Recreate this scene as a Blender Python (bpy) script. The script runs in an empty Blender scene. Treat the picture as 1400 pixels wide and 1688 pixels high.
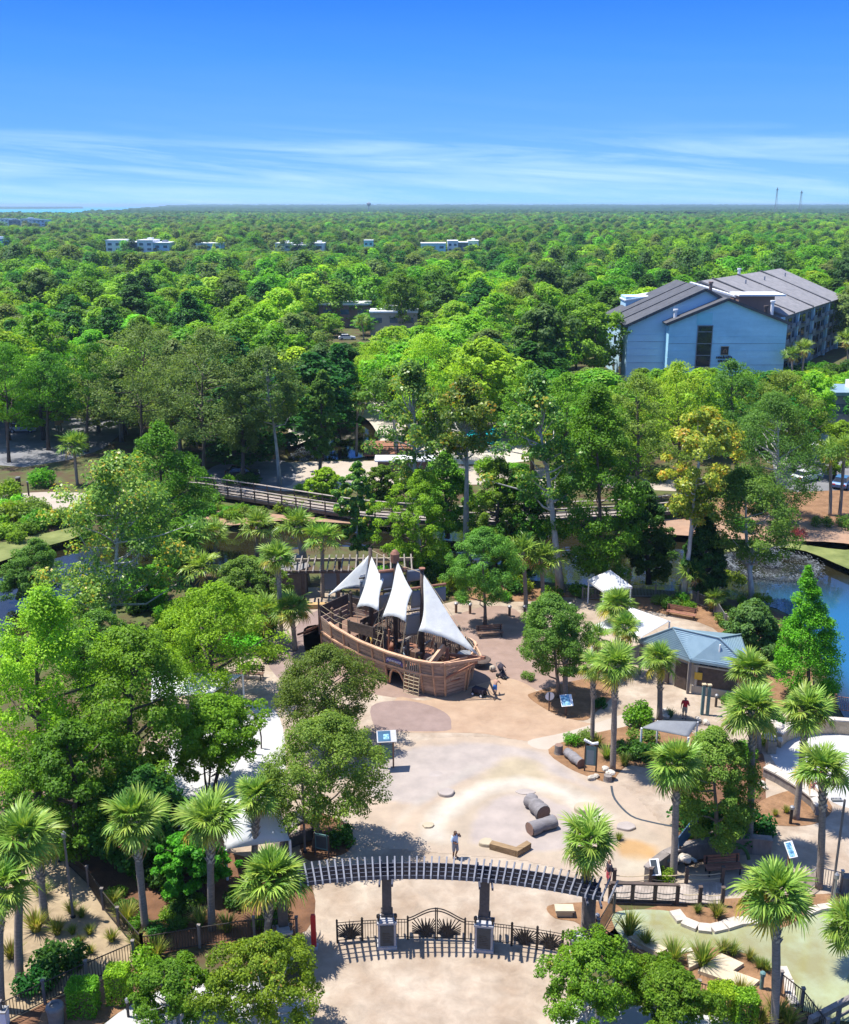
import bpy, bmesh, math, random
import numpy as np
from math import sin, cos, tan, atan, atan2, pi, sqrt, radians, exp, log
from mathutils import Vector, Matrix, Euler

# ------------------------------------------------------------------ camera, sky, sun, exposure
scene = bpy.context.scene
F = 1693.0                     # focal length in pixels of the 1400 x 1688 photograph
CH = 34.5                      # camera height (a drone)
PITCH = atan((844 - 338) / F)
CP, SP = cos(PITCH), sin(PITCH)
cam_d = bpy.data.cameras.new('camera')
cam = bpy.data.objects.new('camera', cam_d)
scene.collection.objects.link(cam)
cam_d.sensor_fit = 'VERTICAL'
cam_d.sensor_height = 24.0
cam_d.lens = 24.0 * F / 1688.0
cam_d.clip_start = 0.5
cam_d.clip_end = 60000
cam.location = (0, 0, CH)
cam.rotation_euler = (pi / 2 - PITCH, 0, 0)
scene.camera = cam

SUN_EL = radians(69)
SH = Vector((0.97, -0.2, 0)).normalized()           # the way shadows fall on the ground
sun_dir = Vector((-SH.x * cos(SUN_EL), -SH.y * cos(SUN_EL), sin(SUN_EL)))
sun_d = bpy.data.lights.new('sun', 'SUN')
sun_d.energy = 4.9
sun_d.angle = radians(0.53)
sun_d.color = (1.0, 0.955, 0.87)
sun = bpy.data.objects.new('sun', sun_d)
scene.collection.objects.link(sun)
sun.location = (-40, 40, 120)
sun.rotation_euler = sun_dir.to_track_quat('Z', 'Y').to_euler()

world = bpy.data.worlds.new('World')
scene.world = world
world.use_nodes = True
wn = world.node_tree
wn.nodes.clear()
def W_(t, **k):
    n = wn.nodes.new(t)
    for a, b in k.items():
        setattr(n, a, b)
    return n
wl = wn.links.new
sky = W_('ShaderNodeTexSky', sky_type='NISHITA')
sky.sun_disc = False
sky.sun_elevation = SUN_EL
sky.sun_rotation = atan2(sun_dir.x, sun_dir.y)
sky.altitude = 0
sky.air_density = 1.0
sky.dust_density = 0.25
sky.ozone_density = 3.0
hsv = W_('ShaderNodeHueSaturation')
hsv.inputs['Saturation'].default_value = 1.12
hsv.inputs['Hue'].default_value = 0.507
wl(sky.outputs[0], hsv.inputs['Color'])
tc = W_('ShaderNodeTexCoord')
sep = W_('ShaderNodeSeparateXYZ')
wl(tc.outputs['Generated'], sep.inputs[0])
# thin streaks of cirrus low over the horizon: noise on direction, stretched sideways
def wmath(op, a, b=None, clamp=False):
    n = W_('ShaderNodeMath', operation=op, use_clamp=clamp)
    for i, v in enumerate((a, b)):
        if v is None: continue
        if isinstance(v, (int, float)): n.inputs[i].default_value = v
        else: wl(v, n.inputs[i])
    return n.outputs[0]
elev = sep.outputs['Z']
comb = W_('ShaderNodeCombineXYZ')
wl(wmath('MULTIPLY', sep.outputs['X'], 3.2), comb.inputs[0])
wl(wmath('MULTIPLY', sep.outputs['Y'], 3.2), comb.inputs[1])
wl(wmath('ADD', wmath('MULTIPLY', elev, 48.0), wmath('MULTIPLY', sep.outputs['X'], 3.0)), comb.inputs[2])
ns = W_('ShaderNodeTexNoise')
ns.inputs['Scale'].default_value = 1.25
ns.inputs['Detail'].default_value = 6
ns.inputs['Roughness'].default_value = 0.62
ns.inputs['Distortion'].default_value = 0.5
wl(comb.outputs[0], ns.inputs['Vector'])
mr = W_('ShaderNodeMapRange')
mr.inputs['From Min'].default_value = 0.42
mr.inputs['From Max'].default_value = 0.72
wl(ns.outputs['Fac'], mr.inputs['Value'])
band = W_('ShaderNodeValToRGB')
e = band.color_ramp.elements
e[0].position = 0.0; e[0].color = (0.75, 0.75, 0.75, 1)
e[1].position = 0.5; e[1].color = (0, 0, 0, 1)
for p_, v_ in ((0.05, 0.75), (0.11, 0.85), (0.15, 0.7), (0.18, 0.28), (0.215, 0.04)):
    x_ = e.new(p_); x_.color = (v_, v_, v_, 1)
wl(wmath('MULTIPLY', elev, 3.0), band.inputs[0])
# clear air low down: pale blue at the horizon deepening upwards, easing into the Nishita sky above
low = W_('ShaderNodeValToRGB')
le = low.color_ramp.elements
le[0].position = 0.0; le[0].color = (1.40, 2.90, 4.05, 1)
le[1].position = 1.0; le[1].color = (.12, .66, 2.9, 1)
for p_, c_ in ((.10, (1.02, 2.3, 4.1)), (.30, (.62, 1.78, 4.25)), (.55, (.33, 1.36, 4.25)), (.8, (.15, .93, 3.9))):
    x_ = le.new(p_); x_.color = (*c_, 1)
wl(wmath('MULTIPLY', elev, 4.4), low.inputs[0])
lf = W_('ShaderNodeMapRange', interpolation_type='SMOOTHSTEP')
lf.inputs['From Min'].default_value = .16; lf.inputs['From Max'].default_value = .65
lf.inputs['To Min'].default_value = 1.0; lf.inputs['To Max'].default_value = 0.0
wl(elev, lf.inputs['Value'])
lmix = W_('ShaderNodeMix', data_type='RGBA')
wl(lf.outputs[0], lmix.inputs['Factor']); wl(hsv.outputs[0], lmix.inputs['A']); wl(low.outputs[0], lmix.inputs['B'])
cfac = wmath('MULTIPLY', mr.outputs[0], band.outputs[0], True)
cmix = W_('ShaderNodeMix', data_type='RGBA')
cmix.inputs['B'].default_value = (2.35, 3.45, 4.4, 1)
wl(cfac, cmix.inputs['Factor'])
wl(lmix.outputs['Result'], cmix.inputs['A'])
bg = W_('ShaderNodeBackground')
bg.inputs['Strength'].default_value = 0.15
wl(cmix.outputs['Result'], bg.inputs['Color'])
wo = W_('ShaderNodeOutputWorld')
wl(bg.outputs[0], wo.inputs['Surface'])

vs = scene.view_settings
vs.view_transform = 'Standard'
vs.look = 'None'
vs.exposure = 0.85
vs.gamma = 1.0
vs.use_curve_mapping = False
scene.render.engine = 'CYCLES'
cy = scene.cycles
cy.use_denoising = True
cy.max_bounces = 6
cy.diffuse_bounces = 4
cy.glossy_bounces = 3
cy.transmission_bounces = 3
cy.transparent_max_bounces = 4
cy.volume_bounces = 0
cy.caustics_reflective = False
cy.caustics_refractive = False
cy.sample_clamp_indirect = 4

rnd = random.Random(11)
rng = np.random.default_rng(7)

# ------------------------------------------------------------------ measuring: photo pixel -> place
def ray(px, py):
    u = (px - 700) / F
    v = (844 - py) / F
    return Vector((u, CP + v * SP, -SP + v * CP))
def G(px, py, z=0.0):                    # where the ray of a pixel meets the level z
    d = ray(px, py)
    t = (z - CH) / d.z
    return Vector((d.x * t, d.y * t, z))
def RD(px, py, y):                       # point of the ray at the distance y ahead
    d = ray(px, py)
    t = y / d.y
    return Vector((d.x * t, y, CH + d.z * t))
def RP(px, py, p, n):                    # ray against a plane
    d = ray(px, py)
    o = Vector((0, 0, CH))
    t = (Vector(p) - o).dot(n) / d.dot(n)
    return o + d * t
def PX(p):
    x, y, z = p[0], p[1], p[2] - CH
    dep = y * CP - z * SP
    upc = y * SP + z * CP
    return 700 + F * x / dep, 844 - F * upc / dep, dep

# ------------------------------------------------------------------ objects
COL = scene.collection
def tag(o, label=None, cat=None, group=None, kind=None):
    if label: o['label'] = label
    if cat: o['category'] = cat
    if group: o['group'] = group
    if kind: o['kind'] = kind
    return o
def empty(name, loc=(0, 0, 0), rz=0.0, label=None, cat=None, group=None):
    o = bpy.data.objects.new(name, None)
    COL.objects.link(o)
    o.empty_display_size = 0.3
    o.location = loc
    o.rotation_euler = (0, 0, rz)
    return tag(o, label, cat, group)
def link(name, me, m=None, parent=None):
    o = bpy.data.objects.new(name, me)
    COL.objects.link(o)
    if m is not None and not me.materials:
        me.materials.append(m)
    if parent is not None: o.parent = parent
    return o
class MB:
    """collects faces; build() links them as one mesh object"""
    def __init__(s):
        s.v = []; s.f = []; s.m = []; s.cur = 0; s.sm = []; s.smooth = False
    def add(s, vs, fs):
        b = len(s.v)
        s.v.extend([tuple(p) for p in vs])
        for f in fs:
            s.f.append([b + i for i in f]); s.m.append(s.cur); s.sm.append(s.smooth)
        return s
    def box(s, c, d, rz=0.0, M=None):
        cx, cy_, cz = c; hx, hy, hz = d[0] / 2, d[1] / 2, d[2] / 2
        vs = []
        ca, sa = cos(rz), sin(rz)
        for z in (-hz, hz):
            for x, y in ((-hx, -hy), (hx, -hy), (hx, hy), (-hx, hy)):
                p = Vector((cx + x * ca - y * sa, cy_ + x * sa + y * ca, cz + z))
                if M is not None: p = M @ p
                vs.append(p)
        return s.add(vs, [(3, 2, 1, 0), (4, 5, 6, 7), (0, 1, 5, 4), (1, 2, 6, 5), (2, 3, 7, 6), (3, 0, 4, 7)])
    def bar(s, a, b, w, h=None, up=(0, 0, 1)):       # a rectangular bar from a to b
        a, b = Vector(a), Vector(b); h = h or w
        d = (b - a).normalized(); up = Vector(up)
        if abs(d.dot(up)) > 0.98: up = Vector((1, 0, 0))
        r = d.cross(up).normalized(); u = r.cross(d)
        vs = []
        for p in (a, b):
            for i, j in ((-1, -1), (1, -1), (1, 1), (-1, 1)):
                vs.append(p + r * (i * w / 2) + u * (j * h / 2))
        return s.add(vs, [(3, 2, 1, 0), (4, 5, 6, 7), (0, 1, 5, 4), (1, 2, 6, 5), (2, 3, 7, 6), (3, 0, 4, 7)])
    def tube(s, pts, rad, n=8, cap=True):
        pts = [Vector(p) for p in pts]
        if not hasattr(rad, '__len__'): rad = [rad] * len(pts)
        vs = []; fs = []
        pu = None
        for i, p in enumerate(pts):
            d = (pts[min(i + 1, len(pts) - 1)] - pts[max(i - 1, 0)])
            d = d.normalized() if d.length > 1e-9 else Vector((0, 0, 1))
            ref = pu if pu is not None and abs(d.dot(pu)) < 0.95 else (Vector((1, 0, 0)) if abs(d.z) > 0.8 else Vector((0, 0, 1)))
            r = d.cross(ref).normalized(); u = r.cross(d); pu = u
            for k in range(n):
                a = 2 * pi * k / n
                vs.append(p + (r * cos(a) + u * sin(a)) * rad[i])
        for i in range(len(pts) - 1):
            for k in range(n):
                fs.append((i * n + k, i * n + (k + 1) % n, (i + 1) * n + (k + 1) % n, (i + 1) * n + k))
        if cap:
            fs.append(tuple(range(n))[::-1]); fs.append(tuple((len(pts) - 1) * n + k for k in range(n)))
        return s.add(vs, fs)
    def lathe(s, c, prof, n=16):
        c = Vector(c); vs = []; fs = []
        for r, z in prof:
            for k in range(n):
                a = 2 * pi * k / n
                vs.append((c.x + r * cos(a), c.y + r * sin(a), c.z + z))
        for i in range(len(prof) - 1):
            for k in range(n):
                fs.append((i * n + k, i * n + (k + 1) % n, (i + 1) * n + (k + 1) % n, (i + 1) * n + k))
        fs.append(tuple(range(n))[::-1]); fs.append(tuple((len(prof) - 1) * n + k for k in range(n)))
        return s.add(vs, fs)
    def prism(s, poly, z0, z1):
        n = len(poly)
        vs = [(p[0], p[1], z0) for p in poly] + [(p[0], p[1], z1) for p in poly]
        fs = [tuple(range(n))[::-1], tuple(range(n, 2 * n))]
        fs += [(i, (i + 1) % n, n + (i + 1) % n, n + i) for i in range(n)]
        return s.add(vs, fs)
    def slab(s, quad, t):                             # thick plate from 3-D polygon
        q = [Vector(p) for p in quad]
        nrm = (q[1] - q[0]).cross(q[2] - q[0]).normalized()
        n = len(q)
        vs = [p + nrm * (t / 2) for p in q] + [p - nrm * (t / 2) for p in q]
        fs = [tuple(range(n)), tuple(range(n, 2 * n))[::-1]]
        fs += [(i, n + i, n + (i + 1) % n, (i + 1) % n) for i in range(n)]
        return s.add(vs, fs)
    def sheet(s, rows):                               # grid of points
        n = len(rows[0]); vs = [p for r in rows for p in r]; fs = []
        for i in range(len(rows) - 1):
            for k in range(n - 1):
                fs.append((i * n + k, i * n + k + 1, (i + 1) * n + k + 1, (i + 1) * n + k))
        return s.add(vs, fs)
    def mesh(s, name, *mats):
        me = bpy.data.meshes.new(name)
        me.from_pydata(s.v, [], s.f)
        for m in mats: me.materials.append(m)
        if len(mats) > 1: me.polygons.foreach_set('material_index', s.m)
        if any(s.sm): me.polygons.foreach_set('use_smooth', s.sm)
        me.update()
        return me
    def build(s, name, m, parent=None):
        ms = m if isinstance(m, (list, tuple)) else [m]
        return link(name, s.mesh(name, *ms), None, parent)
def np_mesh(name, verts, quads, tone=None, mats=()):
    """fast mesh from numpy: verts (N,3), quads (M,k)"""
    me = bpy.data.meshes.new(name)
    nv, nf, k = len(verts), len(quads), quads.shape[1]
    me.vertices.add(nv); me.vertices.foreach_set('co', np.ascontiguousarray(verts, np.float32).ravel())
    me.loops.add(nf * k); me.loops.foreach_set('vertex_index', np.ascontiguousarray(quads, np.int32).ravel())
    me.polygons.add(nf)
    me.polygons.foreach_set('loop_start', np.arange(0, nf * k, k, dtype=np.int32))
    me.update(calc_edges=True)
    if tone is not None:
        at = me.attributes.new('tone', 'FLOAT', 'POINT')
        at.data.foreach_set('value', np.ascontiguousarray(tone, np.float32))
    for m in mats: me.materials.append(m)
    return me
def smooth(me):
    me.polygons.foreach_set('use_smooth', [True] * len(me.polygons)); return me
def copy_tree(o, parent=None):
    c = o.copy(); COL.objects.link(c)
    if parent is not None: c.parent = parent
    for ch in o.children: copy_tree(ch, c)
    return c

# ------------------------------------------------------------------ materials
MATS = {}
def mat(name, col, rough=0.7, var=0.15, scale=3.0, col2=None, bump=0.0, bscale=None, metal=0.0, stretch=None, spec=0.3, objvar=0.0, coord='Object', det=5, contrast=(0.3, 0.7)):
    m = bpy.data.materials.new(name); MATS[name] = m
    m.use_nodes = True
    nt = m.node_tree; b = nt.nodes['Principled BSDF']
    b.inputs['Roughness'].default_value = rough
    b.inputs['Metallic'].default_value = metal
    b.inputs['Specular IOR Level'].default_value = spec
    c1 = tuple(max(0, c * (1 - var)) for c in col[:3]); c2 = col2 or tuple(min(1, c * (1 + var)) for c in col[:3])
    t = nt.nodes.new('ShaderNodeTexCoord')
    mp = nt.nodes.new('ShaderNodeMapping')
    if stretch: mp.inputs['Scale'].default_value = stretch
    nt.links.new(t.outputs[coord], mp.inputs['Vector'])
    n = nt.nodes.new('ShaderNodeTexNoise')
    n.inputs['Scale'].default_value = scale; n.inputs['Detail'].default_value = det; n.inputs['Roughness'].default_value = 0.62
    nt.links.new(mp.outputs[0], n.inputs['Vector'])
    r = nt.nodes.new('ShaderNodeValToRGB')
    r.color_ramp.elements[0].position = contrast[0]; r.color_ramp.elements[1].position = contrast[1]
    r.color_ramp.elements[0].color = (*c1, 1); r.color_ramp.elements[1].color = (*c2, 1)
    nt.links.new(n.outputs['Fac'], r.inputs[0])
    out = r.outputs[0]
    if objvar:
        oi = nt.nodes.new('ShaderNodeObjectInfo')
        mr_ = nt.nodes.new('ShaderNodeMapRange'); mr_.inputs['To Min'].default_value = 1 - objvar; mr_.inputs['To Max'].default_value = 1 + objvar
        nt.links.new(oi.outputs['Random'], mr_.inputs['Value'])
        vm = nt.nodes.new('ShaderNodeVectorMath'); vm.operation = 'SCALE'
        nt.links.new(out, vm.inputs[0]); nt.links.new(mr_.outputs[0], vm.inputs['Scale'])
        out = vm.outputs[0]
    nt.links.new(out, b.inputs['Base Color'])
    if bump:
        n2 = nt.nodes.new('ShaderNodeTexNoise'); n2.inputs['Scale'].default_value = bscale or scale * 6; n2.inputs['Detail'].default_value = 4
        nt.links.new(mp.outputs[0], n2.inputs['Vector'])
        bp = nt.nodes.new('ShaderNodeBump'); bp.inputs['Strength'].default_value = bump; bp.inputs['Distance'].default_value = 0.05
        nt.links.new(n2.outputs['Fac'], bp.inputs['Height']); nt.links.new(bp.outputs[0], b.inputs['Normal'])
    return m
LEAF_GAIN = 1.9
def leafmat(name, dark, mid, light, alt=None, altp=0.0, trans=0.46, objvar=0.24, rough=0.55):
    """leaf colour from a per-leaf random 'tone', shifted a little from tree to tree"""
    dark, mid, light = (tuple(min(.6, c * LEAF_GAIN * k) for c, k in zip(q, (1.12, 1.0, .85))) for q in (dark, mid, light))
    m = bpy.data.materials.new(name); MATS[name] = m
    m.use_nodes = True
    nt = m.node_tree; nt.nodes.clear()
    N = nt.nodes.new; L = nt.links.new
    at = N('ShaderNodeAttribute'); at.attribute_name = 'tone'
    r = N('ShaderNodeValToRGB')
    el = r.color_ramp.elements
    el[0].position = 0.0; el[0].color = (*dark, 1)
    el[1].position = 1.0 if not alt else 1.0 - altp - 0.02; el[1].color = (*light, 1)
    x = el.new(0.5); x.color = (*mid, 1)
    if alt:
        x = el.new(1.0 - altp); x.color = (*alt, 1)
    L(at.outputs['Fac'], r.inputs[0])
    oi = N('ShaderNodeObjectInfo')
    h = N('ShaderNodeHueSaturation')
    a = N('ShaderNodeMapRange'); a.inputs['To Min'].default_value = 1 - objvar; a.inputs['To Max'].default_value = 1 + objvar
    L(oi.outputs['Random'], a.inputs['Value']); L(a.outputs[0], h.inputs['Value'])
    w = N('ShaderNodeTexWhiteNoise'); w.noise_dimensions = '1D'; L(oi.outputs['Random'], w.inputs['W'])
    a2 = N('ShaderNodeMapRange'); a2.inputs['To Min'].default_value = 0.5 - objvar * 0.13; a2.inputs['To Max'].default_value = 0.5 + objvar * 0.10
    L(w.outputs['Value'], a2.inputs['Value']); L(a2.outputs[0], h.inputs['Hue'])
    L(r.outputs[0], h.inputs['Color'])
    d = N('ShaderNodeBsdfPrincipled'); d.inputs['Roughness'].default_value = rough; d.inputs['Specular IOR Level'].default_value = 0.25
    L(h.outputs[0], d.inputs['Base Color'])
    tr = N('ShaderNodeBsdfTranslucent')
    g = N('ShaderNodeMix'); g.data_type = 'RGBA'; g.blend_type = 'MULTIPLY'; g.inputs['Factor'].default_value = 1.0
    g.inputs['B'].default_value = (1.25, 1.2, 0.55, 1)
    L(h.outputs[0], g.inputs['A']); L(g.outputs['Result'], tr.inputs['Color'])
    mx = N('ShaderNodeMixShader'); mx.inputs[0].default_value = trans
    L(d.outputs[0], mx.inputs[1]); L(tr.outputs[0], mx.inputs[2])
    o = N('ShaderNodeOutputMaterial'); L(mx.outputs[0], o.inputs['Surface'])
    return m
# ------------------------------------------------------------------ plant materials and builders
leafmat('leaf_oak', (.026, .078, .007), (.05, .15, .010), (.10, .235, .018))
leafmat('leaf_bright', (.04, .12, .007), (.085, .225, .012), (.15, .32, .025))
leafmat('leaf_lime', (.07, .17, .010), (.13, .28, .018), (.21, .39, .035))
leafmat('leaf_grey', (.04, .072, .022), (.072, .125, .034), (.12, .185, .058), objvar=.16)
leafmat('leaf_dark', (.010, .046, .009), (.022, .085, .014), (.045, .14, .022))
leafmat('leaf_pine', (.022, .058, .018), (.040, .092, .024), (.075, .145, .036))
leafmat('leaf_elm', (.030, .080, .013), (.062, .140, .022), (.112, .21, .038))
leafmat('leaf_crepe', (.032, .078, .006), (.075, .150, .010), (.135, .225, .020), alt=(.30, .22, .035), altp=.04)
leafmat('leaf_magnolia', (.02, .065, .018), (.06, .14, .028), (.17, .25, .05), alt=(.45, .34, .04), altp=.13, rough=.35)
leafmat('leaf_magnolia_yellow', (.04, .085, .015), (.15, .20, .03), (.29, .29, .05), alt=(.52, .30, .05), altp=.2, rough=.35)
leafmat('leaf_cone', (.04, .14, .007), (.08, .25, .010), (.13, .36, .022))
leafmat('leaf_hedge', (.045, .125, .008), (.085, .20, .012), (.145, .29, .024))
leafmat('leaf_grass', (.045, .085, .015), (.10, .15, .03), (.20, .22, .06), alt=(.30, .24, .10), altp=.12)
leafmat('leaf_aloe', (.03, .08, .035), (.06, .13, .06), (.10, .18, .09))
leafmat('leaf_red', (.08, .02, .02), (.14, .04, .035), (.20, .08, .05))
leafmat('palm_green', (.040, .095, .013), (.088, .168, .026), (.172, .255, .055), trans=.3, rough=.42, objvar=.14)
leafmat('palm_young', (.05, .12, .018), (.10, .195, .035), (.18, .295, .075), trans=.3, rough=.4, objvar=.14)
leafmat('palm_old', (.13, .13, .02), (.25, .22, .04), (.38, .30, .07), trans=.3, objvar=.18)
leafmat('palm_dead', (.16, .10, .045), (.24, .16, .075), (.33, .24, .12), trans=.2, objvar=.15)
mat('bark_grey', (.20, .165, .14), .9, .3, 5, bump=.6, stretch=(1, 1, .35), objvar=.2)
mat('bark_pale', (.42, .40, .37), .85, .35, 3, bump=.5, stretch=(1, 1, .4), objvar=.1)
mat('bark_dark', (.105, .08, .065), .9, .3, 5, bump=.5, stretch=(1, 1, .3), objvar=.2)
mat('bark_palm', (.25, .21, .18), .9, .28, 7, bump=.6, stretch=(.6, .6, 3), objvar=.15)
mat('bark_boot', (.46, .40, .33), .9, .35, 7, bump=.4, objvar=.15)

def unit(a): return a / np.maximum(np.linalg.norm(a, axis=1, keepdims=True), 1e-9)
def leaf_quads(c, nrm, size, rg, wid=0.55):
    """diamond leaves of the given centres and normals"""
    n = len(c)
    r = unit(rg.normal(size=(n, 3)))
    a = unit(np.cross(nrm, r)); b = np.cross(nrm, a)
    L = size[:, None] * 0.5; Wd = L * wid
    droop = nrm * (L * 0.25)
    v = np.empty((n, 4, 3))
    v[:, 0] = c + a * L - droop; v[:, 1] = c + b * Wd + droop * .3
    v[:, 2] = c - a * L - droop; v[:, 3] = c - b * Wd + droop * .3
    return v.reshape(-1, 3), np.arange(n * 4).reshape(n, 4)
PROFILES = {          # height in crown 0..1 -> share of the radius
    'dome':  ([0, .12, .35, .6, .8, .93, 1], [.45, .8, 1, .93, .72, .42, .1]),
    'wide':  ([0, .2, .5, .75, .92, 1], [.6, 1, .97, .72, .4, .1]),
    'tall':  ([0, .15, .4, .65, .85, 1], [.5, .9, 1, .8, .5, .1]),
    'cone':  ([0, .1, .3, .6, .85, 1], [.8, 1, .93, .62, .28, .04]),
    'spread': ([0, .3, .6, .85, 1], [.35, .75, 1, .85, .35]),
    'pine':  ([0, .2, .5, .8, 1], [.35, .7, .9, .75, .25]),
}
def make_tree(seed, H, R, cb=.3, shape='dome', nc=40, cr=.24, nl=220, ls=.25, leaf='leaf_oak', bark='bark_grey', tr=.2,
              limbs=14, lean=(0, 0), inner=.35, stems=1, lobes=.22, flat=.75, wid=.55, droop=0.0, nr=.45):
    """(trunk mesh, crown mesh) of one tree standing on the origin"""
    rg = np.random.default_rng(seed)
    ts, rs_ = PROFILES[shape]
    zb, zt = H * cb, H
    t = rg.beta(1.15, 1.0, nc)
    prof = np.interp(t, ts, rs_)
    az = np.arange(nc) * 2.39996 + rg.uniform(0, .9, nc)
    ph = rg.uniform(0, 6.28, 3)
    lob = 1 + lobes * (np.sin(2 * az + ph[0]) * .5 + np.sin(3 * az + ph[1] + t * 4) * .6 + rg.normal(0, .35, nc))
    fr = np.sqrt(rg.uniform(inner, 1, nc))
    crr = R * cr * rg.uniform(.7, 1.3, nc) * (np.clip(.35 + .75 * prof, .3, 1) if shape == 'cone' else 1)
    rad = np.maximum(R * prof * fr * lob - crr * .55, 0)
    c = np.stack([rad * np.cos(az), rad * np.sin(az), zb + (zt - zb) * (.04 + .92 * t) - crr * .3], 1)
    lx = np.array([lean[0], lean[1], 0.])
    c += lx * (c[:, 2:3] / H)
    c[:, 2] -= droop * rad
    # leaves
    cnt = np.maximum((nl * (crr / (R * cr)) ** 1.6).astype(int), 8)
    idx = np.repeat(np.arange(nc), cnt)
    n = len(idx)
    d = unit(rg.normal(size=(n, 3)) + np.array([0, 0, .25]))
    q = crr[idx][:, None] * (rg.uniform(.15, 1, (n, 1)) ** .45)
    p = c[idx] + d * q * np.array([1, 1, flat])
    out = unit(c[idx] * np.array([1, 1, .6]) - np.array([0, 0, zb * .6 + .25 * H]) - lx * .5)
    nrm = unit(d * .5 + np.array([0, 0, .5]) + out * .35 + rg.normal(size=(n, 3)) * nr)
    size = ls * rg.uniform(.65, 1.35, n)
    tone = np.clip(rg.uniform(0, .62, n) + rg.uniform(0, .38, nc)[idx], 0, 1)
    p[:, 2] = np.maximum(p[:, 2], .12)
    v, f = leaf_quads(p, nrm, size, rg, wid)
    crown = np_mesh('crown', v, f, np.repeat(tone, 4), (MATS[leaf],))
    # trunk, limbs
    b = MB(); b.smooth = True
    top = Vector((lean[0] * .8, lean[1] * .8, H * .8))
    sides = 8 if ls < .4 else 5
    for s in range(stems):
        off = Vector((0, 0, 0)) if stems == 1 else Vector((cos(s * 2.4) * .22, sin(s * 2.4) * .22, 0))
        tp = top + (Vector((0, 0, 0)) if stems == 1 else Vector((cos(s * 2.4), sin(s * 2.4), 0)) * R * .45)
        pts = []
        m = 7
        for i in range(m):
            k = i / (m - 1)
            w = R * .05 * sin(k * 5 + seed + s)
            pts.append(off.lerp(tp, k) + Vector((w * k, w * .6 * k, -.15 * (i == 0))))
        b.tube(pts, [tr * (1.25 if i == 0 else 1 - .8 * (i / (m - 1)) ** 1.1) for i in range(m)], sides)
    order = rg.permutation(nc)[:limbs]
    for i in order:
        e = Vector(c[i])
        k = max(.22, min(.92, (e.z - R * .35) / (H * .8)))
        s = Vector((lean[0] * .8 * k, lean[1] * .8 * k, H * .8 * k))
        if stems > 1: s = s + Vector((e.x, e.y, 0)) * .25 * k
        mid = s.lerp(e, .5) + Vector((0, 0, -.06 * R)) + Vector(rg.normal(0, .05 * R, 3))
        r0 = tr * (1 - .75 * k) * .62
        b.tube([s, mid, e], [r0, r0 * .65, r0 * .2], max(4, sides - 2), cap=False)
    return b.mesh('trunk', MATS[bark]), crown
def put_tree(name, meshes, loc, rz=0.0, sc=1.0, label=None, cat='tree', group=None):
    t = empty(name, loc, rz, label, cat, group)
    t.scale = (sc, sc, sc) if not hasattr(sc, '__len__') else sc
    link('trunk', meshes[0], None, t)
    link('crown', meshes[1], None, t)
    return t

# ---- cabbage palms
def frond_arrays(nseg, lp, lb, seed, droop, vfold=.5, w=.06, strip=3):
    """a fan leaf along +X: petiole then a folded fan of drooping segments"""
    rg = np.random.default_rng(seed)
    V = []; Q = []; T = []
    def quad(a, b, c, d, t):
        i = len(V); V.extend([a, b, c, d]); Q.append((i, i + 1, i + 2, i + 3)); T.extend([t] * 4)
    # petiole: a three sided stalk
    prev = None
    for i in range(4):
        k = i / 3
        p = np.array([lp * k, 0, .10 * lp * sin(k * pi * .8) - .06 * k * k * lp])
        wd = .03 * (1 - .4 * k)
        cur = (p + [0, wd, .0], p + [0, -wd, 0], p + [0, 0, -wd])
        if prev is not None:
            for j in range(3):
                quad(prev[j], prev[(j + 1) % 3], cur[(j + 1) % 3], cur[j], .25)
        prev = cur
    hub = p
    amax = radians(128)
    for s in range(nseg):
        a = -amax + 2 * amax * (s + .5) / nseg + rg.normal(0, .04)
        L = lb * (.62 + .38 * cos(a * .62)) * rg.uniform(.88, 1.08)
        root = hub + np.array([.30 * lb * max(0, cos(a)) * .5, 0, 0])
        dirv = np.array([cos(a), sin(a), 0])
        lift = vfold * abs(sin(a)) * .55
        side = np.array([-sin(a), cos(a), 0])
        t = rg.uniform(.1, .95)
        dr = droop * rg.uniform(.7, 1.4)
        pp = None
        for j in range(strip + 1):
            k = j / strip
            pos = root + dirv * L * (k - .10 * dr * k * k) + np.array([0, 0, L * (lift * k - dr * k ** 2.4)])
            wd = w * (.55 + .9 * k) if k < .5 else w * 2.0 * (1.02 - k)
            tw = side * wd * .5 + np.array([0, 0, wd * .22 * (1 if s % 2 else -1)])
            cur = (pos + tw, pos - tw)
            if pp is not None: quad(pp[0], pp[1], cur[1], cur[0], t)
            pp = cur
    return np.array(V), np.array(Q), np.array(T)
FR = {}
for nm, (ns_, lp_, lb_, dr_, vf_, m_) in {
    'young': (24, .50, .95, .12, .75, 'palm_young'),
    'mid': (28, .72, 1.0, .30, .5, 'palm_green'),
    'mid2': (28, .78, .98, .42, .4, 'palm_green'),
    'old': (26, .80, .92, .58, .3, 'palm_old'),
    'dead': (14, .85, .75, .85, .2, 'palm_dead')}.items():
    v_, q_, t_ = frond_arrays(ns_, lp_, lb_, len(FR) + 3, dr_, vf_, w=.088)
    FR[nm] = np_mesh('frond', v_, q_, t_, (MATS[m_],))
def frond_spread(n, rg, hang=-44):
    """(kind, azimuth, elevation, roll, scale) of every frond of a crown"""
    out = []
    for i in range(n):
        k = (i + .5) / n
        el = 82 - (82 - hang) * k ** .88 + rg.normal(0, 9)
        kind = 'young' if k < .2 else ('mid' if k < .55 else ('mid2' if k < .86 else ('old' if rg.random() < .72 else 'dead')))
        out.append((kind, i * 2.39996 + rg.normal(0, .15), radians(el), rg.normal(0, .42), rg.uniform(.72, 1.14)))
    return out
def frond_matrix(az, el, roll):
    return Euler((roll, -el, az)).to_matrix()
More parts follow.
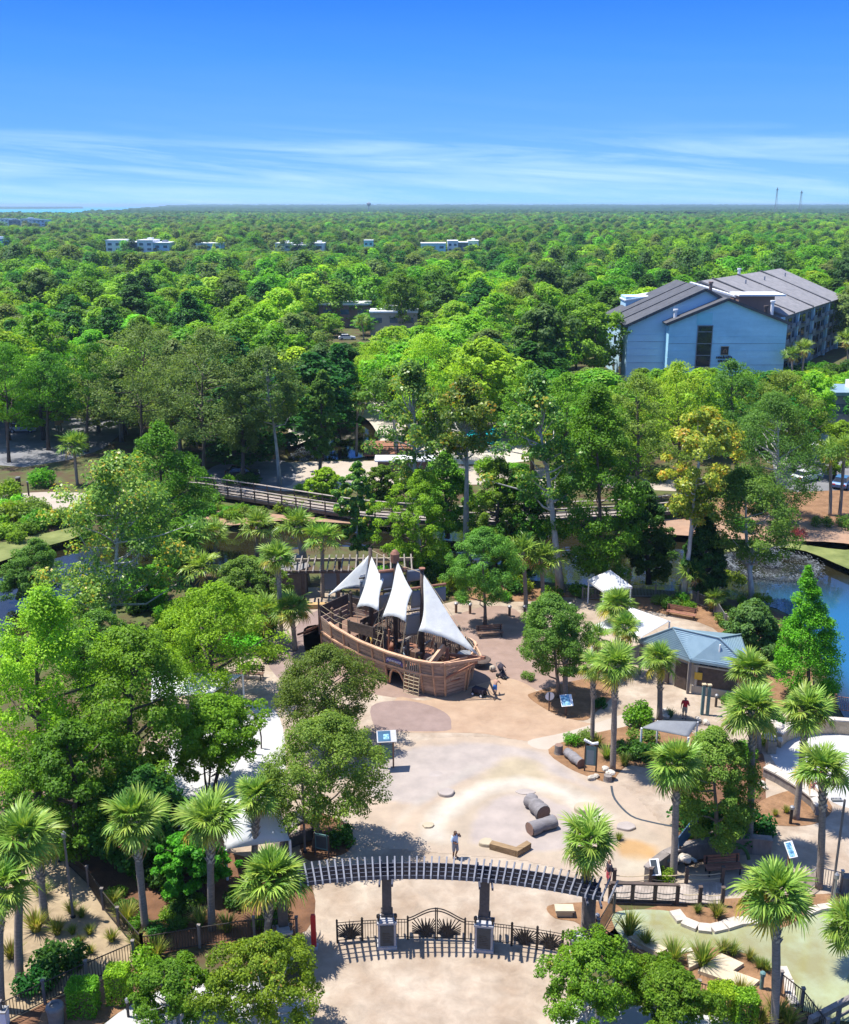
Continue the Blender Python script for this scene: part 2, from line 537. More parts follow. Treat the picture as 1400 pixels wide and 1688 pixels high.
def far_crown(seed, n=26):
    """a palm crown joined into one mesh, for palms too far off to pick fronds apart"""
    rg = np.random.default_rng(seed)
    VV = []; QQ = []; TT = []; MI = []; b = 0
    ms = ['palm_young', 'palm_green', 'palm_old', 'palm_dead']
    base = {'young': (14, .6, .95, .1, .75, 0), 'mid': (16, .9, 1.0, .28, .5, 1), 'mid2': (16, .95, 1, .38, .4, 1), 'old': (14, .95, .95, .55, .3, 2), 'dead': (8, .85, .75, .85, .2, 3)}
    cache = {k: frond_arrays(x[0], x[1], x[2], 5, x[3], x[4], w=.10, strip=2) for k, x in base.items()}
    for kind, az, el, roll, sc in frond_spread(n, rg):
        v, q, t = cache[kind]
        M = np.array(frond_matrix(az, el, roll))
        VV.append(v @ M.T * sc + np.array([0, 0, .12])); QQ.append(q + b); TT.append(np.clip(t + rg.normal(0, .1), 0, 1)); MI.append(np.full(len(q), base[kind][5])); b += len(v)
    me = np_mesh('crown', np.concatenate(VV), np.concatenate(QQ), np.concatenate(TT), [MATS[x] for x in ms])
    me.polygons.foreach_set('material_index', np.concatenate(MI).astype(np.int32))
    return me
FAR_CROWNS = [far_crown(s) for s in (21, 22, 23)]
def palm_trunk(h, r, lean, seed, boots=1.2):
    rg = random.Random(seed)
    b = MB(); b.smooth = True
    n = max(8, int(h * 2.2)); pts = []; rad = []
    for i in range(n + 1):
        k = i / n
        pts.append((lean[0] * k ** 1.4, lean[1] * k ** 1.4, h * k - (.2 if i == 0 else 0)))
        rr = r * (1.25 - .9 * k if k < .12 else 1.14 - .2 * k) * rg.uniform(.94, 1.06)
        if k > 1 - boots / h: rr *= 1.05
        rad.append(rr)
    b.tube(pts, rad, 10)
    return b.mesh('trunk', MATS['bark_palm'])
BOOT = {}
def boots_mesh(h, r, lean, seed, ln):
    """the criss-cross of cut leaf bases under the crown"""
    rg = random.Random(seed); b = MB()
    n = int(ln * 26)
    for i in range(n):
        z = h - ln + ln * (i + .5) / n
        k = z / h
        a = i * 2.39996
        c = Vector((lean[0] * k ** 1.4, lean[1] * k ** 1.4, z))
        o = Vector((cos(a), sin(a), 0)); s = Vector((-sin(a), cos(a), 0))
        flare = 1 + .5 * ((z - h + ln) / ln)
        p0 = c + o * r * .85; p1 = c + o * (r + .09 * flare * rg.uniform(.7, 1.4)) + Vector((0, 0, .2 * rg.uniform(.8, 1.3)))
        w0, w1 = .10, .035
        vs = [p0 - s * w0, p0 + s * w0, p1 + s * w1, p1 - s * w1, p0 - s * w0 * .6 - Vector((0, 0, .09)), p0 + s * w0 * .6 - Vector((0, 0, .09))]
        b.add(vs, [(0, 1, 2, 3), (4, 3, 2, 5), (0, 3, 4), (1, 5, 2)])
    return b.mesh('leaf_bases', MATS['bark_boot'])
def palm(bx, by, cx, cy_, label, near=True, rad=1.75, group='cabbage palms around the playground', n=44, tr=.17, boots=2.3, z=0.0, seed=None):
    """cabbage palm from the pixels of its foot and of the middle of its crown"""
    p = G(bx, by, z)
    top = RD(cx, cy_, p.y)
    h = max(top.z - z, .8); lean = ((top.x - p.x), 0)
    sd = int(bx * 7 + by) if seed is None else seed
    rg = np.random.default_rng(sd)
    if abs(lean[0]) > .12 * h + .5: lean = (.12 * h * (1 if lean[0] > 0 else -1), 0)
    t = empty('cabbage_palm', p, 0, label, 'palm tree', group)
    bl = min(boots, h * .55)
    tk = link('trunk', palm_trunk(h, tr, lean, sd, bl), None, t)
    if near:
        bb = link('leaf_bases', boots_mesh(h, tr, lean, sd, bl), None, t); bb['kind'] = 'stuff'
        s0 = rad / 2.1
        n = int(n * rg.uniform(.78, 1.08)); hang = rg.uniform(-64, -26)
        for kind, az, el, roll, sc in frond_spread(n, rg, hang):
            f = link('frond', FR[kind], None, t)
            f.location = (lean[0] + .06 * cos(az), lean[1] + .06 * sin(az), h + .10 * sin(el) + .05)
            f.rotation_euler = (roll, -el, az)
            f.scale = (sc * s0,) * 3
    else:
        c = link('crown', FAR_CROWNS[sd % 3], None, t)
        c.location = (lean[0], lean[1], h - .05); c.rotation_euler = (0, 0, sd * 1.3)
        c.scale = (rad / 1.75,) * 3
    return t

# ---- low plants
def bush_mesh(seed, n=900, ls=.14, leaf='leaf_elm', flat=.8, nc=12, cr=.42):
    rg = np.random.default_rng(seed)
    az = rg.uniform(0, 6.28, nc); rr = np.sqrt(rg.uniform(.05, .55, nc))
    c = np.stack([rr * np.cos(az), rr * np.sin(az), flat * (.35 + .75 * rg.uniform(0, 1, nc) * (1 - rr ** 2))], 1)
    idx = rg.integers(0, nc, n)
    d = unit(rg.normal(size=(n, 3)) + np.array([0, 0, .2]))
    p = c[idx] + d * cr * (rg.uniform(.2, 1, (n, 1)) ** .45)
    p[:, 2] = np.maximum(p[:, 2], .03)
    nrm = unit(d * .5 + np.array([0, 0, .5]) + rg.normal(size=(n, 3)) * .5)
    v, f = leaf_quads(p, nrm, ls * rg.uniform(.7, 1.3, n), rg)
    tone = np.clip(rg.uniform(0, .65, n) + rg.uniform(0, .35, nc)[idx], 0, 1)
    return np_mesh('foliage', v, f, np.repeat(tone, 4), (MATS[leaf],))
def grass_mesh(seed, n=170, leaf='leaf_grass', spread=.75, w=.035, up=1.0):
    rg = np.random.default_rng(seed)
    V = []; Q = []; T = []
    for i in range(n):
        a = rg.uniform(0, 6.28); o = rg.uniform(0, .16)
        L = rg.uniform(.65, 1.1) * up; sp = spread * rg.uniform(.15, 1)
        t = rg.uniform(0, 1); pp = None
        s = np.array([-sin(a), cos(a), 0]) * w
        for j in range(4):
            k = j / 3
            p = np.array([cos(a) * (o + sp * k ** 1.5), sin(a) * (o + sp * k ** 1.5), L * (k - .28 * sp * k ** 3)])
            ww = s * (1 - k * .95)
            cur = (p + ww, p - ww)
            if pp is not None:
                b = len(V); V.extend([pp[0], pp[1], cur[1], cur[0]]); Q.append((b, b + 1, b + 2, b + 3)); T.extend([t] * 4)
            pp = cur
    return np_mesh('blades', np.array(V), np.array(Q), np.array(T), (MATS[leaf],))
def hedge_mesh(seed, sx, sy, sz, n=3600, ls=.10, leaf='leaf_hedge'):
    """a clipped block of leaves"""
    rg = np.random.default_rng(seed)
    u = rg.uniform(-1, 1, (n, 3))
    ax = rg.choice(3, n, p=[.27, .27, .46]); sg = np.where(rg.random(n) < .5, -1, 1)
    sg[ax == 2] = 1
    u[np.arange(n), ax] = sg * rg.uniform(.84, 1.02, n)
    nr = np.zeros((n, 3)); nr[np.arange(n), ax] = sg
    ln = (np.abs(u[:, :2]) ** 5).sum(1) ** (1 / 5); k = np.minimum(1, 1.02 / np.maximum(ln, .2))
    u[:, :2] *= k[:, None]
    p = u * np.array([sx / 2, sy / 2, sz / 2]) + np.array([0, 0, sz / 2])
    p += rg.normal(0, .03, (n, 3)); p[:, 2] = np.maximum(p[:, 2], .03)
    v, f = leaf_quads(p, unit(nr * .9 + rg.normal(size=(n, 3)) * .55), ls * rg.uniform(.7, 1.3, n), rg, .7)
    return np_mesh('foliage', v, f, np.repeat(rg.uniform(0, 1, n), 4), (MATS[leaf],))
# ------------------------------------------------------------------ more materials
mat('soil', (.125, .078, .042), .95, .4, .35, col2=(.075, .092, .026), bump=.4, bscale=2, det=9, contrast=(.40, .6))
mat('grass_bank', (.115, .15, .035), .95, .3, .4, col2=(.20, .22, .07), bump=.4, bscale=3)
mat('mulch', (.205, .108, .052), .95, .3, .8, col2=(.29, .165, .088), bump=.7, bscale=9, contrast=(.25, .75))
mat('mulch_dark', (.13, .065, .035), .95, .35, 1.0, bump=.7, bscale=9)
mat('sand', (0.297, 0.221, 0.135), .95, .25, .5, col2=(0.360, 0.279, 0.180), bump=.3, bscale=5)
mat('bank_sand', (0.360, 0.243, 0.171), .95, .2, .2, col2=(0.324, 0.189, 0.117), bump=.3)
mat('plaza_concrete', (.295, .22, .158), .85, .12, .40, col2=(.385, .318, .25), bump=.12, bscale=6, det=9, contrast=(.34, .66))
mat('plaza_orange', (0.317, 0.210, 0.139), .85, .1, .5, col2=(0.356, 0.254, 0.175), bump=.08, det=8)
mat('plaza_brown', (0.234, 0.158, 0.122), .85, .1, .6, col2=(0.270, 0.189, 0.153), bump=.08, det=8)
mat('plaza_mauve', (0.211, 0.149, 0.131), .85, .1, .6, col2=(0.252, 0.184, 0.162), bump=.08, det=8)
mat('plaza_grey', (0.306, 0.264, 0.238), .85, .12, .7, col2=(0.352, 0.306, 0.284), bump=.1, det=8)
mat('plaza_path', (0.356, 0.298, 0.244), .85, .08, .5, col2=(0.387, 0.333, 0.279), bump=.08, det=8)
mat('splash_cream', (0.464, 0.396, 0.292), .7, .12, .9, col2=(0.516, 0.473, 0.396), bump=.05, det=8)
mat('splash_sand', (0.370, 0.310, 0.224), .8, .12, .9, col2=(0.430, 0.361, 0.258), bump=.05, det=8)
mat('splash_orange', (.42, .25, .09), .7, .2, 1.2, col2=(.46, .31, .15), bump=.05)
mat('walk_concrete', (0.389, 0.381, 0.373), .85, .08, .5, col2=(0.439, 0.430, 0.422), bump=.08)
mat('asphalt', (.17, .17, .18), .9, .2, .4, bump=.2, bscale=12)
mat('stone_pale', (0.423, 0.378, 0.324), .85, .18, 2.5, bump=.3)
mat('stone_cream', (0.450, 0.378, 0.270), .8, .12, 1.5, bump=.2)
mat('stone_wall', (.27, .235, .185), .9, .3, 2.5, bump=.5, col2=(.36, .31, .24), objvar=.12)
mat('timber_wall', (.40, .31, .20), .85, .25, 2.5, bump=.3, objvar=.15)
mat('timber_grey', (.19, .165, .15), .85, .25, 3, bump=.35, objvar=.15, stretch=(1, 1, .4))
mat('timber_dark', (.085, .062, .052), .75, .3, 3, bump=.3, objvar=.15)
mat('timber_brown', (.17, .10, .068), .75, .25, 3, bump=.3, objvar=.2)
mat('timber_red', (.25, .115, .075), .7, .2, 3, bump=.2, objvar=.15)
mat('deck_board', (.30, .255, .22), .85, .25, 2.5, bump=.3, objvar=.1)
mat('hull_plank', (.35, .245, .19), .75, .25, 2.2, bump=.3, objvar=.16, stretch=(.5, .5, 2))
mat('hull_trim', (.50, .30, .19), .65, .2, 2.2, bump=.2, objvar=.08)
mat('black_metal', (.025, .024, .026), .5, .2, 4, metal=.2)
mat('bronze_metal', (.05, .042, .036), .5, .25, 4, metal=.3)
mat('grey_metal', (.30, .30, .31), .45, .15, 3, metal=.5)
mat('pergola_slat', (.155, .16, .185), .55, .15, 3, objvar=.06)
mat('pergola_beam', (.055, .06, .085), .5, .2, 3)
mat('pier_post', (.10, .085, .08), .8, .25, 6, bump=.4)
mat('pier_stone', (.36, .35, .36), .8, .12, 4, bump=.2)
mat('plaque', (.045, .055, .065), .45, .15, 5)
mat('roof_blue', (.235, .345, .41), .38, .08, 1.5, metal=.25, col2=(.27, .38, .44))
mat('roof_dark', (.078, .08, .09), .85, .2, .6, bump=.2)
mat('roof_grey', (.21, .205, .21), .85, .15, .6, bump=.2, col2=(.25, .24, .245))
mat('roof_white', (.72, .73, .75), .6, .06, .3)
mat('white_paint', (.78, .78, .79), .5, .05, 2)
mat('canvas_white', (.74, .75, .76), .7, .05, .6, col2=(.80, .80, .81))
mat('canvas_sail', (.64, .65, .64), .9, .08, 1.6, bump=.25, col2=(.72, .725, .71), spec=.1)
def translucent(name, k, tint=(.9, .9, .86)):
    nt = MATS[name].node_tree; bs = nt.nodes['Principled BSDF']; out = nt.nodes['Material Output']
    tr = nt.nodes.new('ShaderNodeBsdfTranslucent'); tr.inputs['Color'].default_value = (*tint, 1)
    mx = nt.nodes.new('ShaderNodeMixShader'); mx.inputs[0].default_value = k
    nt.links.new(bs.outputs[0], mx.inputs[1]); nt.links.new(tr.outputs[0], mx.inputs[2]); nt.links.new(mx.outputs[0], out.inputs['Surface'])
translucent('canvas_sail', .2); translucent('canvas_white', .25)
mat('canvas_grey', (.20, .21, .23), .85, .1, 1.5, bump=.15)
mat('wall_teal', (.26, .62, .74), .8, .06, .3)
mat('wall_blue', (.34, .66, .84), .8, .08, .12, col2=(.41, .73, .89), stretch=(1, 1, 6))
mat('wall_pale', (.42, .62, .76), .8, .07, .15, stretch=(1, 1, 4))
mat('wall_grey', (.20, .225, .27), .8, .1, .4)
mat('wall_brown', (.22, .145, .12), .8, .1, .4)
mat('wall_beige', (.42, .37, .31), .85, .12, .8, bump=.1)
mat('glass_dark', (.012, .018, .03), .08, .3, 2, spec=.6)
mat('glass_blue', (.05, .11, .18), .1, .3, 1, spec=.6)
mat('sign_blue', (.06, .22, .42), .4, .3, 6, col2=(.30, .55, .70), contrast=(.4, .55))
mat('sign_green', (.10, .19, .19), .5, .1, 4)
mat('sign_grey', (.20, .25, .27), .5, .1, 4)
mat('sign_yellow', (.60, .38, .05), .5, .1, 4)
mat('ribbon', (.085, .075, .26), .55, .15, 3)
mat('red_paint', (.55, .035, .03), .45, .1, 3)
mat('rope', (.42, .34, .22), .9, .15, 8)
mat('rock', (.19, .185, .20), .9, .25, 1.8, bump=.6, col2=(.27, .265, .28), objvar=.1)
mat('rock_pale', (.45, .40, .34), .9, .25, 2.5, bump=.5, objvar=.15)
mat('log_grey', (.20, .185, .19), .9, .25, 2.5, bump=.6, stretch=(.4, 2, 2), objvar=.1)
mat('log_brown', (.23, .155, .085), .9, .35, 2.5, bump=.6, stretch=(.4, 2, 2))
mat('cut_wood', (.21, .13, .10), .9, .2, 5)
mat('plastic_grey', (.16, .155, .15), .6, .15, 4)
mat('shade_fabric', (.17, .18, .20), .8, .12, 2)
mat('pool_blue', (.02, .40, .50), .06, .1, 2)
mat('car_white', (.70, .71, .73), .25, .05, 2, spec=.6)
mat('car_blue', (.06, .16, .34), .25, .1, 2, spec=.6)
mat('car_silver', (.34, .36, .39), .25, .1, 2, spec=.6)
mat('car_dark', (.03, .035, .045), .25, .1, 2, spec=.6)
mat('rubber', (.02, .02, .021), .8, .1, 4)
mat('skin', (.42, .25, .18), .55, .1, 6)
mat('skin_dark', (.16, .085, .055), .55, .1, 6)
mat('hair_dark', (.02, .014, .011), .7, .2, 9)
mat('cloth_white', (.70, .72, .77), .85, .05, 6)
mat('cloth_pale', (.50, .62, .80), .85, .1, 9)
mat('cloth_blue', (.05, .19, .52), .85, .12, 6)
mat('cloth_red', (.50, .03, .04), .85, .1, 6)
mat('cloth_pink', (.55, .10, .13), .85, .1, 6)
mat('cloth_grey', (.22, .23, .27), .85, .1, 6)
mat('cloth_khaki', (.36, .31, .25), .85, .1, 6)
mat('cloth_dark', (.035, .03, .045), .85, .2, 6)
mat('spray', (.75, .78, .8), .6, .05, 4)

def mottle(name, scale, amt, dist=0.0):
    """a second, finer stain layer over a material's colour"""
    nt = MATS[name].node_tree; bs = nt.nodes['Principled BSDF']; src = bs.inputs['Base Color'].links[0].from_socket
    t = nt.nodes.new('ShaderNodeTexCoord'); n = nt.nodes.new('ShaderNodeTexNoise'); n.inputs['Scale'].default_value = scale; n.inputs['Detail'].default_value = 8; n.inputs['Roughness'].default_value = .7; n.inputs['Distortion'].default_value = dist
    nt.links.new(t.outputs['Object'], n.inputs['Vector'])
    r = nt.nodes.new('ShaderNodeMapRange'); r.inputs['From Min'].default_value = .3; r.inputs['From Max'].default_value = .7; r.inputs['To Min'].default_value = 1 - amt; r.inputs['To Max'].default_value = 1 + amt * .6
    nt.links.new(n.outputs['Fac'], r.inputs['Value'])
    vm = nt.nodes.new('ShaderNodeVectorMath'); vm.operation = 'SCALE'; nt.links.new(src, vm.inputs[0]); nt.links.new(r.outputs[0], vm.inputs['Scale']); nt.links.new(vm.outputs[0], bs.inputs['Base Color'])
for nm, sc, am in (('plaza_concrete', 1.1, .22), ('splash_cream', 1, .1), ('plaza_orange', 1.1, .14), ('plaza_brown', 1.3, .12), ('plaza_mauve', 1.5, .10), ('walk_concrete', .9, .10), ('sand', 1.5, .22), ('mulch', 5, .25), ('bank_sand', .6, .2), ('asphalt', .5, .2), ('wall_blue', .35, .10), ('roof_dark', 1.5, .15), ('roof_grey', 1.2, .12), ('hull_plank', 1.2, .2), ('canvas_sail', .9, .05)): mottle(nm, sc, am, .6)
def water_mat(name, col, col2, rough=.06, scale=.08, bumps=.06, bscale=1.6, contrast=(.35, .65)):
    m = mat(name, col, rough, 0, scale, col2=col2, spec=.5, contrast=contrast)
    nt = m.node_tree; b = nt.nodes['Principled BSDF']
    t = nt.nodes.new('ShaderNodeTexCoord'); n = nt.nodes.new('ShaderNodeTexNoise')
    n.inputs['Scale'].default_value = bscale; n.inputs['Detail'].default_value = 3
    nt.links.new(t.outputs['Object'], n.inputs['Vector'])
    bp = nt.nodes.new('ShaderNodeBump'); bp.inputs['Strength'].default_value = bumps; bp.inputs['Distance'].default_value = .1
    nt.links.new(n.outputs['Fac'], bp.inputs['Height']); nt.links.new(bp.outputs[0], b.inputs['Normal'])
    b.inputs['IOR'].default_value = 1.5; b.inputs['Specular IOR Level'].default_value = .9
    return m
water_mat('lagoon_water', (.010, .010, .006), (.022, .020, .010), .03, .05, .045)
water_mat('shallow_water', (.225, .21, .095), (.30, .335, .21), .12, .28, .05, contrast=(.38, .60))
water_mat('sea_water', (.02, .24, .38), (.03, .29, .44), .6, .0005, .3, .02)
MATS['sea_water'].node_tree.nodes['Principled BSDF'].inputs['Specular IOR Level'].default_value = .05

# ------------------------------------------------------------------ the ground: one sheet, sunk where the lagoons lie
WZ = -0.8
def smooth_poly(pts, n=4):
    """closed Catmull-Rom through the points"""
    pts = [Vector((p[0], p[1])) for p in pts]; out = []
    m = len(pts)
    for i in range(m):
        a, b, c, d = pts[i - 1], pts[i], pts[(i + 1) % m], pts[(i + 2) % m]
        for k in range(n):
            t = k / n
            out.append(.5 * ((2 * b) + (c - a) * t + (2 * a - 5 * b + 4 * c - d) * t * t + (3 * b - a - 3 * c + d) * t ** 3))
    return [(p.x, p.y) for p in out]
def wpoly(px, z=0.0, sm=4):
    p = [tuple(G(x, y, z)[:2]) for x, y in px]
    return smooth_poly(p, sm) if sm else p
LAGOON = wpoly([(-200, 1230), (-60, 1130), (0, 1085), (60, 1030), (140, 1000), (250, 975), (340, 945), (430, 918), (500, 905), (570, 903), (650, 908), (740, 925), (850, 952), (960, 966), (1080, 972), (1180, 985), (1280, 1003), (1340, 1050), (1362, 1110), (1385, 1170), (1480, 1260),
                (1560, 985), (1400, 938), (1300, 902), (1150, 885), (1050, 878), (900, 866), (760, 860), (640, 867), (560, 862), (470, 860), (430, 868), (370, 880), (280, 872), (200, 868), (120, 882), (60, 903), (0, 925), (-150, 975)], WZ, 3)
FOUNTAIN_POND = wpoly([(470, 742), (490, 762), (560, 760), (605, 752), (625, 722), (600, 692), (560, 690), (540, 712), (500, 722)], WZ, 3)
def inside_dist(poly, X, Y):
    """signed distance, positive inside"""
    P = np.array(poly); Q = np.roll(P, -1, 0)
    best = np.full(X.shape, 1e9); ins = np.zeros(X.shape, bool)
    for (x1, y1), (x2, y2) in zip(P, Q):
        dx, dy = x2 - x1, y2 - y1
        t = np.clip(((X - x1) * dx + (Y - y1) * dy) / (dx * dx + dy * dy + 1e-9), 0, 1)
        best = np.minimum(best, np.hypot(X - x1 - t * dx, Y - y1 - t * dy))
        if abs(y2 - y1) > 1e-9:
            c = ((y1 > Y) != (y2 > Y)) & (X < dx * (Y - y1) / dy + x1)
            ins ^= c
    return np.where(ins, best, -best)
fx = np.arange(-95, 115, .85); fy = np.arange(28, 235, .85)
gx = np.concatenate([[-30000, -12000, -6000, -3000, -1500, -700, -350, -180], fx, [180, 350, 700, 1500, 3000, 6000, 12000, 30000]])
gy = np.concatenate([[-400, -60, 0, 18], fy, [260, 320, 420, 600, 900, 1500, 2500, 4200, 7000, 12000, 40000]])
GX, GY = np.meshgrid(gx, gy)
GZ = np.zeros_like(GX)
for poly in (LAGOON, FOUNTAIN_POND):
    sd = inside_dist(poly, GX, GY)
    k = np.clip((sd + 2.2) / 2.2, 0, 1)
    z = -0.8 * k * k * (3 - 2 * k) - np.clip(sd, 0, 3) * .5
    GZ = np.minimum(GZ, z)
nx, ny = len(gx), len(gy)
gv = np.stack([GX.ravel(), GY.ravel(), GZ.ravel()], 1)
ii = (np.arange(ny - 1)[:, None] * nx + np.arange(nx - 1)[None]).ravel()
gme = np_mesh('ground', gv, np.stack([ii, ii + 1, ii + nx + 1, ii + nx], 1), None, (MATS['soil'],))
tag(link('ground', smooth(gme)), kind='structure')

def paint_sky_reflection(name):
    """blends the base colour to blue over the right arm, a painted sky reflection"""
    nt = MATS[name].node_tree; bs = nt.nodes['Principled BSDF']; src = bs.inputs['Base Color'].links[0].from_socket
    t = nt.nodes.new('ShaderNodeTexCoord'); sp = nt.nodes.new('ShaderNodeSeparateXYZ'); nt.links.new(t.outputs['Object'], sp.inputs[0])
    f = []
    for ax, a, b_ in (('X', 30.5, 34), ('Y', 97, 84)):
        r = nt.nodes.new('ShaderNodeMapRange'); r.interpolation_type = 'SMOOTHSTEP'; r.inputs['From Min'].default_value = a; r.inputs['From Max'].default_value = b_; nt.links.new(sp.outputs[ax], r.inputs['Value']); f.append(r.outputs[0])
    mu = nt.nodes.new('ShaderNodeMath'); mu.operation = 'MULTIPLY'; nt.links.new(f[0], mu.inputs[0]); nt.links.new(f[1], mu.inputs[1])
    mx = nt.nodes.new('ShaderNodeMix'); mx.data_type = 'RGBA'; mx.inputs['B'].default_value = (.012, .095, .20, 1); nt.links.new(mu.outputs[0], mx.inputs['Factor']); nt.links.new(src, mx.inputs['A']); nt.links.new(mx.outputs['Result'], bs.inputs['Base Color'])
paint_sky_reflection('lagoon_water')  # the right arm's blue sky reflection is painted into the water colour
def sheet(name, poly, z, m, kind='structure'):
    """a level sheet of the given outline (world x, y), finely cut so that it lies flat"""
    b = MB(); b.add([(x, y, z) for x, y in poly], [tuple(range(len(poly)))])
    me = b.mesh(name, MATS[m])
    if me.polygons[0].normal.z < 0: me.flip_normals()
    o = link(name, me); tag(o, kind=kind); return o
def psheet(name, px, layer, m, sm=4): return sheet(name, wpoly(px, 0, sm), layer * .004 + .006, m)
def band_poly(px, hw):
    p = [G(x, y) for x, y in px]
    q = []
    for i in range(len(p) - 1):
        for k in range(4):
            a, b, c, d = p[max(i - 1, 0)], p[i], p[i + 1], p[min(i + 2, len(p) - 1)]
            t = k / 4
            q.append(.5 * ((2 * b) + (c - a) * t + (2 * a - 5 * b + 4 * c - d) * t * t + (3 * b - a - 3 * c + d) * t ** 3))
    q.append(p[-1])
    L, R = [], []
    for i, c in enumerate(q):
        d = (q[min(i + 1, len(q) - 1)] - q[max(i - 1, 0)]).normalized(); nrm = Vector((-d.y, d.x, 0))
        w = hw if not hasattr(hw, '__len__') else hw[0] + (hw[1] - hw[0]) * i / (len(q) - 1)
        L.append((c + nrm * w)[:2]); R.append((c - nrm * w)[:2])
    return L + R[::-1], q
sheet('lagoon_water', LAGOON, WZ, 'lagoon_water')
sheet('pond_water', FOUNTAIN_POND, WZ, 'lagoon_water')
tag(link('sea', MB().add([(-30000, 3250, .6), (-700, 3250, .6), (-1000, 9000, .6), (-9000, 45000, .6), (-60000, 45000, .6)], [(0, 1, 2, 3, 4)]).mesh('sea', MATS['sea_water'])), kind='structure')

# paving and beds
psheet('plaza_paving', [(430, 1900), (478, 1680), (505, 1610), (500, 1540), (480, 1500), (440, 1420), (300, 1400), (225, 1330), (230, 1250), (300, 1130), (390, 1090), (430, 1040), (450, 985), (520, 968), (600, 985), (700, 1000), (780, 985), (860, 992), (930, 985), (1010, 985), (1080, 1000), (1160, 1015), (1190, 1040), (1180, 1150), (1290, 1170), (1420, 1215), (1500, 1280), (1500, 1470), (1340, 1490), (1150, 1480), (1010, 1490), (960, 1560), (935, 1640), (930, 1700), (935, 1900)], 0, 'plaza_concrete')
psheet('rust_path', [(755, 1012), (800, 1000), (850, 1005), (905, 1060), (960, 1080), (985, 1120), (900, 1140), (830, 1120), (700, 1150), (600, 1140), (520, 1100), (500, 1050), (520, 1030), (640, 1040)], 1, 'plaza_brown')
psheet('orange_paving', [(655, 1150), (700, 1155), (760, 1140), (830, 1118), (880, 1135), (905, 1170), (960, 1190), (985, 1196), (930, 1212), (872, 1222), (800, 1210), (745, 1208), (650, 1206), (640, 1190)], 2, 'plaza_orange')
psheet('pale_path', [(870, 1222), (930, 1208), (990, 1190), (1030, 1178), (1060, 1182), (1050, 1198), (965, 1215), (900, 1236)], 3, 'plaza_path')
psheet('mauve_paving', [(612, 1165), (660, 1155), (705, 1162), (738, 1178), (744, 1195), (735, 1205), (660, 1206), (625, 1208)], 3, 'plaza_mauve')
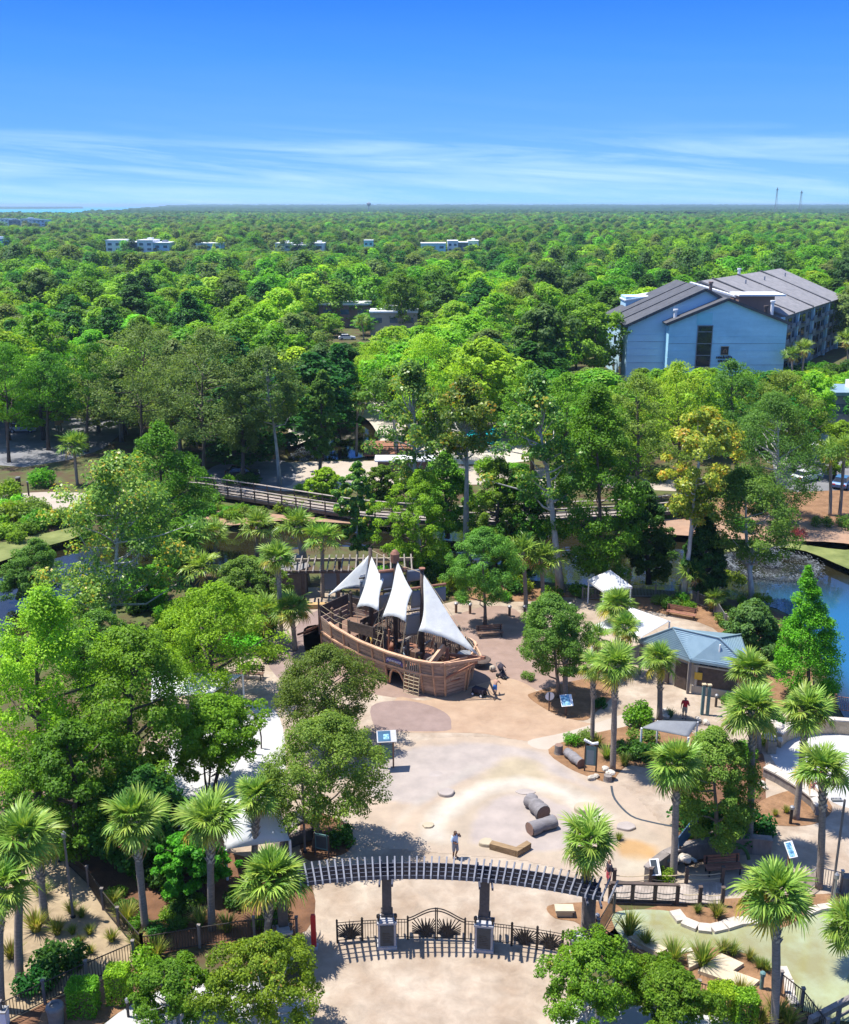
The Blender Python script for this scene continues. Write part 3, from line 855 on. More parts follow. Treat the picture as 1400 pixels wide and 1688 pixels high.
# the splash floor: one sheet whose poured colours run softly into each other
def splash_floor():
    x0, x1, y0, y1, st = -3.8, 16.2, 46.2, 62.6, .13
    X, Y = np.meshgrid(np.arange(x0, x1, st), np.arange(y0, y1, st))
    from mathutils import noise
    wob = np.array([[noise.noise((x * .55, y * .55, 3)) * .42 + noise.noise((x * 1.7, y * 1.7, 9)) * .16 for x in X[0]] for y in Y[:, 0]])
    def soft(poly, w, gain=1.0): return np.clip((inside_dist(poly, X, Y) + wob) / w + .5, 0, 1) * gain
    col = np.empty(X.shape + (3,)); col[:] = (.345, .272, .208)
    def lay(m, c): 
        nonlocal col
        col = col * (1 - m[..., None]) + np.array(c) * .87 * m[..., None]
    lay(soft(wpoly([(690, 1232), (610, 1262), (600, 1305), (690, 1325), (760, 1290), (830, 1268), (900, 1275), (985, 1300), (960, 1282), (900, 1240), (800, 1225)]), .5), (.365, .315, .285))
    lay(.8 * soft(wpoly([(690, 1350), (745, 1305), (805, 1265), (845, 1244), (885, 1258), (940, 1292), (1010, 1320), (1075, 1365), (1110, 1410), (1090, 1440), (1020, 1440), (950, 1428), (860, 1415), (760, 1408), (705, 1392)]), .55), (.385, .315, .24))
    lay(soft(wpoly([(808, 1268), (846, 1250), (884, 1262), (900, 1286), (850, 1290), (800, 1290)]), .7, .8), (.36, .30, .20))
    lay(soft(band_poly([(716, 1385), (722, 1352), (755, 1322), (800, 1300), (856, 1291), (915, 1301), (958, 1325), (1000, 1350)], .62)[0], .9, .85), (.50, .455, .39))
    lay(soft(band_poly([(640, 1400), (660, 1350), (716, 1306), (790, 1262)], .22)[0], .4, .25), (.42, .39, .34))
    lay(soft(wpoly([(778, 1378), (790, 1345), (815, 1318), (870, 1309), (930, 1329), (962, 1365), (945, 1393), (860, 1404), (800, 1394)]), .5), (.365, .31, .28))
    lay(soft(wpoly([(1015, 1392), (1040, 1386), (1075, 1400), (1082, 1414), (1050, 1419), (1022, 1409)]), .6, .9), (.41, .245, .10))
    lay(soft(wpoly([(1030, 1415), (1075, 1420), (1095, 1440), (1050, 1448), (1015, 1440)]), .8, .5), (.47, .43, .34))
    ny_, nx_ = X.shape
    inr = inside_dist(wpoly([(592, 1250), (690, 1222), (800, 1216), (900, 1232), (975, 1284), (1030, 1300), (1120, 1400), (1112, 1450), (1000, 1452), (860, 1420), (700, 1405), (600, 1380)]), X, Y)
    ii = (np.arange(ny_ - 1)[:, None] * nx_ + np.arange(nx_ - 1)[None]).ravel()
    keep = (inr.ravel()[ii] > 0)
    q = np.stack([ii, ii + 1, ii + nx_ + 1, ii + nx_], 1)[keep]
    me = np_mesh('splash_floor', np.stack([X.ravel(), Y.ravel(), np.full(X.size, .016)], 1), q)
    # fade to the plaza's own colour at the rim
    f = np.clip(inr / 1.2, 0, 1)[..., None]; col[:] = col * f + np.array((.345, .272, .208)) * (1 - f)
    at = me.attributes.new('pigment', 'FLOAT_COLOR', 'POINT'); at.data.foreach_set('color', np.concatenate([col.reshape(-1, 3), np.ones((X.size, 1))], 1).astype(np.float32).ravel())
    m = mat('splash_paint', (.9, .9, .9), .75, .12, .6, col2=(1.08, 1.07, 1.05), bump=.08, det=8, contrast=(.32, .68))
    nt = m.node_tree; bs = nt.nodes['Principled BSDF']; src = bs.inputs['Base Color'].links[0].from_socket
    a_ = nt.nodes.new('ShaderNodeAttribute'); a_.attribute_name = 'pigment'
    vm = nt.nodes.new('ShaderNodeVectorMath'); vm.operation = 'MULTIPLY'; nt.links.new(src, vm.inputs[0]); nt.links.new(a_.outputs['Vector'], vm.inputs[1]); nt.links.new(vm.outputs[0], bs.inputs['Base Color'])
    me.materials.append(m); tag(link('splash_floor', me), kind='structure')
splash_floor()
dp, dq = band_poly([(1008, 1296), (1014, 1318), (1040, 1345), (1075, 1356), (1112, 1363)], .07)
sheet('drain_channel', dp, .028, 'plaque')
psheet('rust_lane', [(440, 1090), (470, 1060), (500, 1020), (545, 1000), (560, 1030), (520, 1090), (480, 1130)], 1, 'plaza_mauve')
psheet('left_walk', [(250, 1330), (300, 1200), (400, 1160), (460, 1180), (470, 1290), (440, 1330), (330, 1370)], 1, 'walk_concrete')
psheet('lower_left_walk', [(120, 1760), (170, 1690), (245, 1640), (340, 1610), (450, 1625), (505, 1660), (490, 1780)], 1, 'walk_concrete', 2)
psheet('lower_right_walk', [(928, 1656), (1000, 1652), (1150, 1672), (1240, 1690), (1300, 1760), (925, 1780)], 1, 'walk_concrete', 2)
psheet('right_terrace', [(1262, 1205), (1300, 1190), (1420, 1200), (1500, 1240), (1500, 1330), (1390, 1330), (1335, 1290), (1280, 1262)], 1, 'walk_concrete')
# beds
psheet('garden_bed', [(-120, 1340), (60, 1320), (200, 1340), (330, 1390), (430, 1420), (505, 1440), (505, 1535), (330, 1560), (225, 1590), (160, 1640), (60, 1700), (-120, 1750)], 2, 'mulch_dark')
psheet('sandy_ground', [(-140, 1380), (60, 1405), (145, 1440), (190, 1500), (232, 1565), (215, 1596), (80, 1650), (-140, 1720)], 3, 'sand')
psheet('path_left', [(-80, 1300), (60, 1300), (75, 1335), (-80, 1350)], 3, 'bank_sand')
psheet('hedge_bed', [(60, 1760), (70, 1670), (150, 1625), (230, 1590), (262, 1602), (240, 1640), (180, 1680), (130, 1720)], 3, 'mulch')
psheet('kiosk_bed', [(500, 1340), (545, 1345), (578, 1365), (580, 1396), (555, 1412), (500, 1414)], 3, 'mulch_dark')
psheet('sign_island', [(872, 1150), (885, 1140), (960, 1120), (1010, 1122), (1012, 1145), (985, 1172), (962, 1188), (915, 1177)], 4, 'mulch')
psheet('palm_bed', [(904, 1236), (960, 1214), (1040, 1196), (1065, 1188), (1130, 1200), (1160, 1240), (1130, 1275), (1085, 1270), (1040, 1262), (1020, 1275), (1008, 1290), (980, 1284), (935, 1265)], 4, 'mulch')
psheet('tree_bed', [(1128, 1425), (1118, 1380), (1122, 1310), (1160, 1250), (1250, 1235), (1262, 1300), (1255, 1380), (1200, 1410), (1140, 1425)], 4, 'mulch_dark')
psheet('terrace_bed', [(1240, 1352), (1255, 1320), (1330, 1300), (1372, 1330), (1350, 1356), (1300, 1362)], 5, 'mulch')
psheet('gate_bed', [(903, 1494), (955, 1488), (1008, 1488), (1032, 1510), (1025, 1545), (1000, 1575), (960, 1570), (955, 1524), (915, 1514)], 4, 'mulch')
psheet('pond_bed', [(985, 1560), (1015, 1530), (1060, 1500), (1150, 1485), (1240, 1480), (1330, 1475), (1420, 1490), (1420, 1660), (1330, 1680), (1270, 1720), (1230, 1690), (1100, 1640), (1020, 1600)], 4, 'mulch')
psheet('bank_bed', [(745, 985), (820, 962), (930, 975), (1060, 985), (1180, 1000), (1270, 1020), (1320, 1070), (1340, 1130), (1290, 1165), (1200, 1150), (1190, 1080), (1175, 1035), (1060, 1005), (940, 985), (860, 992)], 2, 'mulch')
psheet('grass_edge', [(1150, 915), (1290, 893), (1420, 900), (1500, 940), (1480, 965), (1400, 938), (1300, 903)], 1, 'grass_bank')
psheet('left_grass', [(-150, 930), (0, 895), (80, 878), (130, 868), (130, 884), (60, 905), (0, 926), (-150, 975)], 1, 'grass_bank')
psheet('far_bank', [(340, 832), (440, 846), (520, 853), (640, 860), (640, 866), (470, 858), (380, 866), (340, 856)], 1, 'bank_sand')
psheet('sand_bank', [(1060, 850), (1150, 832), (1250, 838), (1420, 838), (1500, 860), (1420, 905), (1300, 895), (1150, 884), (1060, 876)], 1, 'bank_sand')
psheet('bank_mulch', [(1080, 842), (1200, 820), (1420, 808), (1500, 830), (1420, 868), (1260, 850), (1160, 860)], 2, 'mulch')
# beyond the lagoon
psheet('parking_asphalt', [(-200, 800), (-100, 760), (40, 770), (170, 740), (200, 700), (150, 690), (-200, 700)], 1, 'asphalt', 2)
psheet('parking_path', [(-200, 836), (0, 816), (90, 811), (150, 816), (120, 836), (60, 846), (0, 846), (-200, 866)], 1, 'plaza_path')
psheet('court_paving', [(380, 800), (420, 765), (480, 762), (620, 760), (700, 765), (900, 775), (1100, 790), (1150, 810), (900, 800), (640, 800), (500, 810)], 1, 'plaza_path')
psheet('rocky_court', [(480, 735), (480, 700), (520, 670), (580, 640), (660, 640), (720, 680), (860, 690), (870, 760), (620, 755), (625, 722), (600, 688), (555, 688), (530, 712)], 1, 'stone_pale')
psheet('shade_lot', [(340, 800), (350, 770), (420, 755), (480, 765), (480, 800), (400, 812)], 2, 'asphalt')
psheet('right_lot', [(1280, 800), (1300, 700), (1500, 700), (1600, 800), (1400, 812)], 1, 'asphalt', 2)
psheet('hotel_drive', [(1330, 700), (1340, 640), (1480, 620), (1600, 700)], 1, 'walk_concrete', 2)
psheet('swimming_pool', [(770, 712), (812, 704), (828, 722), (800, 736), (765, 732)], 4, 'pool_blue')
# the shallow splash pond by the gate
SHALLOW = [(1012, 1506), (1060, 1500), (1112, 1505), (1135, 1528), (1180, 1532), (1230, 1520), (1290, 1530), (1340, 1505), (1430, 1498), (1470, 1560), (1440, 1680), (1330, 1668), (1300, 1652), (1294, 1618), (1262, 1590), (1215, 1568), (1150, 1562), (1085, 1572), (1040, 1556), (1015, 1532)]
psheet('shallow_pond', SHALLOW, 6, 'shallow_water')
# ------------------------------------------------------------------ the slatted entrance arch, its piers, gate and railings
RM = 25.0
AC = Vector((-.6, 42.15 - RM, 0))                       # centre of the arc the entrance stands on
def AP(x, r, z): 
    a = math.asin((x - AC.x) / r); return Vector((AC.x + r * sin(a), AC.y + r * cos(a), z))
PH = 4.05
perg = empty('entrance_pergola', AP(.5, RM, 0), 0, 'long curved pergola of grey slats on dark posts over the entrance gate', 'pergola')
def part(b, name, m, parent):
    """build in world coordinates, keep them under a parent that stands elsewhere"""
    o = b.build(name, MATS[m], None)
    o.parent = parent; o.matrix_parent_inverse = Matrix.Translation(parent.location).inverted() if parent.rotation_euler.z == 0 else parent_inv(parent)
    return o
def parent_inv(p):
    return (Matrix.Translation(p.location) @ p.rotation_euler.to_matrix().to_4x4()).inverted()
POSTX = (-6.75, -1.82, 2.88, 7.75)
for x in POSTX:
    b = MB(); p = AP(x, RM, 0); z0 = 1.5 if abs(x) < 4 else 0
    b.box((p.x, p.y, (z0 + PH) / 2 - .08), (.46, .46, PH - z0 - .16), -atan2(x - AC.x, RM))
    b.box((p.x, p.y, z0 + .12), (.58, .58, .24), -atan2(x - AC.x, RM))
    b.box((p.x, p.y, PH - .22), (.56, .56, .16), -atan2(x - AC.x, RM))
    part(b, 'post', 'pier_post', perg)
XE0, XE1 = -7.0, 8.7
for r, hh in ((RM - .50, .20), (RM - .18, .20), (RM + .14, .20), (RM + .46, .20)):
    b = MB(); n = 48
    xs = [XE0 + .5 + (XE1 - XE0 - 1.0) * i / n for i in range(n + 1)]
    rows = [[AP(x, r - .025, PH - .14) for x in xs], [AP(x, r - .025, PH + hh - .14) for x in xs], [AP(x, r + .025, PH + hh - .14) for x in xs], [AP(x, r + .025, PH - .14) for x in xs]]
    for i in range(4):
        b.sheet([rows[i], rows[(i + 1) % 4]])
    for e in (0, -1): b.add([rr[e] for rr in rows], [(0, 1, 2, 3)])
    part(b, 'beam', 'pergola_beam', perg)
for x in POSTX:
    for s in (-.3, .3):
        b = MB(); a = AP(x + s, RM - .95, PH - .17); c = AP(x + s, RM + .95, PH - .17); b.bar(a, c, .09, .14); part(b, 'cross_beam', 'pergola_beam', perg)
nsl = 46
SLAT = None
for i in range(nsl):
    x = XE0 + (XE1 - XE0) * i / (nsl - 1)
    a = math.asin((x - AC.x) / RM)
    if SLAT is None:
        b = MB(); b.add([(-.036, -.84, .0), (.036, -.84, .0), (.036, .92, .0), (-.036, .92, .0), (-.036, -.74, .13), (.036, -.74, .13), (.036, .82, .13), (-.036, .82, .13)],
                        [(3, 2, 1, 0), (4, 5, 6, 7), (0, 1, 5, 4), (1, 2, 6, 5), (2, 3, 7, 6), (3, 0, 4, 7)])
        SLAT = b.mesh('slat', MATS['pergola_slat'])
    o = link('slat', SLAT, None, perg)
    p = AP(x, RM, PH + .07) - perg.location
    o.location = p; o.rotation_euler = (0, 0, -a * 1.15)
# stone pedestals
def pedestal(x, label, w=.86):
    p = AP(x, RM - .28, 0); rz = -atan2(x - AC.x, RM)
    t = empty('gate_pier', p, rz, label, 'pier', 'stone piers of the gate')
    b = MB(); b.box((0, 0, .72), (w, .62, 1.44)); b.box((0, 0, .08), (w + .1, .72, .16)); b.build('pedestal', MATS['pier_stone'], t)
    b = MB(); b.box((0, 0, 1.49), (w + .1, .72, .1)); b.box((0, .0, 1.57), (w - .06, .56, .06)); b.build('cap', MATS['pier_stone'], t)
    b = MB(); b.box((0, -.325, .80), (w * .76, .03, 1.15)); b.build('plaque', MATS['plaque'], t)
    b = MB()
    for i in range(6): b.bar((-.22, -.344, .46 + i * .1), (.22 - .05 * (i % 3), -.344, .46 + i * .1), .008, .02)
    b.build('raised_lines', MATS['bronze_metal'], t)
    for s in (-1, 1):
        b = MB(); b.lathe((s * (w / 2 - .02), -.25, 1.6), [(.05, 0), (.05, .16), (.09, .2), (.09, .34), (.03, .4)], 8); b.build('lamp', MATS['bronze_metal'], t)
    return t
pedestal(-1.82, 'grey stone pier with dark plaque, left of the double gate')
pedestal(2.88, 'grey stone pier with dark plaque, right of the double gate')
pedestal(7.35, 'pale stone pier at the right end of the railing beside a palm', .8)
pedestal(-6.75, 'pale stone pier at the left end of the railing near the red post', .8)
# railings
RF = RM + .12
def rail_panel(t, x0, x1, h=1.15, sun=False, r=RF):
    n = max(2, int((x1 - x0) * 3))
    def at(k, z): return AP(x0 + (x1 - x0) * k, r, z)
    for z in (.14, h, h - .16):
        b = MB(); b.tube([at(i / n, z) for i in range(n + 1)], .024, 4); part(b, 'rail', 'bronze_metal', t)
    for k in (0, 1):
        b = MB(); p = at(k, 0); b.box((p.x, p.y, (h + .12) / 2), (.09, .09, h + .12)); b.lathe((p.x, p.y, h + .12), [(.055, 0), (.055, .03), (.02, .09)], 6); part(b, 'post', 'bronze_metal', t)
    if not sun:
        b = MB(); m = max(2, int((x1 - x0) / .13))
        for i in range(1, m): b.bar(at(i / m, .14), at(i / m, h), .026)
        o = part(b, 'pickets', 'bronze_metal', t); o['kind'] = 'stuff'
    else: sunburst(t, lambda k, z: at(k, z), h)
def sunburst(t, at, h, c=.5, top=None):
    """rays round a low sun, an agave in front"""
    b = MB()
    for i in range(19):
        a = pi * (i + .5) / 19
        dx, dz = cos(a), sin(a)
        k = min((.48 / abs(dx)) if abs(dx) > 1e-3 else 9, ((top(c) if top else h) - .30) / 1.15 / max(dz, 1e-3) * .9)
        e = (c + dx * k, .3 + dz * k * 1.1)
        b.bar(at(c + dx * .12, .3 + dz * .15), at(min(.98, max(.02, e[0])), e[1]), .04)
    b.tube([at(c + .13 * cos(pi * j / 8), .3 + .17 * sin(pi * j / 8)) for j in range(9)], .022, 4)
    o = part(b, 'sun_rays', 'bronze_metal', t); o['kind'] = 'stuff'
    b = MB()
    for i in range(21):
        a = pi * (.03 + .94 * i / 20)
        L = .74 + .26 * sin(i * 2.1)
        p0 = at(c, .16); p1 = at(c + .42 * L * cos(a), .16 + L * 1.25 * sin(a))
        m = p0.lerp(p1, .5); n = Vector((-(p1 - p0).z, 0, (p1 - p0).x)).normalized() * .06
        f = Vector((0, -.03, 0))
        b.add([p0 + f, m + n + f, p1 + f, m - n + f, m + f * 2.2], [(0, 4, 1), (1, 4, 2), (2, 4, 3), (3, 4, 0)])
    part(b, 'agave_leaves', 'bronze_metal', t)
def railing(x0, label): return empty('metal_railing', AP(x0, RF, 0), 0, label, 'railing')
t = railing(-3.2, 'dark iron railing with one sunburst panel left of the left pier')
rail_panel(t, -4.25, -3.05, sun=True); rail_panel(t, -3.03, -2.22)
t = railing(5.0, 'dark iron railing with two sunburst panels right of the right pier')
rail_panel(t, 3.30, 4.22); rail_panel(t, 4.24, 5.42, sun=True); rail_panel(t, 5.44, 6.6, sun=True); rail_panel(t, 6.62, 7.0)
# the double gate with its arched head
gate = empty('entrance_gate', AP(.5, RF, 0), 0, 'dark iron double gate with arched top and agave sunbursts between two piers', 'gate')
def head(k): return 1.22 + .58 * sin(pi * k) ** 1.4
rail_panel(gate, -1.42, -.82); rail_panel(gate, 1.98, 2.48)
GX0, GX1 = -.8, 1.96
def gat(k, z): return AP(GX0 + (GX1 - GX0) * k, RF, z)
for off in (0, -.15):
    b = MB(); b.tube([gat(i / 24, head(i / 24) + off) for i in range(25)], .03, 5); part(b, 'arched_rail', 'bronze_metal', gate)
b = MB(); b.tube([gat(i / 12, .12) for i in range(13)], .03, 5); part(b, 'rail', 'bronze_metal', gate)
for k in (0, .485, .515, 1):
    b = MB(); b.bar(gat(k, .03), gat(k, head(k) + .03), .06); part(b, 'stile', 'bronze_metal', gate)
for h0 in (0, .5):
    sunburst(gate, lambda k, z, h0=h0: gat(h0 + .5 * k, z), 1.5, .62 if h0 == 0 else .38, top=lambda c: 1.35)

# red post beside the left end
p = G(518, 1562)
t = empty('red_banner_post', p, 0, 'narrow bright red upright board beside the left end of the gate', 'sign')
b = MB(); b.box((0, 0, .95), (.24, .14, 1.7)); b.box((0, 0, 1.84), (.2, .12, .1)); b.build('board', MATS['red_paint'], t)
b = MB(); b.box((0, 0, .05), (.4, .4, .1)); b.build('base', MATS['pier_stone'], t)

# ------------------------------------------------------------------ picket fences
def fence(px, label, h=1.15, name='metal_fence', m='bronze_metal', pm='timber_grey', step=2.3, pk=.13, group=None, dense=True, pw=.12, world=None):
    pts = world or [G(*q) for q in px]
    t = empty(name, pts[0], 0, label, 'fence', group)
    run = []
    for a, c in zip(pts, pts[1:]):
        n = max(1, round((c - a).length / step))
        for i in range(n): run.append(a.lerp(c, i / n))
    run.append(pts[-1])
    for p in run:
        b = MB(); b.box((p.x, p.y, p.z + (h + .12) / 2), (pw, pw, h + .12)); b.box((p.x, p.y, p.z + h + .14), (pw + .05, pw + .05, .05)); part(b, 'post', pm, t)
    for a, c in zip(run, run[1:]):
        up = Vector((0, 0, 1))
        for z in (.15, h): 
            b = MB(); b.bar(a + up * z, c + up * z, .04); part(b, 'rail', m, t)
        if dense:
            b = MB(); k = max(2, int((c - a).length / pk))
            for i in range(1, k):
                q = a.lerp(c, i / k); b.bar(q + up * .15, q + up * h, .024)
            o = part(b, 'pickets', m, t); o['kind'] = 'stuff'
    return t
fence([(5, 1690), (75, 1655), (145, 1622), (222, 1588)], 'dark picket fence along the sandy ground above the clipped hedges')
fence([(112, 1428), (147, 1462), (171, 1500), (197, 1532), (236, 1578)], 'brown picket fence running down the slope between sand and palms')
fence([(236, 1578), (330, 1562), (420, 1548), (490, 1548)], 'low dark picket fence behind the bottom left bushy tree')
fence([(985, 1560), (1035, 1590), (1085, 1625), (1150, 1655), (1235, 1680)], 'dark picket fence from the gate down past the stone steps')
fence([(985, 1552), (1012, 1505)], 'short dark fence beside the mulch at the right gate post')
fence([(1285, 1640), (1320, 1668), (1360, 1720)], 'dark picket fence at the foot of the nearest right palm')
fence([(1325, 1475), (1345, 1460), (1385, 1470)], 'pale picket fence behind the shallow pond at the right edge', m='grey_metal', pm='grey_metal')
fence([(960, 990), (1040, 985), (1120, 985), (1180, 1010), (1195, 1035), (1240, 1060)], 'grey fence along the lagoon bank behind the red bench', m='grey_metal', dense=True)
fence([(1330, 1180), (1375, 1172), (1440, 1180)], 'rust brown fence between the conical tree and the blue water', m='timber_red', pm='timber_red')
# heavy timber rail at the lower right corner
pts = [RD(1330, 1668, 37.6), RD(1440, 1606, 39.6)]
a0, a1 = G(1332, 1712), G(1450, 1648)
t = empty('timber_railing', a0, 0, 'heavy grey timber railing at the bottom right corner beside the shallow pond', 'railing')
for i in range(6):
    q = a0.lerp(a1, i / 5); b = MB(); b.box((q.x, q.y, .52), (.16, .16, 1.04)); part(b, 'post', 'timber_grey', t)
for z, w, hh in ((1.07, .24, .07), (.80, .06, .16), (.30, .06, .16)):
    b = MB(); b.bar(a0 + Vector((0, -.0, z)), a1 + Vector((0, 0, z)), w, hh); part(b, 'rail', 'timber_grey', t)
# ------------------------------------------------------------------ foot bridge with rope rails
bridge = empty('foot_bridge', G(1100, 1490), 0, 'small plank foot bridge with dark posts and rope rails by the shallow pond', 'bridge')
A0, A1 = G(1005, 1488), G(1190, 1494)
B0, B1 = G(1012, 1462), G(1190, 1458)
nb = 34
for i in range(nb):
    k0, k1 = i / nb, (i + .93) / nb
    q = [A0.lerp(A1, k0), A0.lerp(A1, k1), B0.lerp(B1, k1), B0.lerp(B1, k0)]
    b = MB(); b.slab([p + Vector((0, 0, .12 + .004 * (i % 3))) for p in q], .05); part(b, 'plank', 'deck_board', bridge)
def rope_side(P0, P1, n, t, h=1.1, timber=True, kmax=1.0):
    ps = []
    for i in range(n):
        p = P0.lerp(P1, i / (n - 1)); ps.append(p)
        b = MB(); b.box((p.x, p.y, h / 2), (.17, .17, h)); b.box((p.x, p.y, h + .03), (.2, .2, .06)); part(b, 'post', 'timber_dark', t)
    for a, c in zip(ps, ps[1:]):
        for z in (.72, .42):
            b = MB(); b.tube([a.lerp(c, k / 6) + Vector((0, 0, z - .22 * (k / 6) * (1 - k / 6) * 2)) for k in range(7)], .025, 5); part(b, 'rope', 'rope', t)
    if timber:
        m = int((n - 1) * kmax)
        b = MB(); b.bar(P0 + Vector((0, 0, h + .1)), P0.lerp(P1, m / (n - 1)) + Vector((0, 0, h + .1)), .2, .07); part(b, 'hand_rail', 'timber_dark', t)
        b = MB(); b.bar(P0 + Vector((0, 0, .16)), P0.lerp(P1, m / (n - 1)) + Vector((0, 0, .16)), .07, .14); part(b, 'kerb_rail', 'timber_dark', t)
rope_side(A0, A1, 6, bridge, kmax=.61)
rope_side(B0, B1, 4, bridge, timber=False, h=1.05)
b = MB(); b.bar(A0 + Vector((.3, -.12, .02)), A0.lerp(A1, .55) + Vector((0, -.12, .02)), .1, .24); part(b, 'fascia', 'timber_dark', bridge)

# stones edging the shallow pond
def edging(px, label, w=.42, h=.2, m='stone_pale'):
    pl, q = band_poly(px, .2)
    t = empty('stone_edging', q[0], 0, label, 'edging')
    L = 0; last = q[0]; acc = [q[0]]; prev = q[0]
    for p in q[1:]:
        if (p - prev).length > .62:
            d = (p - prev); c = prev.lerp(p, .5)
            b = MB(); k = rnd.uniform(.9, 1.1)
            b.box((c.x, c.y, h * k / 2), (d.length - .03, w * rnd.uniform(.9, 1.08), h * k), atan2(d.y, d.x)); part(b, 'stone', m, t)
            prev = p
edging([(1112, 1505), (1125, 1522), (1150, 1532), (1180, 1534), (1210, 1524), (1240, 1520), (1285, 1530)], 'curved pale stone kerb between shallow pond and grass clump bed', .6)
edging([(1290, 1598), (1300, 1620), (1303, 1650), (1318, 1668)], 'pale stone kerb curving round the lower bank of the shallow pond', .4)
edging([(1030, 1550), (1060, 1564), (1100, 1572), (1150, 1566)], 'low pale kerb along the near bank of the shallow pond', .25, .12)
edging([(1330, 1508), (1360, 1498), (1430, 1494)], 'pale kerb at the far right end of the shallow pond', .4)
# flat stone slabs and steps
for i, (px, lab, th) in enumerate((
    ([(1035, 1552), (1052, 1548), (1100, 1572), (1085, 1580)], 'long narrow cream stone slab beside the picket fence', .3),
    ([(1132, 1580), (1150, 1574), (1158, 1592), (1136, 1602)], 'small cream stone slab between two grass clumps', .25),
    ([(1188, 1577), (1226, 1594), (1208, 1606), (1252, 1622), (1236, 1636), (1150, 1606)], 'large stepped cream stone slab on the orange mulch', .22),
    ([(1213, 1635), (1221, 1632), (1221, 1678), (1212, 1680)], 'thin upright cream stone strip between two clipped shrubs', .3))):
    w = [G(*q) for q in px]; c = sum(w, Vector()) / len(w)
    b = MB(); b.prism([(q.x - c.x, q.y - c.y) for q in w], 0, th)
    o = b.build('stone_slab', MATS['stone_cream']); o.location = c
    tag(o, lab, 'slab', 'stone slabs by the pond')
# curved low walls
def wall(px, label, h=.8, w=.34, m='stone_wall', capm='stone_pale', step=.8, group=None):
    pl, q = band_poly(px, .2)
    t = empty('curved_wall', q[0], 0, label, 'wall', group)
    prev = q[0]
    for p in q[1:]:
        d = p - prev
        if d.length < step: continue
        c = prev.lerp(p, .5)
        b = MB(); b.box((c.x, c.y, h / 2), (d.length - .015, w * rnd.uniform(.94, 1.05), h), atan2(d.y, d.x)); part(b, 'panel', m, t)
        b = MB(); b.box((c.x, c.y, h + .05), (d.length + .01, w + .14, .1), atan2(d.y, d.x)); part(b, 'coping', capm, t)
        prev = p
    return t
wall([(1066, 1458), (1085, 1440), (1110, 1425), (1150, 1414), (1200, 1408), (1250, 1406), (1285, 1412)], 'curved grey wall round the bench alcove', .95, capm='timber_grey', m='timber_grey')
wall([(1283, 1232), (1300, 1218), (1335, 1210), (1372, 1208), (1440, 1214)], 'curved tan timber wall round the upper right terrace', 1.0, m='timber_wall')
wall([(1262, 1278), (1290, 1292), (1320, 1312), (1340, 1325), (1352, 1345)], 'long low grey seat wall along the right terrace', .6, .6, capm='stone_pale', m='timber_grey')
wall([(1385, 1470), (1420, 1472), (1480, 1480)], 'dark timber wall at the right edge behind the palm', .9, m='timber_grey', capm='timber_grey')
wall([(130, 1300), (170, 1312), (230, 1335)], 'low grey wall in the shade under the left trees', .7)
def rocks(px, py, label, n, r, m='rock_pale', z=0.0, group='piled rocks'):
    p = G(px, py); rg = random.Random(int(px * 3 + py))
    t = empty('rock_pile', p + Vector((0, 0, z)), 0, label, 'rocks', group)
    for i in range(n):
        o = link('rock', rock_mesh(rg.randint(0, 5)), MATS[m], t)
        s = r * rg.uniform(.6, 1.15); a = rg.uniform(0, 6.28); d = r * (1.3 * (i / max(1, n - 1)) if n > 1 else 0) * 1.2
        o.location = (cos(a) * d, sin(a) * d, s * .45); o.scale = (s, s * rg.uniform(.7, 1), s * .7); o.rotation_euler = (0, 0, rg.uniform(0, 6))
    return t
_rk = {}
def rock_mesh(k, m='rock_pale'):
    if (k, m) in _rk: return _rk[(k, m)]
    bm = bmesh.new(); bmesh.ops.create_icosphere(bm, subdivisions=2, radius=1)
    rg = random.Random(k); o = Vector((rg.random() * 9, rg.random() * 9, 0))
    from mathutils import noise
    for v in bm.verts: v.co *= 1 + .38 * noise.noise(v.co * 1.3 + o) + .1 * noise.noise(v.co * 3 + o)
    me = bpy.data.meshes.new('rock'); bm.to_mesh(me); bm.free(); me.materials.append(MATS[m]); _rk[(k, m)] = me
    return me
rocks(1284, 1222, 'pale rocks on the end post of the tan curved wall', 4, .35, z=1.0)
rocks(1270, 1240, 'pale rocks piled on a grey post beside the terrace path', 3, .32, z=.9)
b = MB(); b.box((0, 0, .45), (.55, .55, .9)); o = b.build('stone_post', MATS['stone_wall']); o.location = G(1270, 1240); tag(o, 'grey stone post topped with rocks beside the terrace path', 'post')
rocks(1124, 1432, 'white rocks in a teal shell basin on the grey alcove wall', 8, .22, z=.6)
rocks(975, 1285, 'round pale rock at the foot of the green sign', 2, .26)
rocks(1002, 1284, 'pale rock on a stump at the edge of the palm bed', 3, .28, z=.35)
rocks(1095, 1178, 'pale rocks among plants in front of the restroom building', 5, .35)
rocks(1152, 1190, 'white rocks at the foot of the two green posts', 3, .33)
rocks(1262, 1300, 'small rocks on the low wall under the palm', 2, .25)

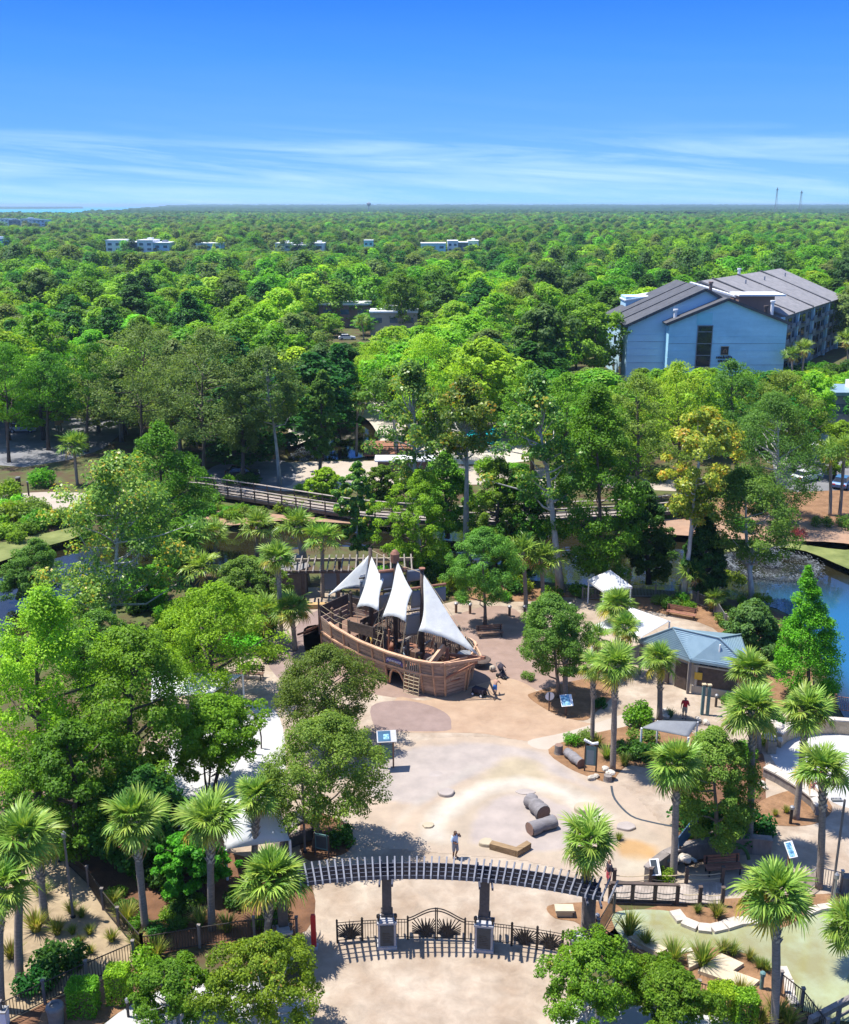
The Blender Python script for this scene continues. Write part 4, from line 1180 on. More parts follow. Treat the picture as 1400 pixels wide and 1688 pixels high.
# ------------------------------------------------------------------ lamps, posts, bins, signs
def lamp(px, py, ty, label, arm=0, m='timber_grey', r=.06):
    p = G(px, py); h = RD(px, ty, p.y).z
    t = empty('lamp_post', p, 0, label, 'lamp post', 'lamp posts in the park')
    b = MB(); b.tube([(0, 0, -.1), (0, 0, h)], [r * 1.15, r], 8); b.build('pole', MATS[m], t)
    b = MB(); b.lathe((0, 0, 0), [(r * 2.2, 0), (r * 2.2, .08), (r * 1.2, .14)], 10); b.build('base', MATS['black_metal'], t)
    if arm:
        b = MB(); b.bar((0, 0, h - .1), (arm, 0, h - .02), .05); b.build('arm', MATS['grey_metal'], t)
        b = MB(); b.box((arm * 1.0, 0, h - .02), (.5, .24, .1)); b.build('lamp_head', MATS['grey_metal'], t)
    else:
        b = MB(); b.lathe((0, 0, h), [(.09, -.32), (.12, -.28), (.12, -.05), (.04, .06)], 10); b.build('lamp_head', MATS['grey_metal'], t)
    return t
lamp(121, 1512, 1372, 'slim grey lamp post on the sandy ground beside the left fence')
lamp(98, 1420, 1352, 'short lamp post half hidden at the edge of the left trees')
lamp(503, 1405, 1288, 'tall grey lamp post with brown base left of the kiosk sign', .35, 'timber_grey')
lamp(1370, 1490, 1318, 'tall dark lamp post with a side arm at the right terrace', -.4, 'timber_grey')
lamp(1372, 1500, 1440, 'short silver lamp post beside the shallow pond at right', 0, 'grey_metal')
def bollard(px, py, label, h=.75, m='timber_dark', r=.09, group='short posts'):
    p = G(px, py); t = empty('bollard', p, 0, label, 'bollard', group)
    b = MB(); b.tube([(0, 0, -.05), (0, 0, h)], r, 10); b.build('shaft', MATS[m], t)
    b = MB(); b.lathe((0, 0, h), [(r * 1.5, 0), (r * 1.5, .14), (r * .8, .2)], 10); b.build('cap', MATS['grey_metal' if m != 'sign_green' else m], t)
bollard(1255, 1630, 'green bollard light beside the stepped stone slab', .75, 'sign_green')
bollard(1303, 1358, 'black bollard light at the tip of the terrace mulch bed', 1.0, 'black_metal')
bollard(983, 1540, 'dark bollard on the mulch beside the right gate post', 1.0)
bollard(1180, 1165, 'grey bollard beside the restroom wall', .8)
bollard(212, 1676, 'thin black bollard on the pale walk beside the clipped shrub', .8, 'black_metal', .06)
for i, x in enumerate((752, 775, 840, 865, 893, 918, 940)):
    bollard(x, 1016 - abs(x - 850) * .06, 'timber bollard along the mulch bed behind the ship, %s in the row from the left' % ('first second third fourth fifth sixth seventh'.split()[i]), .8, 'timber_brown', .12)
# litter bin at the lower left
t = empty('litter_bin', G(94, 1688), 0, 'round grey litter bin with open top below the picket fence', 'litter bin')
b = MB(); b.lathe((0, 0, 0), [(.30, 0), (.32, .1), (.36, .85)], 16); b.build('drum', MATS['plastic_grey'], t)
b = MB(); b.lathe((0, 0, .85), [(.40, 0), (.40, .07), (.36, .16), (.22, .2), (.2, .1)], 16); b.build('lid', MATS['plastic_grey'], t)
t = empty('white_cabinet', G(5, 1690), 0, 'small white utility cabinet at the bottom left corner', 'cabinet')
b = MB(); b.box((0, 0, .4), (.5, .4, .8)); b.build('body', MATS['white_paint'], t); b = MB(); b.box((0, 0, .83), (.56, .46, .06)); b.build('lid', MATS['grey_metal'], t)
# green sign with a white pitched top
p = G(973, 1272)
t = empty('park_sign', p, radians(-12), 'tall green notice board with white pitched cap on the palm bed', 'sign')
for s in (-.36, .36):
    b = MB(); b.box((s, 0, 1.05), (.1, .1, 2.1)); b.build('post', MATS['timber_dark'], t)
b = MB(); b.box((0, -.02, 1.15), (.66, .06, 1.35)); b.build('panel', MATS['sign_green'], t)
b = MB(); b.box((-.03, -.056, 1.05), (.44, .01, 1.0)); b.build('notice', MATS['sign_grey'], t)
b = MB(); b.bar((-.46, 0, 2.22), (.04, 0, 1.98), .14, .12); b.bar((.04, 0, 1.98), (.42, 0, 2.08), .14, .12); b.build('cap', MATS['white_paint'], t)
# round white sign
t = empty('round_sign', G(905, 1172), radians(8), 'round white sign with a dark bar on a brown post in the mulch island', 'sign')
b = MB(); b.box((0, 0, .72), (.08, .08, 1.44)); b.build('post', MATS['timber_brown'], t)
b = MB(); b.tube([(0, -.05, 1.2), (0, -.09, 1.2)], .34, 20); b.build('disc', MATS['white_paint'], t)
b = MB(); b.box((-.03, -.1, 1.2), (.09, .015, .6)); b.build('bar', MATS['plaque'], t)
b = MB(); b.add([(.36 * cos(2 * pi * k / 24), -.07 + .05 * 0, 1.2 + .36 * sin(2 * pi * k / 24)) for k in range(24)] + [(.33 * cos(2 * pi * k / 24), -.1, 1.2 + .33 * sin(2 * pi * k / 24)) for k in range(24)], [(k, (k + 1) % 24, 24 + (k + 1) % 24, 24 + k) for k in range(24)]); b.build('rim', MATS['plaque'], t)
# tilted information panel
def info_panel(px, py, label, rz=0, w=.85, h=1.0, m='sign_blue', d=.6, tilt=.5, leg='timber_brown'):
    t = empty('information_panel', G(px, py), rz, label, 'sign', 'tilted information panels')
    b = MB(); b.box((0, .05, h / 2), (.14, .1, h)); b.build('post', MATS[leg], t)
    b = MB(); b.slab([(-w / 2, -d / 2, h - .1), (w / 2, -d / 2, h - .1), (w / 2, d / 2, h + tilt), (-w / 2, d / 2, h + tilt)], .05); b.build('board', MATS['white_paint'], t)
    b = MB(); q = .04
    up = Vector((0, -tilt - .1, d)).normalized() * .031
    b.slab([Vector((-w / 2 + q, -d / 2 + q, h - .1 + q)) + up, Vector((w / 2 - q - .18 * w, -d / 2 + q, h - .1 + q)) + up, Vector((w / 2 - q - .18 * w, d / 2 - q, h + tilt - q)) + up, Vector((-w / 2 + q, d / 2 - q, h + tilt - q)) + up], .01); b.build('print', MATS[m], t)
    return t
info_panel(933, 1180, 'bright blue and white tilted information panel in the mulch island', radians(10))
info_panel(1299, 1440, 'small blue tilted panel beside the right lamp post', .3, .5, 1.3)
info_panel(1078, 1456, 'small dark tilted panel beside the rope bridge', .1, .5, .8, 'plaque')
# big board kiosks
t = empty('notice_kiosk', G(638, 1266), radians(6), 'roofed notice kiosk with blue picture board beside the small dome tree', 'sign')
for s in (-.42, .42):
    b = MB(); b.box((s, 0, 1.1), (.1, .1, 2.2)); b.build('post', MATS['timber_brown'], t)
b = MB(); b.box((0, 0, 1.15), (.76, .06, 1.0)); b.build('panel', MATS['sign_green'], t)
b = MB(); b.slab([(-.62, -.4, 2.05), (.62, -.4, 2.05), (.62, .4, 2.45), (-.62, .4, 2.45)], .07); b.build('roof', MATS['grey_metal'], t)
b = MB(); b.slab([(-.55, -.36, 2.115), (.25, -.36, 2.115), (.25, .34, 2.46), (-.55, .34, 2.46)], .02); b.build('picture', MATS['glass_blue'], t)
b = MB(); b.slab([(-.2, -.25, 2.19), (.15, -.25, 2.19), (.15, .1, 2.365), (-.2, .1, 2.365)], .02); b.build('emblem', MATS['sign_blue'], t)
t = empty('map_board', G(531, 1412), radians(-20), 'grey framed map board in the shaded bed under the small dome tree', 'sign')
for s in (-.42, .42):
    b = MB(); b.box((s, 0, .7), (.08, .08, 1.4)); b.build('post', MATS['timber_dark'], t)
b = MB(); b.box((0, 0, .95), (.82, .06, .95)); b.build('panel', MATS['sign_green'], t)
b = MB(); b.box((0, -.036, .95), (.62, .01, .75)); b.build('map', MATS['plaque'], t)
t = empty('leaning_board', G(1132, 1418), radians(38), 'slanted blue board leaning at the left end of the alcove wall', 'sign')
b = MB(); b.slab([(-.8, 0, 1.0), (.8, 0, 1.9), (.8, .1, 2.6), (-.8, .1, 1.7)], .06); b.build('board', MATS['glass_blue'], t)
for s, h in ((-.7, 1.2), (.7, 2.1)):
    b = MB(); b.box((s, .02, h / 2), (.12, .12, h)); b.build('post', MATS['timber_brown'], t)
for i, (dx, lab) in enumerate(((1157, 'left of two green posts with pale caps by the restroom'), (1166, 'right of two green posts with pale caps by the restroom'))):
    t = empty('green_post', G(dx, 1178 + i), 0, lab, 'post', 'green posts by the restroom')
    b = MB(); b.box((0, 0, 1.15), (.2, .2, 2.3)); b.build('shaft', MATS['sign_green'], t)
    b = MB(); b.box((0, 0, 2.34), (.28, .28, .1)); b.build('cap', MATS['rope'], t)
t = empty('boundary_post', G(1118, 1420), 0, 'dark timber post beside the blue leaning board', 'post')
b = MB(); b.box((0, 0, .6), (.2, .2, 1.2)); b.build('shaft', MATS['timber_dark'], t); b = MB(); b.box((0, 0, 1.23), (.26, .26, .06)); b.build('cap', MATS['timber_grey'], t)

# ------------------------------------------------------------------ logs and stones of the splash play
def play_log(a, c, r, label, m='log_grey', n=12, cat='log', taper=.9, bulge=.12, seed=1):
    a, c = Vector(a), Vector(c); rg = random.Random(seed)
    t = empty('play_log', a, 0, label, cat, 'logs on the splash floor')
    b = MB(); b.smooth = True
    L = (c - a); k = 7
    b.tube([L * (i / k) + Vector((0, 0, r * (.92))) + Vector((0, rg.uniform(-.03, .03), rg.uniform(-.02, .02))) for i in range(k + 1)], [r * (1 + (taper - 1) * i / k) * (1 + bulge * rg.uniform(-1, 1)) for i in range(k + 1)], n, cap=False)
    b.build('bark', MATS[m], t)
    b = MB(); d = L.normalized()
    for o, s, rr in ((Vector(), -1, r), (L, 1, r * taper)):
        b.tube([o + Vector((0, 0, r * .92)) - d * .02 * s, o + Vector((0, 0, r * .92)) + d * .015 * s], rr * .97, n)
    b.build('cut_end', MATS['cut_wood'], t)
    return t
play_log(G(896, 1350), G(873, 1328), .44, 'upright tilted grey log, the far one of the pair', seed=3, taper=1.0, bulge=.2)
play_log(G(873, 1376), G(914, 1362), .40, 'grey log lying across the near side of the pair', seed=4, bulge=.1)
play_log(G(958, 1266), G(934, 1246), .34, 'grey log bench lying in the palm bed beside the stump', seed=5)
t = empty('driftwood_seat', G(836, 1402), 0, 'bent brown driftwood plank seat on the splash floor', 'seat', 'logs on the splash floor')
P0, P1, P2 = G(809, 1398), G(852, 1410), G(872, 1398)
b = MB(); o0 = t.location
b.bar(P0 - o0 + Vector((0, 0, .2)), P1 - o0 + Vector((0, 0, .2)), .36, .4); b.build('long_beam', MATS['log_brown'], t)
b = MB(); b.bar(P1 - o0 + Vector((-.1, -.1, .21)), P2 - o0 + Vector((0, 0, .21)), .34, .4); b.build('short_beam', MATS['log_brown'], t)
def flat_stone(px, py, rx, ry, label, h=.14, m='stone_pale', seed=0):
    rg = random.Random(seed); p = G(px, py)
    pl = [(rx * cos(a) * rg.uniform(.85, 1.1), ry * sin(a) * rg.uniform(.85, 1.1)) for a in [2 * pi * k / 14 for k in range(14)]]
    pl = smooth_poly(pl, 2)
    b = MB(); n = len(pl)
    b.add([(x, y, 0) for x, y in pl] + [(x * .97, y * .97, h * .8) for x, y in pl] + [(x * .9, y * .9, h) for x, y in pl], [(i, (i + 1) % n, n + (i + 1) % n, n + i) for i in range(n)] + [(n + i, n + (i + 1) % n, 2 * n + (i + 1) % n, 2 * n + i) for i in range(n)] + [tuple(range(2 * n, 3 * n))])
    o = b.build('flat_stone', MATS[m]); o.location = p; tag(o, label, 'stone', 'flat stones on the splash floor')
flat_stone(736, 1309, .55, .45, 'flat grey stone at the upper left of the splash floor', .2, 'plaza_grey', 1)
flat_stone(802, 1392, .42, .38, 'low pointed stone at the left end of the driftwood seat', .22, 'splash_sand', 2)
flat_stone(966, 1336, .7, .55, 'flat pale stone with raised edge above the gate palm', .3, 'splash_sand', 3)
flat_stone(1032, 1364, .6, .42, 'flat grey stone right of the gate palm crown', .16, 'plaza_grey', 4)
flat_stone(706, 1362, .35, .3, 'small flat stone left of the standing person', .12, 'splash_sand', 5)
flat_stone(866, 1306, .62, .3, 'thin grey stone disc beyond the two logs', .06, 'plaza_grey', 6)
flat_stone(718, 1276, .5, .38, 'round drain cover on the plaza beside the kiosk', .02, 'plaza_grey', 7)
t = empty('tree_stump', G(921, 1242), 0, 'short dark stump at the tip of the palm bed', 'stump')
b = MB(); b.lathe((0, 0, 0), [(.32, 0), (.28, .15), (.26, .62)], 14); b.build('bark', MATS['timber_grey'], t); b = MB(); b.lathe((0, 0, .6), [(.25, 0), (.24, .035)], 14); b.build('cut_top', MATS['cut_wood'], t)
t = empty('tree_stump', G(1002, 1287), 0, 'stump with pale rocks on top at the lower edge of the palm bed', 'stump')
b = MB(); b.lathe((0, 0, 0), [(.3, 0), (.27, .1), (.26, .4)], 14); b.build('bark', MATS['timber_grey'], t)
t = empty('stone_bench', G(930, 1508), 0, 'pale block bench on the mulch beside the right gate post', 'bench')
b = MB(); b.box((0, 0, .38), (.95, .55, .12)); b.build('seat', MATS['stone_cream'], t)
b = MB(); b.box((0, 0, .16), (.8, .4, .32)); b.build('plinth', MATS['stone_cream'], t)
def bench(px, py, rz, label, L=1.7, m='timber_red'):
    t = empty('park_bench', G(px, py), rz, label, 'bench', 'slatted benches')
    for i in range(4):
        b = MB(); b.box((0, -.22 + i * .145, .45), (L, .125, .04)); b.build('seat_slat', MATS[m], t)
    for i in range(3):
        b = MB(); b.box((0, .32 + i * .03, .58 + i * .15), (L, .035, .125)); b.build('back_slat', MATS[m], t)
    for s in (-1, 1):
        b = MB(); b.box((s * (L / 2 - .15), -.2, .21), (.07, .07, .43)); b.box((s * (L / 2 - .15), .3, .45), (.07, .07, .9)); b.box((s * (L / 2 - .15), .05, .41), (.06, .5, .05)); b.build('frame', MATS['black_metal'], t)
bench(1122, 1018, radians(-28), 'red brown slatted bench on the bank behind the blue roofed restroom', 2.6)
bench(1192, 1440, radians(6), 'red brown bench inside the grey wall alcove', 2.0)
bench(808, 1050, radians(10), 'dark brown bench on the shaded paving behind the bow', 2.2, 'timber_brown')
bench(412, 1118, radians(-10), 'dark bench in the shade below the left bright tree', 2.2, 'timber_brown')
# teal shell rims on the alcove
for px, py, lab, r in ((1123, 1436, 'teal shell basin holding white rocks on the alcove wall', .75), (1212, 1430, 'teal arch of vines at the right side of the bench alcove', .7)):
    p = G(px, py); b = MB(); b.smooth = True
    b.tube([(r * cos(pi * k / 10), r * .5 * sin(pi * k / 10), .5 + (r * sin(pi * k / 10) if 'arch' in lab else .1)) for k in range(11)], .1, 8)
    o = b.build('shell_rim' if 'basin' in lab else 'vine_arch', MATS['leaf_aloe'] if 'arch' in lab else MATS['sign_grey']); o.location = p; tag(o, lab, 'planter')
# ------------------------------------------------------------------ the play ship
SL = 13.0
BOW = Vector((3.35, 69.0, 0))
SU = Vector((.815, -.58, 0)).normalized()              # from stern to bow
SN = Vector((-SU.y, SU.x, 0))                          # away from the viewer
STERN = BOW - SU * SL
SRZ = atan2(SU.y, SU.x)
ship = empty('play_ship', STERN, SRZ, 'large wooden pirate ship playground with white sails on the rust brown paving', 'play ship')
INV = (Matrix.Translation(STERN) @ Matrix.Rotation(SRZ, 4, 'Z')).inverted()
def SLc(p): return INV @ Vector(p)
HB = ([0, .6, 2, 4.5, 7.5, 10, 11.4, 12.2, 13.0], [1.75, 1.95, 2.35, 2.7, 2.85, 2.8, 2.55, 2.1, .12])
RZ = ([0, 1.2, 3.0, 5.0, 7.5, 10, 13], [3.6, 3.4, 3.15, 2.92, 2.8, 2.8, 2.9])
def hull(s, side, z, off=0.0):
    """point of the hull skin: s along the ship, z height"""
    w = float(np.interp(s, *HB)); zt = float(np.interp(s, *RZ))
    k = max(0, z) / zt
    fl = .80 + .20 * k ** .8
    xx = s if s < 11.5 else s - (1 - k) * .35 * (s - 11.5) / 1.5
    return Vector((xx, side * (w * fl + off), z))
FRM = [0.0, 1.5, 3.0, 4.6, 6.0, 7.2, 9.0, 10.4, 11.4, 12.2, 12.98]
NSTR = 10
def skip(side, i, j):
    if side < 0:
        if i == 5 and j < 5: return True                # arched way under the name board
        if i == 6 and 5 <= j < 9: return True           # little boarding window above the net
    return False
for side in (-1, 1):
    for i in range(len(FRM) - 1):
        s0, s1 = FRM[i] + .01, FRM[i + 1] - .01
        for j in range(NSTR):
            if skip(side, i, j): continue
            k0, k1 = (j + .04) / NSTR, (j + .93) / NSTR
            b = MB(); n = 3
            rows = []
            for o in (0, .05):
                for kk in ((k0, k1) if o == 0 else (k1, k0)):
                    rows.append([hull(s0 + (s1 - s0) * q / n, side, kk * np.interp(s0 + (s1 - s0) * q / n, *RZ), -o) for q in range(n + 1)])
            for q in range(4):
                r0, r1 = rows[q], rows[(q + 1) % 4]
                b.sheet([r0, r1] if side < 0 else [r1, r0])
            b.build('plank', MATS['hull_plank'], ship)
    for i, s in enumerate(FRM):
        b = MB(); zt = np.interp(s, *RZ)
        w = .15
        for q in range(6):
            za, zb_ = zt * q / 6, zt * (q + 1) / 6 - (.002 if q == 5 else 0)
            pa, pb = hull(s, side, za, .03), hull(s, side, zb_, .03)
            b.bar(pa, pb, w, .09, up=(1, 0, 0))
        b.build('frame', MATS['hull_trim'], ship)
    for name, kz, w, hh, off in (('rail_cap', 1.0, .26, .12, 0), ('rub_rail', .62, .12, .14, .05)):
        b = MB(); n = 40
        def ring(s): 
            zt = float(np.interp(s, *RZ)) * kz
            c = hull(s, side, zt, off)
            return [c + Vector((0, -w / 2 * side, -hh / 2)), c + Vector((0, w / 2 * side, -hh / 2)), c + Vector((0, w / 2 * side, hh / 2)), c + Vector((0, -w / 2 * side, hh / 2))]
        ss = [i / n * (SL - .02) for i in range(n + 1)]
        if name == 'rail_cap': ss = ss[4:] if True else ss
        rows = list(zip(*[ring(s) for s in ss]))
        for q in range(4): b.sheet([rows[q], rows[(q + 1) % 4]] if side > 0 else [rows[(q + 1) % 4], rows[q]])
        for e in (0, -1): b.add([r[e] for r in rows], [(0, 1, 2, 3)])
        b.build(name, MATS['hull_trim'], ship)
# arch edge of the opening
b = MB(); b.smooth = True
b.tube([hull(7.32 + 1.56 * q / 10, -1, 1.45 * (1 - abs(2 * q / 10 - 1) ** 2.6) + .05, .0) for q in range(11)], .09, 6); b.build('arch_trim', MATS['hull_trim'], ship)
# transom
for j in range(8):
    b = MB(); z0, z1 = 3.4 * (j + .05) / 8, 3.4 * (j + .93) / 8
    b.slab([hull(0, -1, z0, -.06), hull(0, 1, z0, -.06), hull(0, 1, z1, -.06), hull(0, -1, z1, -.06)], .05); b.build('plank', MATS['hull_plank'], ship)
# name board: a blue ribbon bent along the hull between two frames
b = MB()
def RB(q, z): 
    return hull(7.34 + 1.54 * q, -1, z, .06)
n = 12
def arcz(q): return .10 * sin(pi * q) 
b.sheet([[RB(.06 + .88 * q / n, 2.02 + arcz(q / n)) for q in range(n + 1)], [RB(.06 + .88 * q / n, 2.36 + arcz(q / n)) for q in range(n + 1)]])
for q0, q1 in ((0.0, .14), (.86, 1.0)):
    b.sheet([[RB(q0, 1.92) - Vector((0, -.012, 0)), RB(q1, 1.92) - Vector((0, -.012, 0))], [RB(q0, 2.24) - Vector((0, -.012, 0)), RB(q1, 2.24) - Vector((0, -.012, 0))]])
rib = b.build('name_ribbon', MATS['ribbon'], ship)
fc = bpy.data.curves.new('lettering', 'FONT'); fc.body = 'Adventure'; fc.size = .30; fc.align_x = 'CENTER'; fc.align_y = 'CENTER'; fc.shear = .35; fc.extrude = .006
fo = bpy.data.objects.new('lettering_curve', fc); COL.objects.link(fo)
lm = bpy.data.meshes.new_from_object(fo.evaluated_get(bpy.context.evaluated_depsgraph_get())); bpy.data.objects.remove(fo)
lm.materials.clear(); fo = link('lettering', lm, MATS['white_paint'], rib)
a_, c_ = RB(.1, 2.25), RB(.9, 2.25); d_ = (c_ - a_).normalized()
fo.location = RB(.5, 2.25) + Vector((0, -.05, 0)); fo.rotation_euler = (pi / 2 - .08, 0, atan2(d_.y, d_.x))
# boarding net
b = MB()
def NP(u, v): 
    s = 9.05 + 1.3 * u; z = 1.62 * v + .02
    p = hull(s, -1, z, .12 + .5 * (1 - v)); return p
for i in range(4): b.tube([NP(i / 3, j / 6) for j in range(7)], .032, 5)
for j in range(7): b.tube([NP(i / 3, j / 6) for i in range(4)], .03, 5)
nt_ = b.build('boarding_net', MATS['rope'], ship)
# decks
b = MB()
st = [(s, float(np.interp(s, *HB)) * .9 - .12) for s in np.linspace(.2, 12.6, 24)]
b.prism([(s, -w) for s, w in st] + [(s, w) for s, w in st[::-1]], 1.15, 1.25); b.build('deck', MATS['timber_red'], ship)
b = MB(); st2 = [(s, float(np.interp(s, *HB)) * .97 - .2) for s in np.linspace(.1, 3.4, 8)]
b.prism([(s, -w) for s, w in st2] + [(s, w) for s, w in st2[::-1]], 2.5, 2.6); b.build('quarter_deck', MATS['timber_brown'], ship)
# bulwarks of the quarter deck
def boards(p0, p1, z0, z1, n, m, name='bulwark_board', gap=.015, t=.06):
    for j in range(n):
        a, c = z0 + (z1 - z0) * j / n, z0 + (z1 - z0) * (j + 1) / n - gap
        b = MB(); b.slab([(p0[0], p0[1], a), (p1[0], p1[1], a), (p1[0], p1[1], c), (p0[0], p0[1], c)], t); b.build(name, MATS[m], ship)
boards((.05, -1.72), (.05, 1.72), 3.45, 4.35, 4, 'timber_dark')
boards((3.4, -.9), (3.4, 2.3), 2.7, 3.7, 4, 'timber_dark')
boards((.1, 1.85), (3.4, 2.42), 3.1, 4.0, 4, 'timber_dark')
boards((3.5, -2.5), (5.9, -2.42), 3.4, 4.25, 4, 'timber_dark')
for s, w in ((3.5, -2.5), (5.9, -2.42), (4.7, -2.45)):
    b = MB(); b.box((s, w + .12, 2.7), (.16, .16, 3.1)); b.build('post', MATS['timber_dark'], ship)
# pickets and posts standing on deck
rg_ = random.Random(5)
for side in (-1, 1):
    b = MB()
    for i in range(46):
        s = 3.7 + 8.6 * i / 45
        p = hull(s, side, 2.0, -.28); h = float(np.interp(s, *RZ)) + (.35 if side > 0 else -.1)
        b.box((p.x, p.y, 1.25 + (h - 1.25) / 2), (.10, .04, h - 1.25))
    o = b.build('inner_pickets', MATS['timber_grey'], ship); o['kind'] = 'stuff'
for s, w, z0, z1, m in [(2.0, -1.6, 2.6, 4.4, 'timber_dark'), (1.0, -1.4, 2.6, 4.2, 'timber_brown'), (2.7, 1.5, 2.6, 4.4, 'timber_dark'), (.7, 1.3, 2.6, 4.6, 'timber_dark'),
                        (4.4, -1.3, 1.25, 3.7, 'timber_dark'), (6.3, -1.5, 1.25, 3.6, 'timber_dark'), (7.2, 1.6, 1.25, 3.6, 'timber_dark'), (8.6, -1.7, 1.25, 3.5, 'timber_dark'), (9.6, 1.5, 1.25, 3.6, 'timber_dark'), (10.6, -1.0, 1.25, 3.5, 'timber_dark'), (11.2, 1.2, 1.25, 4.3, 'timber_dark'), (5.2, 1.7, 1.25, 3.9, 'timber_dark'), (11.6, -.9, 1.25, 3.4, 'timber_red')]:
    b = MB(); b.box((s, w, (z0 + z1) / 2), (.17, .17, z1 - z0)); b.lathe((s, w, z1), [(.1, 0), (.13, .06), (.05, .16)], 8); b.build('post', MATS[m], ship)
for s, w, r, h in ((7.0, -.9, .32, .85), (5.6, .3, .30, .8), (9.4, -.3, .34, .9), (10.2, .9, .3, .8)):
    b = MB(); b.smooth = True; b.lathe((s, w, 1.25), [(r * .8, 0), (r, h * .5), (r * .8, h), (r * .7, h - .04)], 12); b.build('barrel', MATS['timber_red'], ship)
b = MB()
for s in (5.0, 6.0, 7.4, 8.4): b.box((s, .6 if s < 7 else -.2, 1.7), (.9, .7, .9))
b.build('crate', MATS['timber_brown'], ship)
for s, w in ((6.4, .8), (8.1, .9), (9.9, -1.1)):
    b = MB(); b.smooth = True
    for k in range(7): b.bar((s - .35 + .12 * k, w - .5, 1.45 + .17 * k), (s - .35 + .12 * k, w + .5, 1.45 + .17 * k), .16, .05)
    b.build('stair', MATS['timber_grey'], ship)
b = MB(); b.tube([(10.3 + .5 * cos(2 * pi * k / 16), -.1, 2.2 + .5 * sin(2 * pi * k / 16)) for k in range(17)], .04, 5)
for k in range(8): b.bar((10.3, -.1, 2.2), (10.3 + .62 * cos(pi * k / 4), -.1, 2.2 + .62 * sin(pi * k / 4)), .04)
b.box((10.3, .1, 1.7), (.16, .2, 1.0)); b.build('steering_wheel', MATS['timber_brown'], ship)
# coloured climbing pieces seen below the fore sail
for s, w, z, m in ((9.2, -1.1, 1.9, 'sign_yellow'), (9.9, -1.3, 1.8, 'leaf_hedge'), (8.2, -1.2, 2.0, 'sign_yellow'), (4.0, -.4, 2.0, 'sign_yellow'), (7.7, -1.0, 1.8, 'sign_grey')):
    b = MB(); b.smooth = True; b.tube([(s, w, z - .5), (s + .12, w, z), (s - .05, w, z + .35)], [.06, .09, .05], 6); b.build('climbing_grip', MATS[m], ship)
# masts, crow's nest, yards
def s_at(px, z):                                     # place on the axis that shows at this column
    best = min(np.linspace(0, SL, 400), key=lambda s: abs(PX(STERN + SU * s + Vector((0, 0, z)))[0] - px))
    return float(best)
MA = s_at(612, 5), s_at(652, 5), s_at(696, 5)
MT = [RD(x, y, (STERN + SU * s).y).z for s, x, y in zip(MA, (612, 652, 696), (904, 912, 938))]
for s, h in zip(MA, MT):
    b = MB(); b.smooth = True; b.tube([(s, 0, 1.25), (s, 0, h * .6), (s, 0, h)], [.20, .18, .15], 10); b.build('mast', MATS['timber_dark'], ship)
b = MB(); b.lathe((MA[1], 0, MT[1] - .75), [(.22, 0), (.33, .05), (.36, .72), (.2, .95), (.05, 1.05)], 10); b.build('crow_nest', MATS['timber_red'], ship)
b = MB(); b.lathe((MA[2], 0, MT[2] - .02), [(.24, 0), (.24, .1), (.05, .12)], 10); b.build('mast_cap', MATS['timber_red'], ship)
b = MB(); b.bar((MA[0] - .25, 0, MT[0] - .1), (MA[0] + .35, .2, MT[0] + .55), .07); b.build('flag_spar', MATS['timber_brown'], ship)
YD = (INV.to_3x3() @ Vector((.93, .36, 0))).normalized()      # the yards are braced round
def on_mast(i, py):
    s = MA[i]; p = STERN + SU * s; return RD((612, 652, 696)[i], py, p.y).z
def yard(i, py, l, r, th=.09, m='timber_dark'):
    z = on_mast(i, py); c = Vector((MA[i], 0, z))
    b = MB(); b.tube([c + YD * l, c + YD * r], th, 8); b.build('yard', MATS[m], ship)
    return c
def square(i, y0, y1, l, r, m='canvas_grey', bulge=.06):
    """a square sail hanging from its yard"""
    za, zb_ = on_mast(i, y0), on_mast(i, y1)
    nv = Vector((-YD.y, YD.x, 0)); c = Vector((MA[i], 0, 0)); rows = []
    for j in range(7):
        k = j / 6; z = za + (zb_ - za) * k
        rows.append([c + YD * (l + (r - l) * q / 6) + Vector((0, 0, z)) - nv * (bulge * sin(pi * k) * sin(pi * q / 6)) for q in range(7)])
    b = MB(); b.smooth = True; b.sheet(rows); o = b.build('square_sail', MATS[m], ship)
    so = o.modifiers.new('thick', 'SOLIDIFY'); so.thickness = .02
for i, y, l, r in ((0, 951, -.95, .1), (1, 939, -1.3, .9), (1, 972, -1.35, .1), (2, 968, -.95, 1.9), (2, 1005, -1.3, .1)):
    yard(i, y, l, r, .11 if y in (939, 968) else .07, 'timber_red' if y in (939, 968) else 'timber_dark')
square(0, 957, 990, -.9, -.05)
square(1, 943, 968, -1.2, .1); square(1, 978, 1000, -1.3, -.05)
square(2, 972, 1000, -.9, .1); square(2, 1010, 1045, -1.3, -.05)
square(1, 943, 962, .95, 2.2); square(2, 972, 995, .5, 1.9)
# slim light strips above and below the lower yards
for i, y in ((0, 951), (1, 972), (2, 1005)):
    for o0, o1 in ((-7, -2), (2, 7)):
        za, zb_ = on_mast(i, y + o0), on_mast(i, y + o1); c = Vector((MA[i], 0, 0))
        b = MB(); b.slab([c + YD * -.95 + Vector((0, 0, zb_)), c + YD * -.1 + Vector((0, 0, zb_)), c + YD * -.15 + Vector((0, 0, za)), c + YD * -.85 + Vector((0, 0, (za * 2 + zb_) / 3))], .02); b.build('sail_strip', MATS['canvas_white'], ship)
